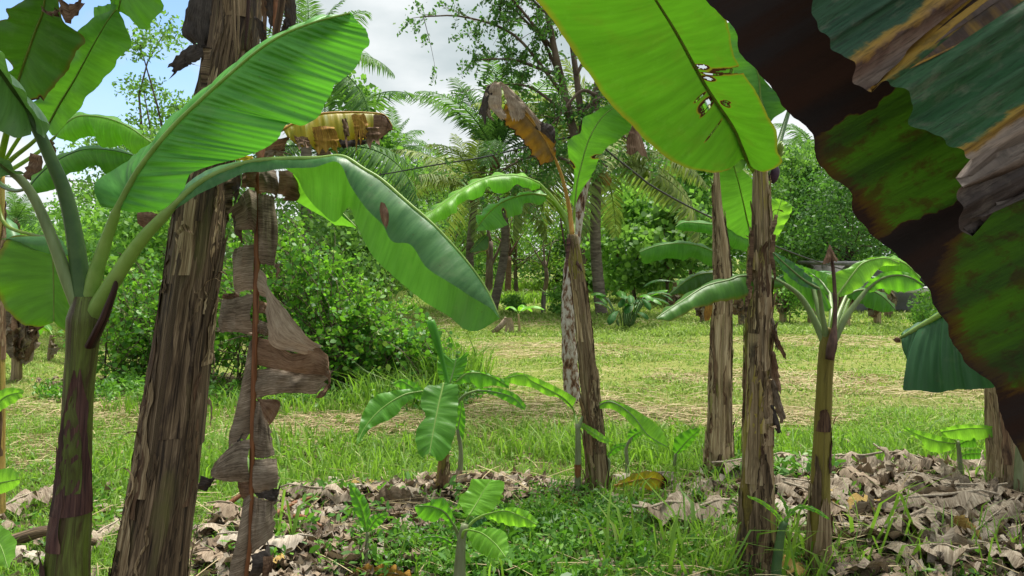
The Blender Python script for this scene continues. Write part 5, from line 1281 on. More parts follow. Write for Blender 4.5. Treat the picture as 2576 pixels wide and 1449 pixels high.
leaf(E, [(1884, 412), (1864, 365), (1843, 318), (1778, 220), (1703, 85), (1650, 0), (1585, -110), (1530, -220)],
     [(1874, 398), (1860, 396), (1846, 418), (1828, 431), (1793, 436), (1728, 420), (1673, 395), (1598, 325), (1538, 265), (1478, 180), (1413, 85), (1365, 25), (1330, -30), (1310, -110), (1350, -200), (1500, -240)],
     [(1892, 422), (1928, 428), (1969, 408), (1954, 384), (1953, 350), (1943, 310), (1893, 215), (1846, 140), (1834, 66), (1800, 0), (1740, -110), (1640, -220), (1560, -250)],
     (dE - .02, 2.25), pet=[(1912, 440, dE), (1898, 425, dE)], mat=M_BIG, rmat=M_RIBY, nu=340, nv=34, rib=(.026, .005), bulge=(.05, .06), rip=(.012, 3), pleat=(.0012, 34), fray=.0022, seed=30, label="huge backlit leaf with holes beside its midrib",
     holes=[(1, .375, .39, .08, .26), (1, .398, .405, .15, .45), (1, .42, .434, .06, .26), (-1, .325, .332, .08, .2), (-1, .285, .306, .06, .22), (-1, .278, .284, .08, .24), (1, .268, .284, .14, .26), (1, .285, .293, .22, .32), (-1, .212, .216, .16, .42)], notch=[(1, .412, .012, .6)])
sheet(E, [(1868, 392), (1850, 410), (1852, 438)], [(1880, 402), (1872, 422), (1856, 438)], (dE - .04, dE - .04), M_EDGED, nu=10, nv=5, seed=270, name="torn_flap")
leaf(E, [(1935, 312), (1914, 250), (1908, 190), (1880, 90), (1852, 0)], [(1925, 308), (1890, 275), (1856, 215), (1838, 130), (1836, 40), (1850, -20)], [(1945, 297), (1984, 270), (1965, 240), (1926, 205), (1895, 140), (1874, 60), (1856, -10)], (4.1, 3.9), mat=M_GREY, rmat=M_RIB, nu=50, nv=7, rib=(.012, .004), seed=31)
leaf(E, [(1990, 262), (2015, 180), (2040, 60), (2060, -80)], [(1985, 250), (1975, 180), (1990, 60), (2055, -80)], [(1998, 260), (2060, 180), (2090, 60), (2065, -80)], (4.0, 3.9), pet=[(1925, 440, dE), (1955, 372, 3.75), (1975, 310, 3.9)], mat=M_GREY, rmat=M_PETD, nu=30, nv=6, rib=(.018, .005), seed=32)
tube("flower_stalk", spline([at(1925, 440, dE + .03), at(1940, 395, dE + .08), at(1948, 380, dE + .1), at(1948, 415, dE + .1)], 14), .008, M_RIBY, E, 7)
zz = np.linspace(-1, 1, 10)
tube("banana_flower", np.array([at(1945, 438 + 24 * z, dE + .08) for z in zz]), .026 * np.sqrt(np.maximum(.03, 1 - zz ** 2)) * (1.15 - .25 * zz), M_BELL, E, 10)
for k in range(7):
    f0 = at(1948, 376 + 2 * k, dE + .1); f1 = at(1962 + 3 * (k % 3), 362 + 5 * k, dE + .06 + .01 * k)
    q = spline([f0, (f0 + f1) / 2 + [0, 0, -.012], f1, f1 + [.01, 0, .012]], 9)
    tube("banana_fruit", q, .009 * np.array([.5, .9, 1, 1, 1, 1, .9, .6, .25]), M_FRUIT, E, 7)

# slim stem right behind it, whose leaves fan out to the left
b = ground(1876, 1172)
S = Thing("banana_plant", "slim banana stem half hidden behind the spotted stem with leaves fanning left", "banana plant", b, "banana plants of the near row")
dS = b[1]
sS = Stem([(1875, 1200, dS, 26), (1876, 1170, dS, 25), (1880, 1000, dS, 22), (1884, 850, dS, 20), (1886, 700, dS, 20), (1889, 620, dS, 16)], 50)
trunk(S, sS, M_STEM_Y, 6, k=18, rough=.06)
sheaths(S, sS, 7, [M_SHEATH, M_SHEATHB], 6, span=(.0, .6), wid=(.3, .7))
leaf(S, [(1890, 592), (1880, 555), (1871, 515), (1858, 460), (1848, 425), (1842, 398)], [(1886, 600), (1858, 598), (1815, 562), (1799, 520), (1796, 470), (1796, 430), (1815, 405), (1840, 398)], [(1893, 592), (1902, 550), (1904, 500), (1900, 465), (1880, 438), (1858, 418), (1844, 400)], (dS, dS - .3), pet=[(1888, 690, dS), (1891, 630, dS)], mat=M_UNDER, rmat=M_RIBY, nu=60, nv=8, rib=(.014, .004), seed=33, rip=(.008, 3), pleat=(.0015, 16))
leaf(S, [(1932, 628), (1945, 580), (1955, 540), (1966, 503)], [(1928, 625), (1924, 560), (1928, 505), (1962, 500)], [(1943, 622), (1968, 577), (1993, 523), (1968, 502)], (dS, dS), pet=[(1889, 720, dS), (1910, 690, dS)], mat=M_YOUNG, rmat=M_RIB, nu=30, nv=6, rib=(.010, .003), seed=34)
leaf(S, [(1880, 597), (1843, 574), (1800, 566), (1756, 561), (1720, 560), (1698, 571)], [(1882, 592), (1843, 570), (1800, 562), (1756, 557), (1716, 557), (1697, 570)], [(1876, 632), (1850, 626), (1826, 612), (1803, 594), (1770, 586), (1743, 583), (1715, 580), (1699, 574)], (dS, dS - .2), pet=[(1887, 720, dS), (1890, 650, dS)], mat=M_SAP, rmat=M_RIB, nu=50, nv=7, dL=.2, rib=(.012, .003), bulge=(.05, .15), rip=(.012, 4), seed=35)
leaf(S, [(1798, 634), (1753, 617), (1703, 612), (1650, 619), (1608, 634)], [(1800, 630), (1753, 613), (1703, 608), (1650, 615), (1607, 631)], [(1796, 672), (1770, 662), (1743, 647), (1718, 656), (1693, 650), (1660, 654), (1620, 664), (1609, 640)], (dS - .05, dS - .3), pet=[(1886, 760, dS), (1868, 690, dS + .05), (1835, 650, dS)], mat=M_UNDER, rmat=M_RIB, nu=50, nv=7, dL=.2, rib=(.012, .003), bulge=(.05, .15), rip=(.012, 4), seed=36)
leaf(S, [(1800, 686), (1761, 690), (1725, 708), (1686, 740)], [(1800, 680), (1761, 684), (1722, 702), (1684, 736)], [(1800, 712), (1770, 725), (1731, 744), (1707, 740), (1688, 744)], (dS, dS - .1), pet=[(1884, 790, dS), (1860, 720, dS + .05), (1830, 692, dS)], mat=M_DULL, rmat=M_RIBY, nu=40, nv=6, dL=.15, rib=(.012, .003), bulge=(.05, .12), seed=37)

# ------------------------------------------------------------------ tall tan stem
b = ground(1808, 1206)
F_ = Thing("banana_plant", "tall tan fibrous banana stem left of the spotted stem", "banana plant", b, "banana plants of the near row")
dF = b[1]
sF = Stem([(1806, 1250, dF, 86), (1807, 1200, dF, 80), (1810, 1080, dF, 60), (1813, 900, dF, 52), (1817, 740, dF, 46), (1814, 620, dF, 38), (1806, 520, dF, 22), (1802, 430, dF, 14)], 100)
trunk(F_, sF, M_STEM_T, 7, k=30, rough=.10)
sheaths(F_, sF, 14, [M_SHEATH, M_SHEATHB], 77, span=(.0, .8), peel=.08, wid=(.05, .14), ln=(.04, .14))
sheaths(F_, sF, 34, [M_SHEATH, M_SHEATH, M_SHEATHG, M_SHEATHB], 7, span=(.0, .8), peel=.015, wid=(.2, .7), ln=(.08, .28))
sheet(F_, [(1776, 765), (1770, 790), (1774, 806)], [(1794, 768), (1790, 790), (1784, 808)], (dF - .15, dF - .12), M_DRYY, nu=10, nv=6, bulge=.2, rip=(.01, 3), seed=280, name="dead_flap")
for k in range(4):
    arch_leaf(F_, sF.path[-1], 0.9 + 1.3 * k, 1.5, .42, 1.4, 1.2 + .2 * k, [M_UNDER, M_GREY][k % 2], M_RIB, 290 + k, 26, 5)

# ------------------------------------------------------------------ right young banana with forked stalks
b = ground(2058, 1424)
G_ = Thing("banana_plant", "slim banana plant with forked green stalks, spreading leaves and a dead flower stalk", "banana plant", b, "banana plants of the near row")
dG = b[1]
sG = Stem([(2057, 1470, dG, 62), (2058, 1420, dG, 58), (2062, 1280, dG, 50), (2068, 1100, dG, 42), (2075, 950, dG, 38), (2082, 870, dG, 40), (2088, 825, dG, 34)], 90)
trunk(G_, sG, M_STEM_G, 8, k=26, rough=.035)
for i, (t0, t1, an, wd, pl, mt) in enumerate([(.0, .36, .2, 1.3, .003, M_SHEATH), (.3, .52, -.7, .5, .004, M_SHEATHG), (.60, .70, -.2, .9, .012, M_SHEATHB), (.44, .58, .8, .35, .01, M_SHEATHP), (.5, .68, 1.3, .5, .03, M_SHEATHB), (.02, .4, -1.5, .6, .004, M_SHEATH), (.3, .44, -1.6, .5, .05, M_SHEATH), (.05, .3, 1.7, .6, .02, M_SHEATHB)]):
    sheath(G_, sG, t0, t1, an, wd, pl, mt, 300 + i)
tube("dead_stalk", spline([at(2086, 905, dG - .07), at(2096, 850, dG - .06), at(2101, 780, dG - .03), at(2098, 700, dG), at(2092, 650, dG), at(2088, 622, dG)], 30), np.interp(np.linspace(0, 1, 30), [0, .12, .3, 1], [.02, .026, .011, .008]), M_DKSTALK, G_, 8)
for i, (a_, b_) in enumerate([([(2087, 614), (2078, 640), (2068, 664)], [(2091, 620), (2092, 645), (2090, 660)]), ([(2088, 616), (2100, 640), (2110, 655)], [(2090, 630), (2094, 650), (2096, 662)])]):
    sheet(G_, a_, b_, (dG - .02, dG - .04), M_DRYB, nu=10, nv=5, bulge=.2, seed=310 + i, name="dead_flap")
leaf(G_, [(1972, 713), (1936, 698), (1865, 695), (1835, 704), (1775, 720), (1716, 757), (1671, 786), (1651, 801)], [(1975, 709), (1936, 694), (1865, 692), (1833, 700), (1773, 716), (1714, 752), (1669, 782), (1650, 799)], [(1968, 724), (1936, 728), (1905, 742), (1877, 745), (1862, 752), (1844, 754), (1802, 762), (1746, 778), (1716, 793), (1683, 809), (1655, 804)], (dG, dG - .3),
     pet=[(2082, 880, dG), (2050, 808, dG + .02), (2015, 748, dG + .02)], mat=M_EDGED, rmat=M_PET, nu=90, nv=9, dL=.16, dR=-.04, rib=(.020, .004), bulge=(.05, .18), rip=(.012, 5), pleat=(.0012, 26), fray=.003, seed=40)
leaf(G_, [(2059, 725), (2020, 702), (1980, 668), (1945, 636)], [(2056, 718), (2034, 694), (1995, 660), (1946, 633)], [(2058, 730), (2012, 716), (1970, 680), (1943, 640)], (dG - .1, dG - .3), pet=[(2084, 870, dG), (2070, 800, dG - .04), (2064, 755, dG - .06)], mat=M_DEEP, rmat=M_PET, nu=40, nv=6, rib=(.016, .004), bulge=(.1, -.1), seed=41)
leaf(G_, [(2040, 700), (2020, 685), (1995, 672), (1966, 668)], [(2050, 696), (2025, 678), (1995, 667), (1964, 666)], [(2096, 776), (2075, 784), (2042, 776), (2012, 756), (1984, 720), (1963, 674)], (dG + .15, dG + .05), pet=[(2083, 872, dG), (2062, 790, dG + .06), (2046, 730, dG + .12)], mat=M_UNDER, rmat=M_PET, nu=44, nv=8, rib=(.018, .004), seed=42)
leaf(G_, [(2088, 738), (2062, 704), (2030, 684), (1985, 663)], [(2102, 705), (2085, 690), (2040, 676), (1984, 658)], [(2086, 745), (2058, 730), (2018, 702), (1982, 668)], (dG + .3, dG + .6), pet=[(2088, 862, dG), (2092, 800, dG + .1)], mat=M_SAP, rmat=M_PET, nu=40, nv=7, rib=(.016, .004), seed=43, rip=(.014, 4))
leaf(G_, [(2106, 744), (2120, 724), (2147, 687), (2168, 664), (2195, 653), (2230, 650), (2262, 662)], [(2098, 742), (2084, 728), (2082, 697), (2100, 686), (2132, 675), (2162, 657), (2222, 645), (2262, 656)], [(2112, 748), (2140, 738), (2162, 723), (2192, 699), (2214, 672), (2250, 668), (2263, 668)], (dG, dG + .1), pet=[(2090, 868, dG), (2097, 805, dG)], mat=M_YOUNG, rmat=M_RIB, nu=60, nv=8, rib=(.016, .004), seed=44, bulge=(.05, .1), rip=(.01, 3))
leaf(G_, [(2181, 728), (2215, 702), (2255, 692), (2290, 698), (2325, 718)], [(2174, 724), (2198, 698), (2240, 682), (2290, 688), (2324, 714)], [(2188, 736), (2225, 726), (2262, 734), (2300, 730), (2325, 722)], (dG, dG - .1), pet=[(2092, 868, dG), (2130, 795, dG)], mat=M_SAP, rmat=M_PET, nu=44, nv=7, rib=(.02, .005), seed=45, rip=(.014, 3))
leaf(G_, [(2129, 742), (2160, 730), (2192, 731), (2222, 747), (2253, 779)], [(2132, 738), (2160, 724), (2194, 726), (2226, 742), (2254, 776)], [(2130, 748), (2162, 762), (2192, 778), (2224, 785), (2253, 782)], (dG + .25, dG + .3), pet=[(2090, 866, dG), (2106, 800, dG + .12)], mat=M_UNDER, rmat=M_PET, nu=44, nv=7, dL=.1, rib=(.014, .004), seed=46)
leaf(G_, [(2205, 660), (2235, 650), (2280, 665), (2315, 700)], [(2205, 655), (2235, 645), (2282, 658), (2316, 696)], [(2210, 680), (2250, 690), (2285, 692), (2314, 704)], (dG + .4, dG + .3), pet=[(2091, 862, dG), (2130, 770, dG + .25), (2170, 690, dG + .4)], mat=M_YOUNG, rmat=M_RIB, nu=40, nv=7, dL=.1, rib=(.014, .004), seed=47)
leaf(G_, [(2000, 690), (1975, 692), (1950, 706), (1925, 724)], [(2000, 684), (1975, 686), (1950, 700), (1924, 720)], [(1996, 700), (1980, 716), (1955, 722), (1926, 728)], (dG + .5, dG + .5), pet=[(2088, 862, dG), (2040, 750, dG + .3)], mat=M_DEEP, rmat=M_PET, nu=30, nv=6, rib=(.012, .004), seed=48)

# ------------------------------------------------------------------ the browned foreground leaf and its plant beyond the right edge
H = Thing("banana_plant", "banana plant past the right edge whose huge browned leaf hangs in the foreground", "banana plant", (1.62, 1.35, 0), "banana plants of the near row")
class StemW(Stem):
    def __init__(self, P, R, n=60):
        self.path = spline(np.array(P, float), n); self.rad = np.interp(np.linspace(0, 1, n), np.linspace(0, 1, len(R)), R); self.n = n
        self.len = np.linalg.norm(np.diff(self.path, axis=0), axis=1).sum()
sH = StemW([(1.62, 1.35, -.1), (1.62, 1.37, .9), (1.60, 1.40, 1.7), (1.58, 1.42, 2.3)], [.12, .10, .085, .06])
trunk(H, sH, M_STEM_B, 9); sheaths(H, sH, 10, [M_SHEATH, M_SHEATHG], 9)

def decay_mat(name, top):
    """Dying blade: UV x runs along the edge, y runs in along the veins."""
    t = NT(name); u, v = t.uv()
    st = t.noise(t.vec(t.math('MULTIPLY', u, 230), t.math('MULTIPLY', v, 13.0)), 1, 4, .65)
    pl = t.noise(t.vec(t.math('MULTIPLY', u, 42), t.math('MULTIPLY', v, 1.0), 4.0), 1, 2, .5)
    bl = t.noise(t.vec(t.math('MULTIPLY', u, 30), t.math('MULTIPLY', v, 9.0), 8.0), 1, 5, .7)
    return t, u, v, st, pl, bl
# underside: dead dark band with green lobes left alive
HUE = [(1740, -110), (1782, 0), (1827, 50), (1862, 120), (1907, 190), (1952, 245), (2017, 300), (2047, 350), (2062, 415), (2117, 475), (2152, 540), (2227, 605), (2267, 650), (2322, 725), (2362, 790), (2437, 900), (2487, 985), (2517, 1050), (2576, 1155), (2640, 1270), (2700, 1400)]
hq = np.array(HUE, float); hl = np.concatenate([[0], np.cumsum(np.linalg.norm(np.diff(hq, axis=0), axis=1))]); hl /= hl[-1]
yu = lambda y: float(np.interp(y, hq[:, 1], hl))
HU_STOPS = [(yu(-80), .12), (yu(12), .10), (yu(30), 1.0), (yu(322), 1.0), (yu(352), .03), (yu(480), .0), (yu(535), .07), (yu(600), .03), (yu(618), .95), (yu(642), .95), (yu(660), .19), (yu(700), .09), (yu(800), .02), (yu(1000), .03), (yu(1060), .22), (yu(1120), .02)]
t, u, v, st, pl, bl = decay_mat("leaf_underside_decayed", False)
warp_ = t.noise(t.vec(t.math('MULTIPLY', u, 22), t.math('MULTIPLY', v, 7.0), 12.0), 1, 3, .6)
u2_ = t.math('ADD', u, t.math('MULTIPLY', t.math('SUBTRACT', warp_, .5), .045))
fc = t.ramp(u2_, [*HU_STOPS])
tt = t.math('ADD', t.math('SUBTRACT', v, fc), t.math('MULTIPLY', t.math('SUBTRACT', t.math('ADD', t.math('MULTIPLY', st, .5), t.math('MULTIPLY', bl, .5)), .5), .22))
alive = t.ramp(t.math('ADD', tt, .5), [(.48, 0), (.52, 1)])
rim = t.ramp(t.math('ADD', tt, .5), [(.46, 0), (.49, .7), (.51, .7), (.53, 0.12), (.6, 0)])
g = t.mix(st, (0.014, 0.036, 0.005), (0.032, 0.07, 0.009)); gt = t.mix(st, (0.012, 0.036, 0.002), (0.024, 0.068, 0.003))
spot = t.math('MULTIPLY', t.ramp(bl, [(.5, 0), (.62, 1)]), .75)
g = t.mix(spot, g, (0.04, 0.022, 0.008)); gt = t.mix(spot, gt, (0.016, 0.010, 0.002))
dk = t.mix(bl, (0.008, 0.006, 0.006), (0.028, 0.018, 0.014))
col = t.mix(alive, dk, g); tr = t.mix(alive, (0.008, 0.004, 0.003), gt)
col = t.mix(rim, col, (0.075, 0.04, 0.010)); tr = t.mix(rim, tr, (0.022, 0.011, 0.002))
M_HU = t.surface(col, .6, .25, t.bump(t.math('ADD', st, bl), .3, .003), tr, .5)
# upper face: pleated green with tan dead strips edged in yellow
t, u, v, st, pl, bl = decay_mat("leaf_upperside_decayed", True)
w_ = t.math('ADD', u, t.math('MULTIPLY', t.math('SUBTRACT', t.noise(t.vec(t.math('MULTIPLY', u, 16), t.math('MULTIPLY', v, 8.0), 5.0), 1, 4, .65), .5), .06))
cr_ = [(0.0, (0.03, 0.085, 0.05)), (0.268, (0.03, 0.085, 0.045)), (0.275, (0.36, 0.22, 0.035)), (0.287, (0.28, 0.17, 0.05)), (0.293, (0.10, 0.06, 0.05)), (0.32, (0.22, 0.17, 0.14)), (0.345, (0.08, 0.05, 0.04)), (0.352, (0.36, 0.22, 0.035)), (0.368, (0.30, 0.20, 0.03)), (0.375, (0.045, 0.125, 0.055)), (0.45, (0.03, 0.10, 0.04)), (0.555, (0.035, 0.115, 0.045)),
       (0.562, (0.34, 0.22, 0.03)), (0.58, (0.30, 0.19, 0.05)), (0.587, (0.33, 0.27, 0.22)), (0.66, (0.24, 0.19, 0.155)), (0.71, (0.11, 0.085, 0.07)), (0.72, (0.045, 0.032, 0.027)), (0.86, (0.085, 0.065, 0.055)), (0.87, (0.26, 0.15, 0.02)), (0.885, (0.025, 0.075, 0.04))]
colu = t.ramp(w_, cr_)
colu = t.mix(t.math('MULTIPLY', t.ramp(st, [(.36, 1), (.52, 0)]), .5), colu, (0.012, 0.014, 0.010))
colu = t.mix(t.math('MULTIPLY', t.ramp(bl, [(.52, 0), (.68, 1)]), .22), colu, (0.35, 0.3, 0.24))
M_HT = t.surface(colu, t.math('ADD', .42, t.math('MULTIPLY', bl, .3)), .28, t.bump(t.math('ADD', st, t.math('MULTIPLY', pl, 1.5)), .5, .005), colu, .12)

def decay_blade(name, edge, off, d0, d1, mat, nu, nv, pleat, rip, seed, fray, bulge, po):
    r = np.random.default_rng(seed)
    e = spline(to3(edge, d0, d0), nu); f = spline(to3([(x + off[0], y + off[1]) for x, y in edge], d1, d1), nu)
    u = np.linspace(0, 1, nu); s = np.linspace(0, 1, nv)
    ax = f - e
    e = e + unit(ax) * (wob(u, 6, r, 3) * fray * 1.6 + wob(u, 40, r, 2) * fray * .3)[:, None]
    ax = f - e
    n = unit(np.cross(np.gradient(f, axis=0), ax)); n *= np.where((n @ np.array([0, -1, .3])) < 0, -1, 1)[:, None]
    o = bulge * np.sin(s * np.pi)[None] + pleat[0] * np.sin(2 * np.pi * pleat[1] * u + 2 * wob(u, 3, r))[:, None] * (1 - .35 * np.abs(np.sin(2 * np.pi * pleat[1] * u + 1.0)))[:, None] * np.minimum(1, .12 + 1.6 * s)[None] + rip[0] * wob(u, rip[1], r)[:, None] * ((1 - s) ** 2)[None]
    P = e[:, None] + ax[:, None] * s[None, :, None] + n[:, None] * o[:, :, None]
    idx = np.arange(nu * nv).reshape(nu, nv)
    F = np.stack([idx[:-1, :-1], idx[:-1, 1:], idx[1:, 1:], idx[1:, :-1]], -1).reshape(-1, 4)
    uv = np.stack([np.broadcast_to(u[:, None], (nu, nv)), np.broadcast_to(s[None], (nu, nv))], -1).reshape(-1, 2)
    return add(name, P.reshape(-1, 3), F, uv, mat, po)
ribH = tube("leaf", spline([np.array([1.58, 1.42, 2.28]), np.array([1.45, 1.35, 2.45]), np.array([1.0, 1.15, 2.35]), np.array([.75, 1.0, 2.15]), np.array([.8, .95, 1.7]), np.array([.95, .95, 1.2]), np.array([1.05, .95, .9])], 50), np.linspace(.026, .005, 50), M_RIB, H, 8)
ribH['label'] = "huge dying foreground leaf, green with dark brown dead margins"
decay_blade("leaf_underside", HUE, (640, -370), 1.0, 1.02, M_HU, 320, 24, (.0006, 60), (.012, 5), 50, .0025, .03, (H, ribH))
decay_blade("leaf_upperside", [(1960, -160), (2000, -80), (2032, 0), (2067, 60), (2097, 130), (2142, 170), (2187, 222), (2205, 213), (2242, 214), (2282, 250), (2317, 310), (2357, 350), (2402, 380), (2440, 400), (2467, 416), (2452, 440), (2404, 468), (2408, 505), (2432, 574), (2457, 540), (2497, 505), (2576, 460), (2680, 400)], (560, -370), .86, .92, M_HT, 320, 18, (.015, 15), (.012, 7), 51, .0012, .03, (H, ribH))
# orange scorch at the top, second hanging leaf lower down
leaf(H, [(2266, 851), (2310, 822), (2365, 795), (2450, 742), (2560, 680), (2680, 600)], [(2264, 848), (2309, 818), (2364, 791), (2449, 737), (2560, 674), (2680, 595)], [(2266, 856), (2272, 876), (2280, 900), (2275, 945), (2272, 978), (2284, 984), (2340, 985), (2420, 980), (2500, 975), (2600, 950), (2700, 850)], (1.9, 1.6), pet=[(3000, 480, 1.5), (2820, 520, 1.55)], mat=M_DEEP, rmat=M_RIB, nu=140, nv=9, dL=.1, rib=(.011, .005), bulge=(.03, .07), pleat=(.004, 24), warp=.7, fray=.0012, seed=52)
sheet(H, [(2262, 850), (2255, 848), (2248, 852)], [(2266, 862), (2256, 862), (2248, 858)], (1.9, 1.9), M_DRYB, nu=6, nv=4, bulge=.3, seed=53, name="dead_tip")
for k in range(3):
    arch_leaf(H, sH.path[-1], -0.6 + k * 1.1, 1.9, .5, 1.3, 1.4, [M_UNDER, M_GREY][k % 2], M_RIB, 320 + k, 24, 5)

# stem at the far right under the foreground leaf
b = ground(2532, 1246)
J = Thing("banana_plant", "shaggy brown banana stem at the right edge below the browned leaf", "banana plant", b, "banana plants of the near row")
dJ = b[1]
sJ = Stem([(2534, 1290, dJ, 104), (2533, 1240, dJ, 96), (2526, 1150, dJ, 76), (2518, 1050, dJ, 64), (2505, 850, dJ, 56), (2490, 600, dJ, 48), (2480, 420, dJ, 36)], 70)
trunk(J, sJ, M_STEM_T, 10, k=28, rough=.10); sheaths(J, sJ, 22, [M_SHEATHB, M_SHEATH, M_SHEATHB], 10, span=(.0, .8), peel=.05, wid=(.2, .5))
for k in range(6): arch_leaf(J, sJ.path[-1], k * 1.05, 1.5, .42, 1.2, 1.5, [M_UNDER, M_GREY][k % 2], M_RIB, 330 + k, 22, 4)
b = ground(2564, 1278)
tj = Thing("banana_sucker", "pale green sucker stem at the right edge below the browned leaf", "sucker", b, "young banana suckers")
tube("stem", spline([at(2563, 1300, b[1]), at(2562, 1230, b[1]), at(2566, 1120, b[1]), at(2580, 1000, b[1])], 14), np.linspace(.03, .016, 14), M_STEM_P, tj)
leaf(tj, [(2582, 990), (2600, 920), (2640, 860)], [(2578, 985), (2570, 920), (2630, 858)], [(2590, 990), (2640, 930), (2645, 866)], (b[1], b[1]), mat=M_SAP, rmat=M_RIB, nu=20, nv=5, rib=(.008, .003), seed=54)

# ------------------------------------------------------------------ saplings and suckers
b = ground(1112, 1256); d = b[1]
K = Thing("banana_sapling", "young banana plant in the middle with a rolled new leaf standing up", "banana sapling", b, "young banana suckers")
sK = Stem([(1110, 1275, d, 36), (1111, 1240, d, 34), (1116, 1150, d, 27), (1120, 1050, d, 22), (1128, 970, d, 16)], 40)
trunk(K, sK, M_STEM_Y, 11, k=16, rough=.04); sheaths(K, sK, 6, [M_SHEATHB, M_SHEATH], 11, span=(0, .3), peel=.05)
tube("rolled_leaf", spline([at(1128, 970, d), at(1112, 905, d), at(1098, 855, d), at(1083, 806, d)], 20), np.interp(np.linspace(0, 1, 20), [0, .35, .9, 1], [.014, .014, .028, .024]), M_SAP, K, 12)
leaf(K, [(1116, 964), (1110, 990), (1104, 1014), (1092, 1074), (1080, 1142)], [(1110, 966), (1070, 974), (1058, 1020), (1070, 1046), (1046, 1086), (1048, 1122), (1060, 1150), (1078, 1142)], [(1122, 964), (1150, 968), (1152, 1006), (1150, 1050), (1140, 1108), (1125, 1146), (1104, 1158), (1082, 1146)], (4.6, 4.3), mat=M_SAP, rmat=M_RIB, nu=80, nv=9, rib=(.012, .004), seed=60, rip=(.012, 5), pleat=(.0015, 16))
leaf(K, [(1132, 962), (1140, 935), (1148, 902)], [(1128, 960), (1106, 952), (1100, 915), (1114, 890), (1135, 903), (1146, 902)], [(1136, 960), (1158, 950), (1174, 915), (1176, 886), (1165, 897), (1150, 903)], (4.7, 4.75), mat=M_SAP, rmat=M_PET, nu=40, nv=7, rib=(.008, .003), seed=61)
leaf(K, [(1060, 984), (1014, 994), (960, 1028), (920, 1072), (897, 1118)], [(1050, 976), (1010, 980), (945, 996), (912, 1042), (896, 1116)], [(1064, 988), (1020, 1016), (990, 1050), (935, 1076), (898, 1120)], (4.6, 4.3), pet=[(1124, 1010, d), (1095, 992, 4.66)], mat=M_SAP, rmat=M_RIB, nu=60, nv=8, rib=(.012, .003), seed=62, pleat=(.001, 20))
leaf(K, [(1068, 994), (1034, 972), (1009, 958), (988, 967)], [(1070, 985), (1042, 962), (1010, 953), (987, 965)], [(1064, 1010), (1040, 998), (1020, 982), (990, 970)], (4.75, 4.8), pet=[(1124, 1010, d), (1100, 1000, 4.72)], mat=M_SAP, rmat=M_RIB, nu=40, nv=6, rib=(.010, .003), seed=63)
leaf(K, [(1146, 960), (1180, 938), (1228, 944), (1280, 972)], [(1140, 956), (1178, 934), (1216, 936), (1282, 960)], [(1152, 968), (1185, 962), (1204, 976), (1240, 970), (1281, 977)], (4.7, 4.75), mat=M_SAP, rmat=M_RIB, nu=50, nv=7, rib=(.010, .003), seed=64, rip=(.014, 4))
leaf(K, [(1200, 982), (1240, 985), (1290, 1000), (1321, 1030)], [(1202, 978), (1250, 976), (1296, 990), (1324, 1020)], [(1198, 986), (1240, 994), (1290, 1018), (1319, 1032)], (4.65, 4.6), pet=[(1130, 1040, d), (1145, 1022, 4.7), (1168, 995, 4.68)], mat=M_SAP, rmat=M_PET, nu=44, nv=7, rib=(.013, .003), seed=65)
b = ground(1157, 1232); d = b[1]
K2 = Thing("banana_sucker", "thin sucker close behind the young banana plant in the middle", "sucker", b, "young banana suckers")
tube("stem", spline([at(1156, 1245, d), at(1158, 1180, d), at(1159, 1130, d), at(1151, 1080, d)], 14), np.linspace(.022, .011, 14), M_STEM_P, K2)
leaf(K2, [(1151, 1082), (1158, 1045), (1162, 1008)], [(1148, 1080), (1142, 1040), (1160, 1006)], [(1165, 1108), (1171, 1050), (1164, 1008)], (d, d), mat=M_SAP, rmat=M_PET, nu=24, nv=5, rib=(.008, .003), seed=66)

b = ground(1156, 1492); d = b[1]
Mm = Thing("banana_sucker", "bright green sucker in front with four broad oval leaves", "sucker", b, "young banana suckers")
tube("stem", spline([at(1155, 1510, d), at(1157, 1420, d), at(1161, 1360, d), at(1170, 1318, d)], 16), np.linspace(.032, .016, 16), M_STEM_P, Mm, 12)
leaf(Mm, [(1180, 1296), (1200, 1264), (1216, 1236), (1235, 1207)], [(1176, 1300), (1160, 1276), (1155, 1254), (1178, 1230), (1186, 1207), (1210, 1205), (1233, 1206)], [(1184, 1298), (1228, 1292), (1246, 1275), (1263, 1242), (1268, 1214), (1238, 1206)], (3.35, 3.45), pet=[(1168, 1325, d), (1174, 1310, 3.38)], mat=M_YOUNG, rmat=M_RIB, nu=60, nv=9, rib=(.009, .002), seed=67, rip=(.006, 4), pleat=(.0008, 22))
leaf(Mm, [(1218, 1295), (1269, 1285), (1314, 1300), (1352, 1320)], [(1222, 1292), (1284, 1276), (1330, 1288), (1354, 1316)], [(1222, 1302), (1280, 1322), (1330, 1326), (1352, 1323)], (3.3, 3.15), pet=[(1164, 1345, d), (1190, 1312, 3.34)], mat=M_YOUNG, rmat=M_RIB, nu=50, nv=7, rib=(.009, .002), seed=68, bulge=(.08, .08))
leaf(Mm, [(1180, 1332), (1214, 1342), (1248, 1370), (1272, 1402)], [(1184, 1326), (1216, 1328), (1264, 1334), (1279, 1368), (1274, 1402)], [(1174, 1342), (1194, 1380), (1230, 1401), (1262, 1405), (1271, 1404)], (3.25, 3.05), pet=[(1162, 1360, d), (1166, 1338, 3.3)], mat=M_YOUNG, rmat=M_RIB, nu=50, nv=8, rib=(.008, .002), seed=69, bulge=(.08, .08))
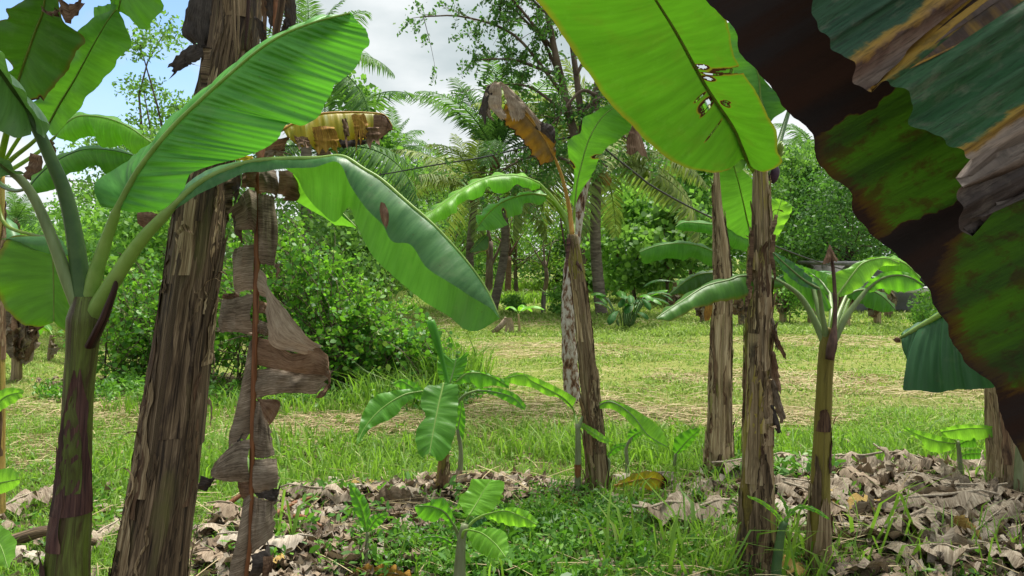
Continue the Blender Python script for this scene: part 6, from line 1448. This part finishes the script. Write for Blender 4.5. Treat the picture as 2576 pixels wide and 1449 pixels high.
leaf(Mm, [(1140, 1318), (1118, 1288), (1085, 1274), (1045, 1272)], [(1144, 1304), (1122, 1258), (1100, 1254), (1064, 1268), (1044, 1270)], [(1132, 1326), (1112, 1302), (1090, 1312), (1056, 1303), (1043, 1276)], (3.3, 3.2), pet=[(1160, 1372, d), (1150, 1340, 3.35)], mat=M_SAP, rmat=M_PET, nu=44, nv=7, rib=(.010, .003), seed=70, bulge=(.1, .1))
leaf(Mm, [(1138, 1366), (1110, 1352), (1078, 1350), (1053, 1356)], [(1140, 1360), (1110, 1346), (1080, 1345), (1053, 1354)], [(1134, 1374), (1110, 1362), (1078, 1360), (1054, 1358)], (3.38, 3.3), mat=M_SAP, rmat=M_PET, nu=24, nv=5, rib=(.006, .002), seed=71)
leaf(Mm, [(1175, 1330), (1195, 1310), (1225, 1300)], [(1178, 1322), (1195, 1302), (1226, 1296)], [(1176, 1336), (1200, 1326), (1228, 1306)], (3.45, 3.5), mat=M_DEEP, rmat=M_PET, nu=24, nv=5, rib=(.006, .002), seed=72)

b = ground(920, 1432); d = b[1]
N_ = Thing("banana_sucker", "small sucker with one half rolled upright leaf left of the bright one", "sucker", b, "young banana suckers")
tube("stem", spline([at(920, 1445, d), at(921, 1390, d), at(925, 1338, d)], 12), np.linspace(.011, .008, 12), M_STEM_P, N_)
leaf(N_, [(924, 1342), (907, 1272), (877, 1214)], [(916, 1334), (888, 1272), (876, 1216)], [(930, 1318), (926, 1266), (904, 1235), (880, 1214)], (d, d), mat=M_SAP, rmat=M_RIB, nu=40, nv=6, rib=(.007, .002), seed=73, bulge=(.2, .2))
leaf(N_, [(925, 1338), (946, 1306), (976, 1290)], [(923, 1330), (935, 1298), (975, 1288)], [(930, 1338), (960, 1318), (977, 1292)], (d - .03, d - .05), mat=M_SAP, rmat=M_RIB, nu=24, nv=5, rib=(.006, .002), seed=74)

b = ground(1452, 1258); d = b[1]
O_ = Thing("banana_sucker", "tall sucker with two long folded leaves beside the slender middle stem", "sucker", b, "young banana suckers")
tube("stem", spline([at(1451, 1275, d), at(1454, 1180, d), at(1454, 1100, d), at(1453, 1066, d)], 20), np.interp(np.linspace(0, 1, 20), [0, .5, 1], [.018, .021, .015]), M_STEM_P, O_, 10)
sheet(O_, [(1444, 1168), (1446, 1190), (1448, 1200)], [(1462, 1168), (1461, 1190), (1460, 1200)], (d - .03, d - .03), M_RUST, nu=8, nv=5, bulge=.4, seed=320, name="dry_ring")
leaf(O_, [(1440, 1024), (1409, 996), (1340, 960), (1314, 943), (1266, 952)], [(1449, 1002), (1420, 984), (1360, 955), (1304, 937), (1266, 950)], [(1438, 1028), (1404, 1000), (1378, 996), (1340, 976), (1300, 968), (1268, 958)], (4.7, 4.5), pet=[(1453, 1070, d), (1447, 1045, 4.72)], mat=M_YOUNG, rmat=M_RIB, nu=60, nv=7, rib=(.011, .003), seed=75, rip=(.012, 5))
leaf(O_, [(1495, 1024), (1538, 1011), (1590, 1044), (1630, 1094), (1678, 1124)], [(1498, 1018), (1532, 1006), (1590, 1026), (1658, 1074), (1680, 1116)], [(1494, 1028), (1546, 1032), (1598, 1076), (1648, 1116), (1677, 1126)], (4.7, 4.5), pet=[(1455, 1076, d), (1468, 1048, 4.73)], mat=M_YOUNG, rmat=M_PET, nu=60, nv=7, rib=(.014, .003), seed=76, rip=(.012, 5))
leaf(O_, [(1464, 1070), (1490, 1087), (1518, 1104), (1542, 1112)], [(1466, 1064), (1494, 1078), (1520, 1096), (1542, 1109)], [(1464, 1076), (1490, 1098), (1518, 1114), (1541, 1115)], (4.65, 4.5), mat=M_YOUNG, rmat=M_RIB, nu=30, nv=5, rib=(.006, .002), seed=77)
for i, (lb, bx_, by_, st_, lf) in enumerate([
    ("short bent sucker right of the slender middle stem", 1526, 1244, [(1526, 1255), (1527, 1200), (1533, 1166), (1526, 1150)], ([(1526, 1150), (1545, 1128), (1575, 1118)], [(1524, 1146), (1545, 1120), (1575, 1114)], [(1530, 1152), (1550, 1140), (1576, 1121)])),
    ("small sucker with one broad leaf among the weeds right of the slender stem", 1579, 1200, [(1579, 1210), (1577, 1160), (1576, 1125), (1590, 1098)], ([(1588, 1100), (1603, 1090), (1622, 1083)], [(1576, 1108), (1586, 1082), (1622, 1080)], [(1592, 1112), (1606, 1100), (1624, 1086)])),
    ("small sucker with one upright pointed leaf in the weeds left of the tall tan stem", 1696, 1185, [(1696, 1195), (1697, 1165), (1700, 1142)], ([(1700, 1142), (1728, 1110), (1761, 1079)], [(1692, 1132), (1700, 1100), (1735, 1080), (1760, 1077)], [(1706, 1142), (1735, 1122), (1752, 1098), (1762, 1082)]))]):
    b = ground(bx_, by_); d = b[1]
    q = Thing("banana_sucker", lb, "sucker", b, "young banana suckers")
    tube("stem", spline([at(x, y, d) for x, y in st_], 14), np.linspace(.016, .009, 14), M_STEM_P, q)
    leaf(q, *lf, (d, d - .05), mat=M_SAP, rmat=M_PET, nu=26, nv=5, rib=(.007, .002), seed=80 + i)
b = ground(2418, 1230); d = b[1]
R_ = Thing("banana_sucker", "sucker with spreading flat leaves between the forked plant and the right edge", "sucker", b, "young banana suckers")
tube("stem", spline([at(2420, 1240, d), at(2417, 1190, d), at(2410, 1110, d)], 14), np.linspace(.02, .012, 14), M_STEM_P, R_)
leaf(R_, [(2368, 1086), (2432, 1078), (2490, 1078), (2532, 1079)], [(2364, 1080), (2416, 1068), (2480, 1070), (2532, 1077)], [(2370, 1100), (2440, 1108), (2500, 1098), (2532, 1081)], (d, d - .2), pet=[(2411, 1118, d), (2392, 1096, d)], mat=M_YOUNG, rmat=M_RIB, nu=40, nv=6, rib=(.007, .002), seed=84)
leaf(R_, [(2402, 1116), (2350, 1108), (2305, 1092), (2272, 1074)], [(2402, 1108), (2345, 1092), (2300, 1080), (2272, 1072)], [(2404, 1126), (2375, 1138), (2335, 1134), (2315, 1108), (2274, 1080)], (d, d - .1), mat=M_YOUNG, rmat=M_RIB, nu=40, nv=6, rib=(.007, .002), seed=85)
leaf(R_, [(2412, 1118), (2430, 1110), (2454, 1104)], [(2410, 1112), (2430, 1102), (2452, 1100)], [(2414, 1124), (2440, 1126), (2456, 1124)], (d, d - .1), mat=M_SAP, rmat=M_RIB, nu=20, nv=5, rib=(.005, .002), seed=86)
leaf(R_, [(2414, 1150), (2430, 1142), (2468, 1140)], [(2414, 1144), (2436, 1132), (2466, 1130)], [(2416, 1154), (2440, 1156), (2466, 1154)], (d + .1, d + .1), mat=M_SAP, rmat=M_RIB, nu=20, nv=5, rib=(.005, .002), seed=87)
b = ground(1952, 1470); d = b[1]
T_ = Thing("banana_sprout", "sprout with narrow arching leaves at the foot of the spotted stem", "sprout", b, "young banana suckers")
tube("stem", spline([at(1950, 1490, d), at(1954, 1420, d), at(1964, 1345, d), at(1974, 1312, d)], 18), np.linspace(.026, .016, 18), M_PETD, T_, 10)
leaf(T_, [(1974, 1314), (1990, 1288), (2015, 1274), (2050, 1282), (2086, 1306)], [(1971, 1312), (1986, 1284), (2014, 1270), (2052, 1278), (2087, 1304)], [(1978, 1316), (1994, 1294), (2016, 1280), (2048, 1288), (2085, 1308)], (d, d - .05), mat=M_SAP, rmat=M_RIB, nu=30, nv=4, rib=(.006, .002), seed=88)
leaf(T_, [(1972, 1316), (1950, 1290), (1915, 1262), (1880, 1248)], [(1974, 1313), (1952, 1285), (1916, 1258), (1880, 1246)], [(1970, 1320), (1948, 1295), (1913, 1267), (1880, 1251)], (d, d - .05), mat=M_YOUNG, rmat=M_RIB, nu=30, nv=4, rib=(.004, .002), seed=89)
leaf(T_, [(1978, 1316), (1982, 1296), (1974, 1268), (1956, 1240)], [(1975, 1316), (1978, 1296), (1970, 1268), (1955, 1240)], [(1981, 1316), (1986, 1296), (1978, 1266), (1958, 1239)], (d + .02, d + .02), mat=M_SAP, rmat=M_RIB, nu=24, nv=4, rib=(.005, .002), seed=90)
# dying yellow leaf on the ground
b = ground(1610, 1232); d = b[1]
Y = Thing("fallen_leaf", "dying yellow and brown banana leaf lying right of the slender middle stem", "leaf", b)
leaf(Y, [(1545, 1222), (1600, 1208), (1650, 1205), (1690, 1232)], [(1548, 1218), (1600, 1190), (1655, 1188), (1692, 1226)], [(1545, 1228), (1600, 1222), (1640, 1236), (1688, 1240)], (d - .22, d - .1), mat=M_YELLOW, rmat=M_PETO, tipdecay=.35, nu=50, nv=8, rib=(.012, .004), seed=91, rip=(.016, 5), name="blade")

# skirts of loose sheath round the feet of the stems
for th_, st_, sd_ in ((D, sD, 1), (E, sE, 2), (F_, sF, 3), (G_, sG, 4), (J, sJ, 5)):
    rr_ = np.random.default_rng(600 + sd_)
    for i in range(7):
        sheath(th_, st_, rr_.uniform(0, .03), rr_.uniform(.09, .2), rr_.uniform(-2, 2), rr_.uniform(.2, .5), rr_.uniform(.01, .06), [M_SHEATHB, M_SHEATH, M_SHEATHG][i % 3], 700 + sd_ * 20 + i)
# ------------------------------------------------------------------ leaf litter
def litter_mesh(kind, r, mat):
    nu, nv = 14, 6
    L, Wd = {"strip": (.42, .09), "patch": (.3, .2), "curl": (.26, .13), "ribbed": (.6, .17)}[kind]
    u = np.linspace(-.5, .5, nu); v = np.linspace(-.5, .5, nv)
    wv = Wd * (0.6 + .4 * np.sin((u + .5) * np.pi)) * (1 + .25 * wob(u, 2.5, r))
    X = np.broadcast_to(u[:, None] * L, (nu, nv)).copy() + r.normal(0, .008, (nu, nv)); Y = v[None] * wv[:, None]
    cu = {"strip": r.uniform(.6, 2), "patch": r.uniform(.2, .9), "curl": r.uniform(2.2, 4.2), "ribbed": -1.1}[kind]
    Z = cu * (np.abs(v)[None] ** 1.6) * wv[:, None] * .8 + .022 * wob(u, 2.2, r)[:, None] + .016 * np.sin(v * 9 + r.random() * 6)[None] * wob(u, 1.5, r)[:, None] + .01 * r.normal(size=(nu, nv))
    Z += r.uniform(-.25, .12) * L * (u[:, None] ** 2) * 2 + (.035 * np.sin(u * r.uniform(12, 26) + r.random() * 6)[:, None] * (np.abs(v)[None] * 2) if kind in ('ribbed', 'strip') else 0)
    if kind == "curl": Y = np.sin(v * cu)[None] * wv[:, None] * .5; Z = (1 - np.cos(v * cu))[None] * wv[:, None] * .5 + .012 * r.normal(size=(nu, nv))
    Z -= Z.min()
    idx = np.arange(nu * nv).reshape(nu, nv)
    F = np.stack([idx[:-1, :-1], idx[:-1, 1:], idx[1:, 1:], idx[1:, :-1]], -1).reshape(-1, 4)
    jag = r.random(len(F)) > .07
    V = np.stack([X, Y, Z], -1).reshape(-1, 3)
    if kind == "ribbed": uv = np.stack([Y, X], -1).reshape(-1, 2)
    else: uv = np.stack([X, Y], -1).reshape(-1, 2) if r.random() < .6 else np.stack([Y, X], -1).reshape(-1, 2)
    V2, F2 = V, [F[jag]]
    if kind == "ribbed":
        a, f, u2 = tube_data(np.stack([np.linspace(-.36, .34, 8), np.zeros(8), np.interp(np.linspace(0, 1, 8), np.linspace(0, 1, nu), Z[:, nv // 2]) + .004], 1), .007, 5)
        V2, F2, uv = merge([(V, F2, uv), (a, f, u2)])
    return make_mesh("dry_leaf", V2, F2, uv, mat)

rl = np.random.default_rng(90)
M_LITD = dry_mat('litter_taupe', [(0.045, 0.034, 0.025), (0.16, 0.127, 0.095), (0.31, 0.265, 0.21), (0.52, 0.46, 0.38)], 0.1, 60, seed=2)
LIT = [litter_mesh(k, rl, m) for k in ("strip", "patch", "curl", "ribbed", "ribbed", "strip") for m in (M_LIT, M_LITB, M_LITD, M_LIT)] + [litter_mesh("patch", rl, M_LITY)]
BEDN = ["curled dry banana leaf lying in the pale litter heap at right", "dry banana leaf piece in the litter behind the hanging dead leaf", "dry banana leaf piece in the litter under the middle plants", "dry banana leaf piece in the litter at the foot of the front left stem", "dry banana leaf piece in the weeds right of the slender middle stem"]
cnt = [190, 56, 14, 14, 16]
for bi, ((cx, cy, rx, ry), n) in enumerate(zip(BEDS + THIN, cnt)):
    for i in range(n):
        a = rl.random() * 6.28; q = math.sqrt(rl.random()) * 1.05
        x, y = cx + rx * q * math.cos(a), cy + ry * q * math.sin(a)
        o = bpy.data.objects.new("dry_leaf", LIT[rl.integers(len(LIT)) if rl.random() < .98 else -1]); COL.objects.link(o)
        o.location = (x, y, float(gz(x, y)) + rl.uniform(0, .03))
        o.rotation_euler = (rl.normal(0, .2) + (math.pi if rl.random() < .35 else 0), rl.normal(0, .16), rl.random() * 6.28)
        if abs(o.rotation_euler[0]) > 1.6: o.location[2] += .07
        s = rl.uniform(.4, 1.1) * (.75 if bi else 1); o.scale = (s, s * rl.uniform(.8, 1.2), s)
        tag(o, BEDN[bi], "dry leaf", ["dry leaves of the right heap", "dry leaves behind the hanging dead leaf", "dry leaves under the middle plants", "dry leaves at the front left stem", "dry leaves in the weeds"][bi])

# a few large leaves that stand out in the right heap
def big_dry(label, L, R, mid, d, mat, seed, **kw):
    b = ground(*mid[len(mid) // 2][:2])
    th = Thing("fallen_leaf", label, "dry leaf", b)
    leaf(th, mid, L, R, d, mat=mat, rmat=M_SHEATH, nu=60, nv=9, rib=(.012, .005), seed=seed, rip=(.03, 5), pleat=(.006, 9), fray=.012, bulge=(.08, .08), name="blade", **kw)
big_dry("large pale dead leaf with torn fingers spread in the middle of the right litter heap", [(2130, 1290), (2190, 1250), (2260, 1235), (2300, 1250), (2330, 1262)], [(2110, 1330), (2180, 1340), (2240, 1350), (2300, 1320), (2335, 1275)], [(2100, 1320), (2180, 1292), (2260, 1275), (2332, 1268)], (4.1, 4.3), M_LIT, 400, notch=[(1, .3, .03, .8), (1, .5, .03, .8), (1, .7, .03, .7), (-1, .4, .03, .7), (-1, .65, .03, .7)])
big_dry("dead leaf arched into a tent near the right end of the litter heap", [(2300, 1290), (2310, 1235), (2370, 1222), (2420, 1240), (2432, 1280)], [(2320, 1300), (2350, 1312), (2390, 1310), (2420, 1296), (2432, 1286)], [(2300, 1296), (2330, 1250), (2375, 1238), (2432, 1284)], (4.3, 4.25), M_LITB, 401)
big_dry("broad flat tan leaf piece lying low in the right litter heap", [(2290, 1370), (2330, 1332), (2400, 1340), (2470, 1370), (2560, 1390)], [(2284, 1380), (2320, 1400), (2400, 1402), (2470, 1400), (2560, 1420)], [(2284, 1375), (2340, 1366), (2420, 1370), (2560, 1404)], (3.75, 3.7), M_LIT, 402)
big_dry("yellowish leaf piece standing out in the right litter heap", [(2400, 1298), (2420, 1296), (2450, 1320), (2470, 1350)], [(2398, 1340), (2410, 1365), (2440, 1372), (2468, 1368)], [(2398, 1318), (2420, 1332), (2446, 1345), (2472, 1360)], (3.95, 3.85), M_LITY, 403)
big_dry("long rolled dead leaf along the back of the right litter heap", [(1960, 1200), (2020, 1190), (2090, 1190), (2160, 1196)], [(1960, 1222), (2030, 1224), (2100, 1222), (2165, 1215)], [(1955, 1212), (2030, 1200), (2100, 1200), (2170, 1206)], (4.95, 4.95), M_LITB, 404)
big_dry("dark crumpled dead leaf standing behind the small rolled sucker", [(930, 1290), (950, 1240), (990, 1225), (1050, 1240), (1090, 1270)], [(930, 1300), (980, 1310), (1030, 1312), (1090, 1300)], [(925, 1296), (970, 1268), (1030, 1270), (1095, 1286)], (4.35, 4.4), M_LITB, 405)
big_dry("ochre dying leaf in the foreground left of the bright sucker", [(870, 1449), (910, 1425), (970, 1422), (1030, 1440)], [(870, 1470), (920, 1462), (980, 1466), (1030, 1462)], [(865, 1462), (920, 1440), (980, 1440), (1040, 1455)], (3.52, 3.5), M_DRYY, 406)
for i, (p0, p1, lb) in enumerate([((640, 1350), (860, 1280), "long brown leaf stalk lying in the litter behind the hanging dead leaf"), ((690, 1340), (830, 1372), "short brown leaf stalk crossing the litter right of the hanging dead leaf"), ((2230, 1275), (2420, 1300), "pale leaf stalk lying across the right litter heap"), ((2480, 1400), (2576, 1330), "pale stalk lying at the lower right corner"), ((2170, 1290), (2290, 1440), "thin grey stick leaning in the right litter heap"), ((1700, 1240), (1790, 1236), "brown dead stalk at the foot of the tall tan stem"), ((20, 1390), (240, 1400), "fallen grey stem piece behind the front left banana"), ((560, 1300), (700, 1270), "broken stalk in the litter beside the weathered stem")]):
    a, c = ground(*p0), ground(*p1)
    th = Thing("leaf_stalk", lb, "stalk", a)
    P = spline([a + [0, 0, .05], (a + c) / 2 + [0, 0, .12], c + [0, 0, .07]], 14)
    tube("stalk", P, np.linspace(.016, .008, 14) * (2.2 if i == 6 else .5 if i == 4 else 1), [M_RUST, M_RUST, M_SHEATH, M_SHEATH, M_SHEATHG, M_SHEATHB, M_SHEATHG, M_RUST][i], th, 7)

def scatter_litter(name, n, Z, mat, size, r, zmax=.05):
    Vs = []
    X = []; 
    cx = r.integers(len(Z), size=n)
    a = r.random(n) * 6.28; q = np.sqrt(r.random(n)) * 1.12
    zc = np.array(Z)[cx]
    x = zc[:, 0] + zc[:, 2] * q * np.cos(a); y = zc[:, 1] + zc[:, 3] * q * np.sin(a)
    z = gz(x, y) + r.random(n) ** 2 * zmax + .004
    s = size * (.4 + r.random(n) * 1.2)
    th = r.random(n) * 6.28; tilt = r.normal(0, .45, n); roll = r.normal(0, .45, n)
    d = np.stack([np.cos(th), np.sin(th), np.sin(tilt)], 1); d = unit(d)
    w = unit(np.cross(d, np.array([0, 0, 1.0])) + np.stack([0 * roll, 0 * roll, np.sin(roll)], 1)); nn = np.cross(w, d)
    g = []
    for i, uu in enumerate((-.5, -.17, .17, .5)):
        for vv in (-.5, 0, .5):
            jj = r.normal(0, .07, (n, 3))
            g.append(np.stack([x, y, z], 1) + (d * uu + w * vv * .5 + nn * (abs(vv) * r.uniform(-.5, .6, n)[:, None] * .6 + .12 * np.cos(uu * 5 + i)) + jj * .6) * s[:, None])
    V = np.stack(g, 1).reshape(-1, 3)
    V[:, 2] = np.maximum(V[:, 2], .004)
    b = np.arange(n)[:, None] * 12
    F = np.concatenate([b + np.array([i * 3 + j, i * 3 + j + 1, i * 3 + j + 4, i * 3 + j + 3]) for i in range(3) for j in range(2)])
    uv = np.tile(np.array([[uu, vv] for uu in (-.5, -.17, .17, .5) for vv in (-.5, 0, .5)]) * size, (n, 1)) + np.repeat(r.random((n, 2)), 12, 0)
    tag(add(name, V, F, uv, mat), kind='stuff')
scatter_litter("leaf_litter", 3600, BEDS[:1] + BEDS[:2] + BEDS, M_LITD, .07, rl)
scatter_litter("leaf_litter", 4200, BEDS[:1] + BEDS, M_LITB, .07, rl)
scatter_litter("leaf_litter", 420, THIN + [(1.0, 3.9, .8, .5), (-.2, 3.8, .4, .4)], M_LIT, .08, rl)
scatter_litter('leaf_litter', 700, [(.8, 3.95, 1.0, .6), (-.1, 3.8, .7, .4), (.6, 4.7, .8, .3)], M_LITB, .06, rl, .03)
scatter_litter("leaf_litter", 1500, [(-2.4, 8.2, 1.9, .6), (0.5, 5.2, 3.4, 1.2), (-4.2, 9.0, 1.2, .6)], M_LITB, .07, rl, .02)

# ------------------------------------------------------------------ grass
def blades(name, x, y, h, w, lean, mat, r, z0=None, kind='stuff'):
    n = len(x)
    z = gz(x, y) if z0 is None else z0
    p = np.stack([x, y, z - .005], 1)
    a = r.random(n) * 6.28
    side = np.stack([np.cos(a), np.sin(a), 0 * a], 1)
    b = r.random(n) * 6.28
    ld = np.stack([np.cos(b), np.sin(b), 0 * b], 1) * (lean * (.2 + 1.1 * r.random(n)) * h)[:, None]
    up = np.array([0, 0, 1.0])
    m = p + up * (h * .55)[:, None] + ld * .3
    t2 = p + up * (h * (.92 - .45 * np.minimum(1, lean * r.random(n))))[:, None] + ld
    W = (w * (.6 + .8 * r.random(n)))[:, None] * side
    V = np.stack([p - W * .5, p + W * .5, m + W * .45, m - W * .45, t2], 1).reshape(-1, 3)
    k = np.arange(n)[:, None] * 5
    return tag(add(name, V, [k + np.array([0, 1, 2, 3]), k + np.array([3, 2, 4])], None, mat, smooth=False), kind=kind)

def field(n, y0, y1, r, power=1.0):
    y = y0 + (y1 - y0) * r.random(n) ** power
    x = (r.random(n) * 2 - 1) * (y * .69 + .5)
    return x, y
gr = np.random.default_rng(120)
# lush grass of the shaded strip in front
x, y = field(130000, 3.2, 7.2, gr)
k = gr.random(len(x)) > np.clip(zone(x, y, BEDS) * 1.05, 0, .92)
k &= gr.random(len(x)) > np.clip(zone(x, y, STRAWS), 0, .7)
k &= gr.random(len(x)) < .45 + .55 * (vnoise(x, y, 3.0, 7) > -.25)
x, y = x[k], y[k]
blades("grass", x, y, .082 * (.45 + 1.0 * gr.random(len(x)) ** 2) * (1 + .35 * vnoise(x, y, 2.0, 5)), .0055 + 0 * x, 1.0 + 0 * x, M_GRASS, gr)
# mown turf of the clearing
x, y = field(150000, 6.4, 15, gr, 1.15)
k = gr.random(len(x)) > np.clip(zone(x, y, STRAWS) * .6 * (1 + .6 * vnoise(x, y, 2.6, 11)), 0, .75)
k &= gr.random(len(x)) < .3 + .7 * (vnoise(x, y, 2.1, 8) > -.2)
x, y = x[k], y[k]
blades("turf", x, y, .05 * (.4 + 1.1 * gr.random(len(x)) ** 2) * (1.1 + .6 * vnoise(x, y, 1.3, 6)), .008 + .0007 * y, 1.1 + 0 * x, M_TURF, gr)
x, y = field(90000, 14, 37, gr, 1.3)
blades("turf", x, y, .075 * (.5 + gr.random(len(x))) * (1.1 + .5 * vnoise(x, y, .8, 6)), .02 + .0008 * y, 1.0 + 0 * x, M_TURF, gr)
# tall grass at the bush's foot, the wood edge and in tufts
T = [(-1.15, 7.6, .5, .4, 330, .5), (-0.75, 8.6, .5, .8, 700, .7), (-2.6, 7.2, 1.3, .35, 700, .3), (-3.0, 33.5, 14, 1.5, 5200, .6), (14, 30, 9, 2.5, 3200, .5), (-.5, 24, 2.2, .8, 900, .5), (2.3, 5.6, 2.2, .45, 2200, .28), (.6, 5.9, 1.0, .5, 900, .25), (-1.7, 5.6, 1.2, .5, 900, .24), (-2.4, 5.3, .6, .5, 500, .3), (.7, 4.0, .8, .6, 800, .22), (.95, 3.6, .6, .25, 60, .5), (1.9, 3.75, .2, .2, 14, .5), (-1.12, 3.75, .08, .08, 7, .5), (-2.3, 4.3, .7, .8, 900, .16), (1.05, 3.65, .35, .15, 120, .34), (2.2, 3.7, 1.2, .2, 160, .3), (-.2, 3.6, .5, .2, 120, .25), (1.0, 4.6, .6, .2, 160, .3), (-1.0, 4.9, .5, .3, 180, .3), (.55, 4.75, .3, .15, 140, .2), (1.16, 3.5, .3, .12, 90, .3), (1.42, 5.1, .35, .15, 160, .22), (1.5, 3.6, .2, .12, 60, .22), (3.1, 4.75, .3, .2, 90, .2)]
gx, gy, gh, gw = [], [], [], []
for cx, cy, rx, ry, n, hh in T:
    a = gr.random(n) * 6.28; q = np.sqrt(gr.random(n))
    gx.append(cx + rx * q * np.cos(a)); gy.append(cy + ry * q * np.sin(a)); gh.append(hh * (.35 + .75 * gr.random(n))); gw.append(np.full(n, .008 + .0016 * max(0, cy - 4) + (.008 if hh > .45 and cy < 4 else 0)))
x, y, h, w = map(np.concatenate, (gx, gy, gh, gw))
blades("tall_grass", x, y, h, w, .75 + 0 * x, M_GRASS, gr)
# cut straw lying about
def straw(n, Z, r, ln, w, zr=.03):
    zc = np.array(Z)[r.integers(len(Z), size=n)]
    a = r.random(n) * 6.28; q = np.sqrt(r.random(n)) * 1.15
    x = zc[:, 0] + zc[:, 2] * q * np.cos(a); y = zc[:, 1] + zc[:, 3] * q * np.sin(a)
    z = gz(x, y) + .008 + zr * r.random(n)
    th = r.normal(0, .8, n); L = ln * (.4 + r.random(n))
    d = np.stack([np.cos(th) * L, np.sin(th) * L, r.normal(0, .10, n) * L], 1)
    s = unit(np.stack([-np.sin(th), np.cos(th), r.normal(0, .6, n)], 1)) * (w * (1 + .08 * y))[:, None]
    c = np.stack([x, y, z], 1); bow = np.stack([0 * x, 0 * x, .06 * L * r.random(n)], 1)
    V = np.stack([c - d / 2 - s / 2, c - d / 2 + s / 2, c + bow + s / 2, c + bow - s / 2, c + d / 2 + s / 2, c + d / 2 - s / 2], 1).reshape(-1, 3)
    b = np.arange(n)[:, None] * 6
    tag(add("straw", V, [b + np.array([0, 1, 2, 3]), b + np.array([3, 2, 4, 5])], None, M_STRAW, smooth=False), kind='stuff')
straw(9500, STRAWS, gr, .2, .0036)
straw(8000, [(1.5, 6.8, 4, 1.8), (0, 10, 6, 3.5), (2, 12, 8, 5), (-3, 6.4, 1.5, 1)], gr, .17, .003, .03)
straw(900, [(.6, 4.0, 1.2, .7), (1.2, 4.2, 2, .8), (-1, 4.2, 1.2, .8)], gr, .3, .003, .08)

# low broad leaved weeds
def weeds(name, n, Z, r, leaf_n, hmax, size, mat):
    zc = np.array(Z)[r.integers(len(Z), size=n)]
    a = r.random(n) * 6.28; q = np.sqrt(r.random(n))
    x = zc[:, 0] + zc[:, 2] * q * np.cos(a); y = zc[:, 1] + zc[:, 3] * q * np.sin(a)
    k = r.random(n) > np.clip(zone(x, y, BEDS) - .25, 0, .9)
    x, y = x[k], y[k]; n = len(x)
    z = gz(x, y)
    P = np.repeat(np.stack([x, y, z], 1), leaf_n, 0)
    h = r.random(len(P)) ** .8 * np.repeat(hmax * (.4 + .8 * r.random(n)), leaf_n)
    a = r.random(len(P)) * 6.28; rad = size * (.4 + .8 * r.random(len(P)))
    P = P + np.stack([np.cos(a) * rad, np.sin(a) * rad, h + .006], 1)
    V, F = leaf_cloud(P, size * (.6 + .8 * r.random(len(P))), r=r, ar=.42, six=True, nrm=np.array([0, 0, 1.6]))
    tag(add(name, V, F, None, mat, smooth=False), kind='stuff')
weeds("weed_leaves", 1350, [(.7, 3.9, .95, .6), (.3, 4.3, .4, .3), (-.3, 3.7, .5, .25)], gr, 10, .12, .03, M_HERB)
weeds("weed_leaves", 700, [(1.7, 4.9, .4, .3), (.2, 3.8, .5, .5), (-.7, 4.0, .7, .6)], gr, 9, .14, .05, M_HERB)
weeds("weed_leaves", 1600, [(0, 5.6, 4.2, 1.3), (2.5, 5.6, 2.0, .7), (-2, 5.5, 1.4, .8)], gr, 8, .06, .035, M_GRASS)
weeds("weed_leaves", 260, [(2.5, 4.2, 1.5, .9), (-1, 4.1, .7, .7), (-2.4, 4.2, .6, .8)], gr, 7, .10, .04, M_HERB)
weeds("weed_leaves", 700, [(-2.3, 7.6, 1.8, .4), (-.9, 8.0, .6, .8), (-4, 8, 1, .4)], gr, 10, .2, .05, M_HERB)
print("TRIS", sum(sum(len(p.vertices) - 2 for p in o.data.polygons) if False else len(o.data.polygons) for o in bpy.data.objects if o.type == 'MESH'), "OBJ", len(bpy.data.objects))
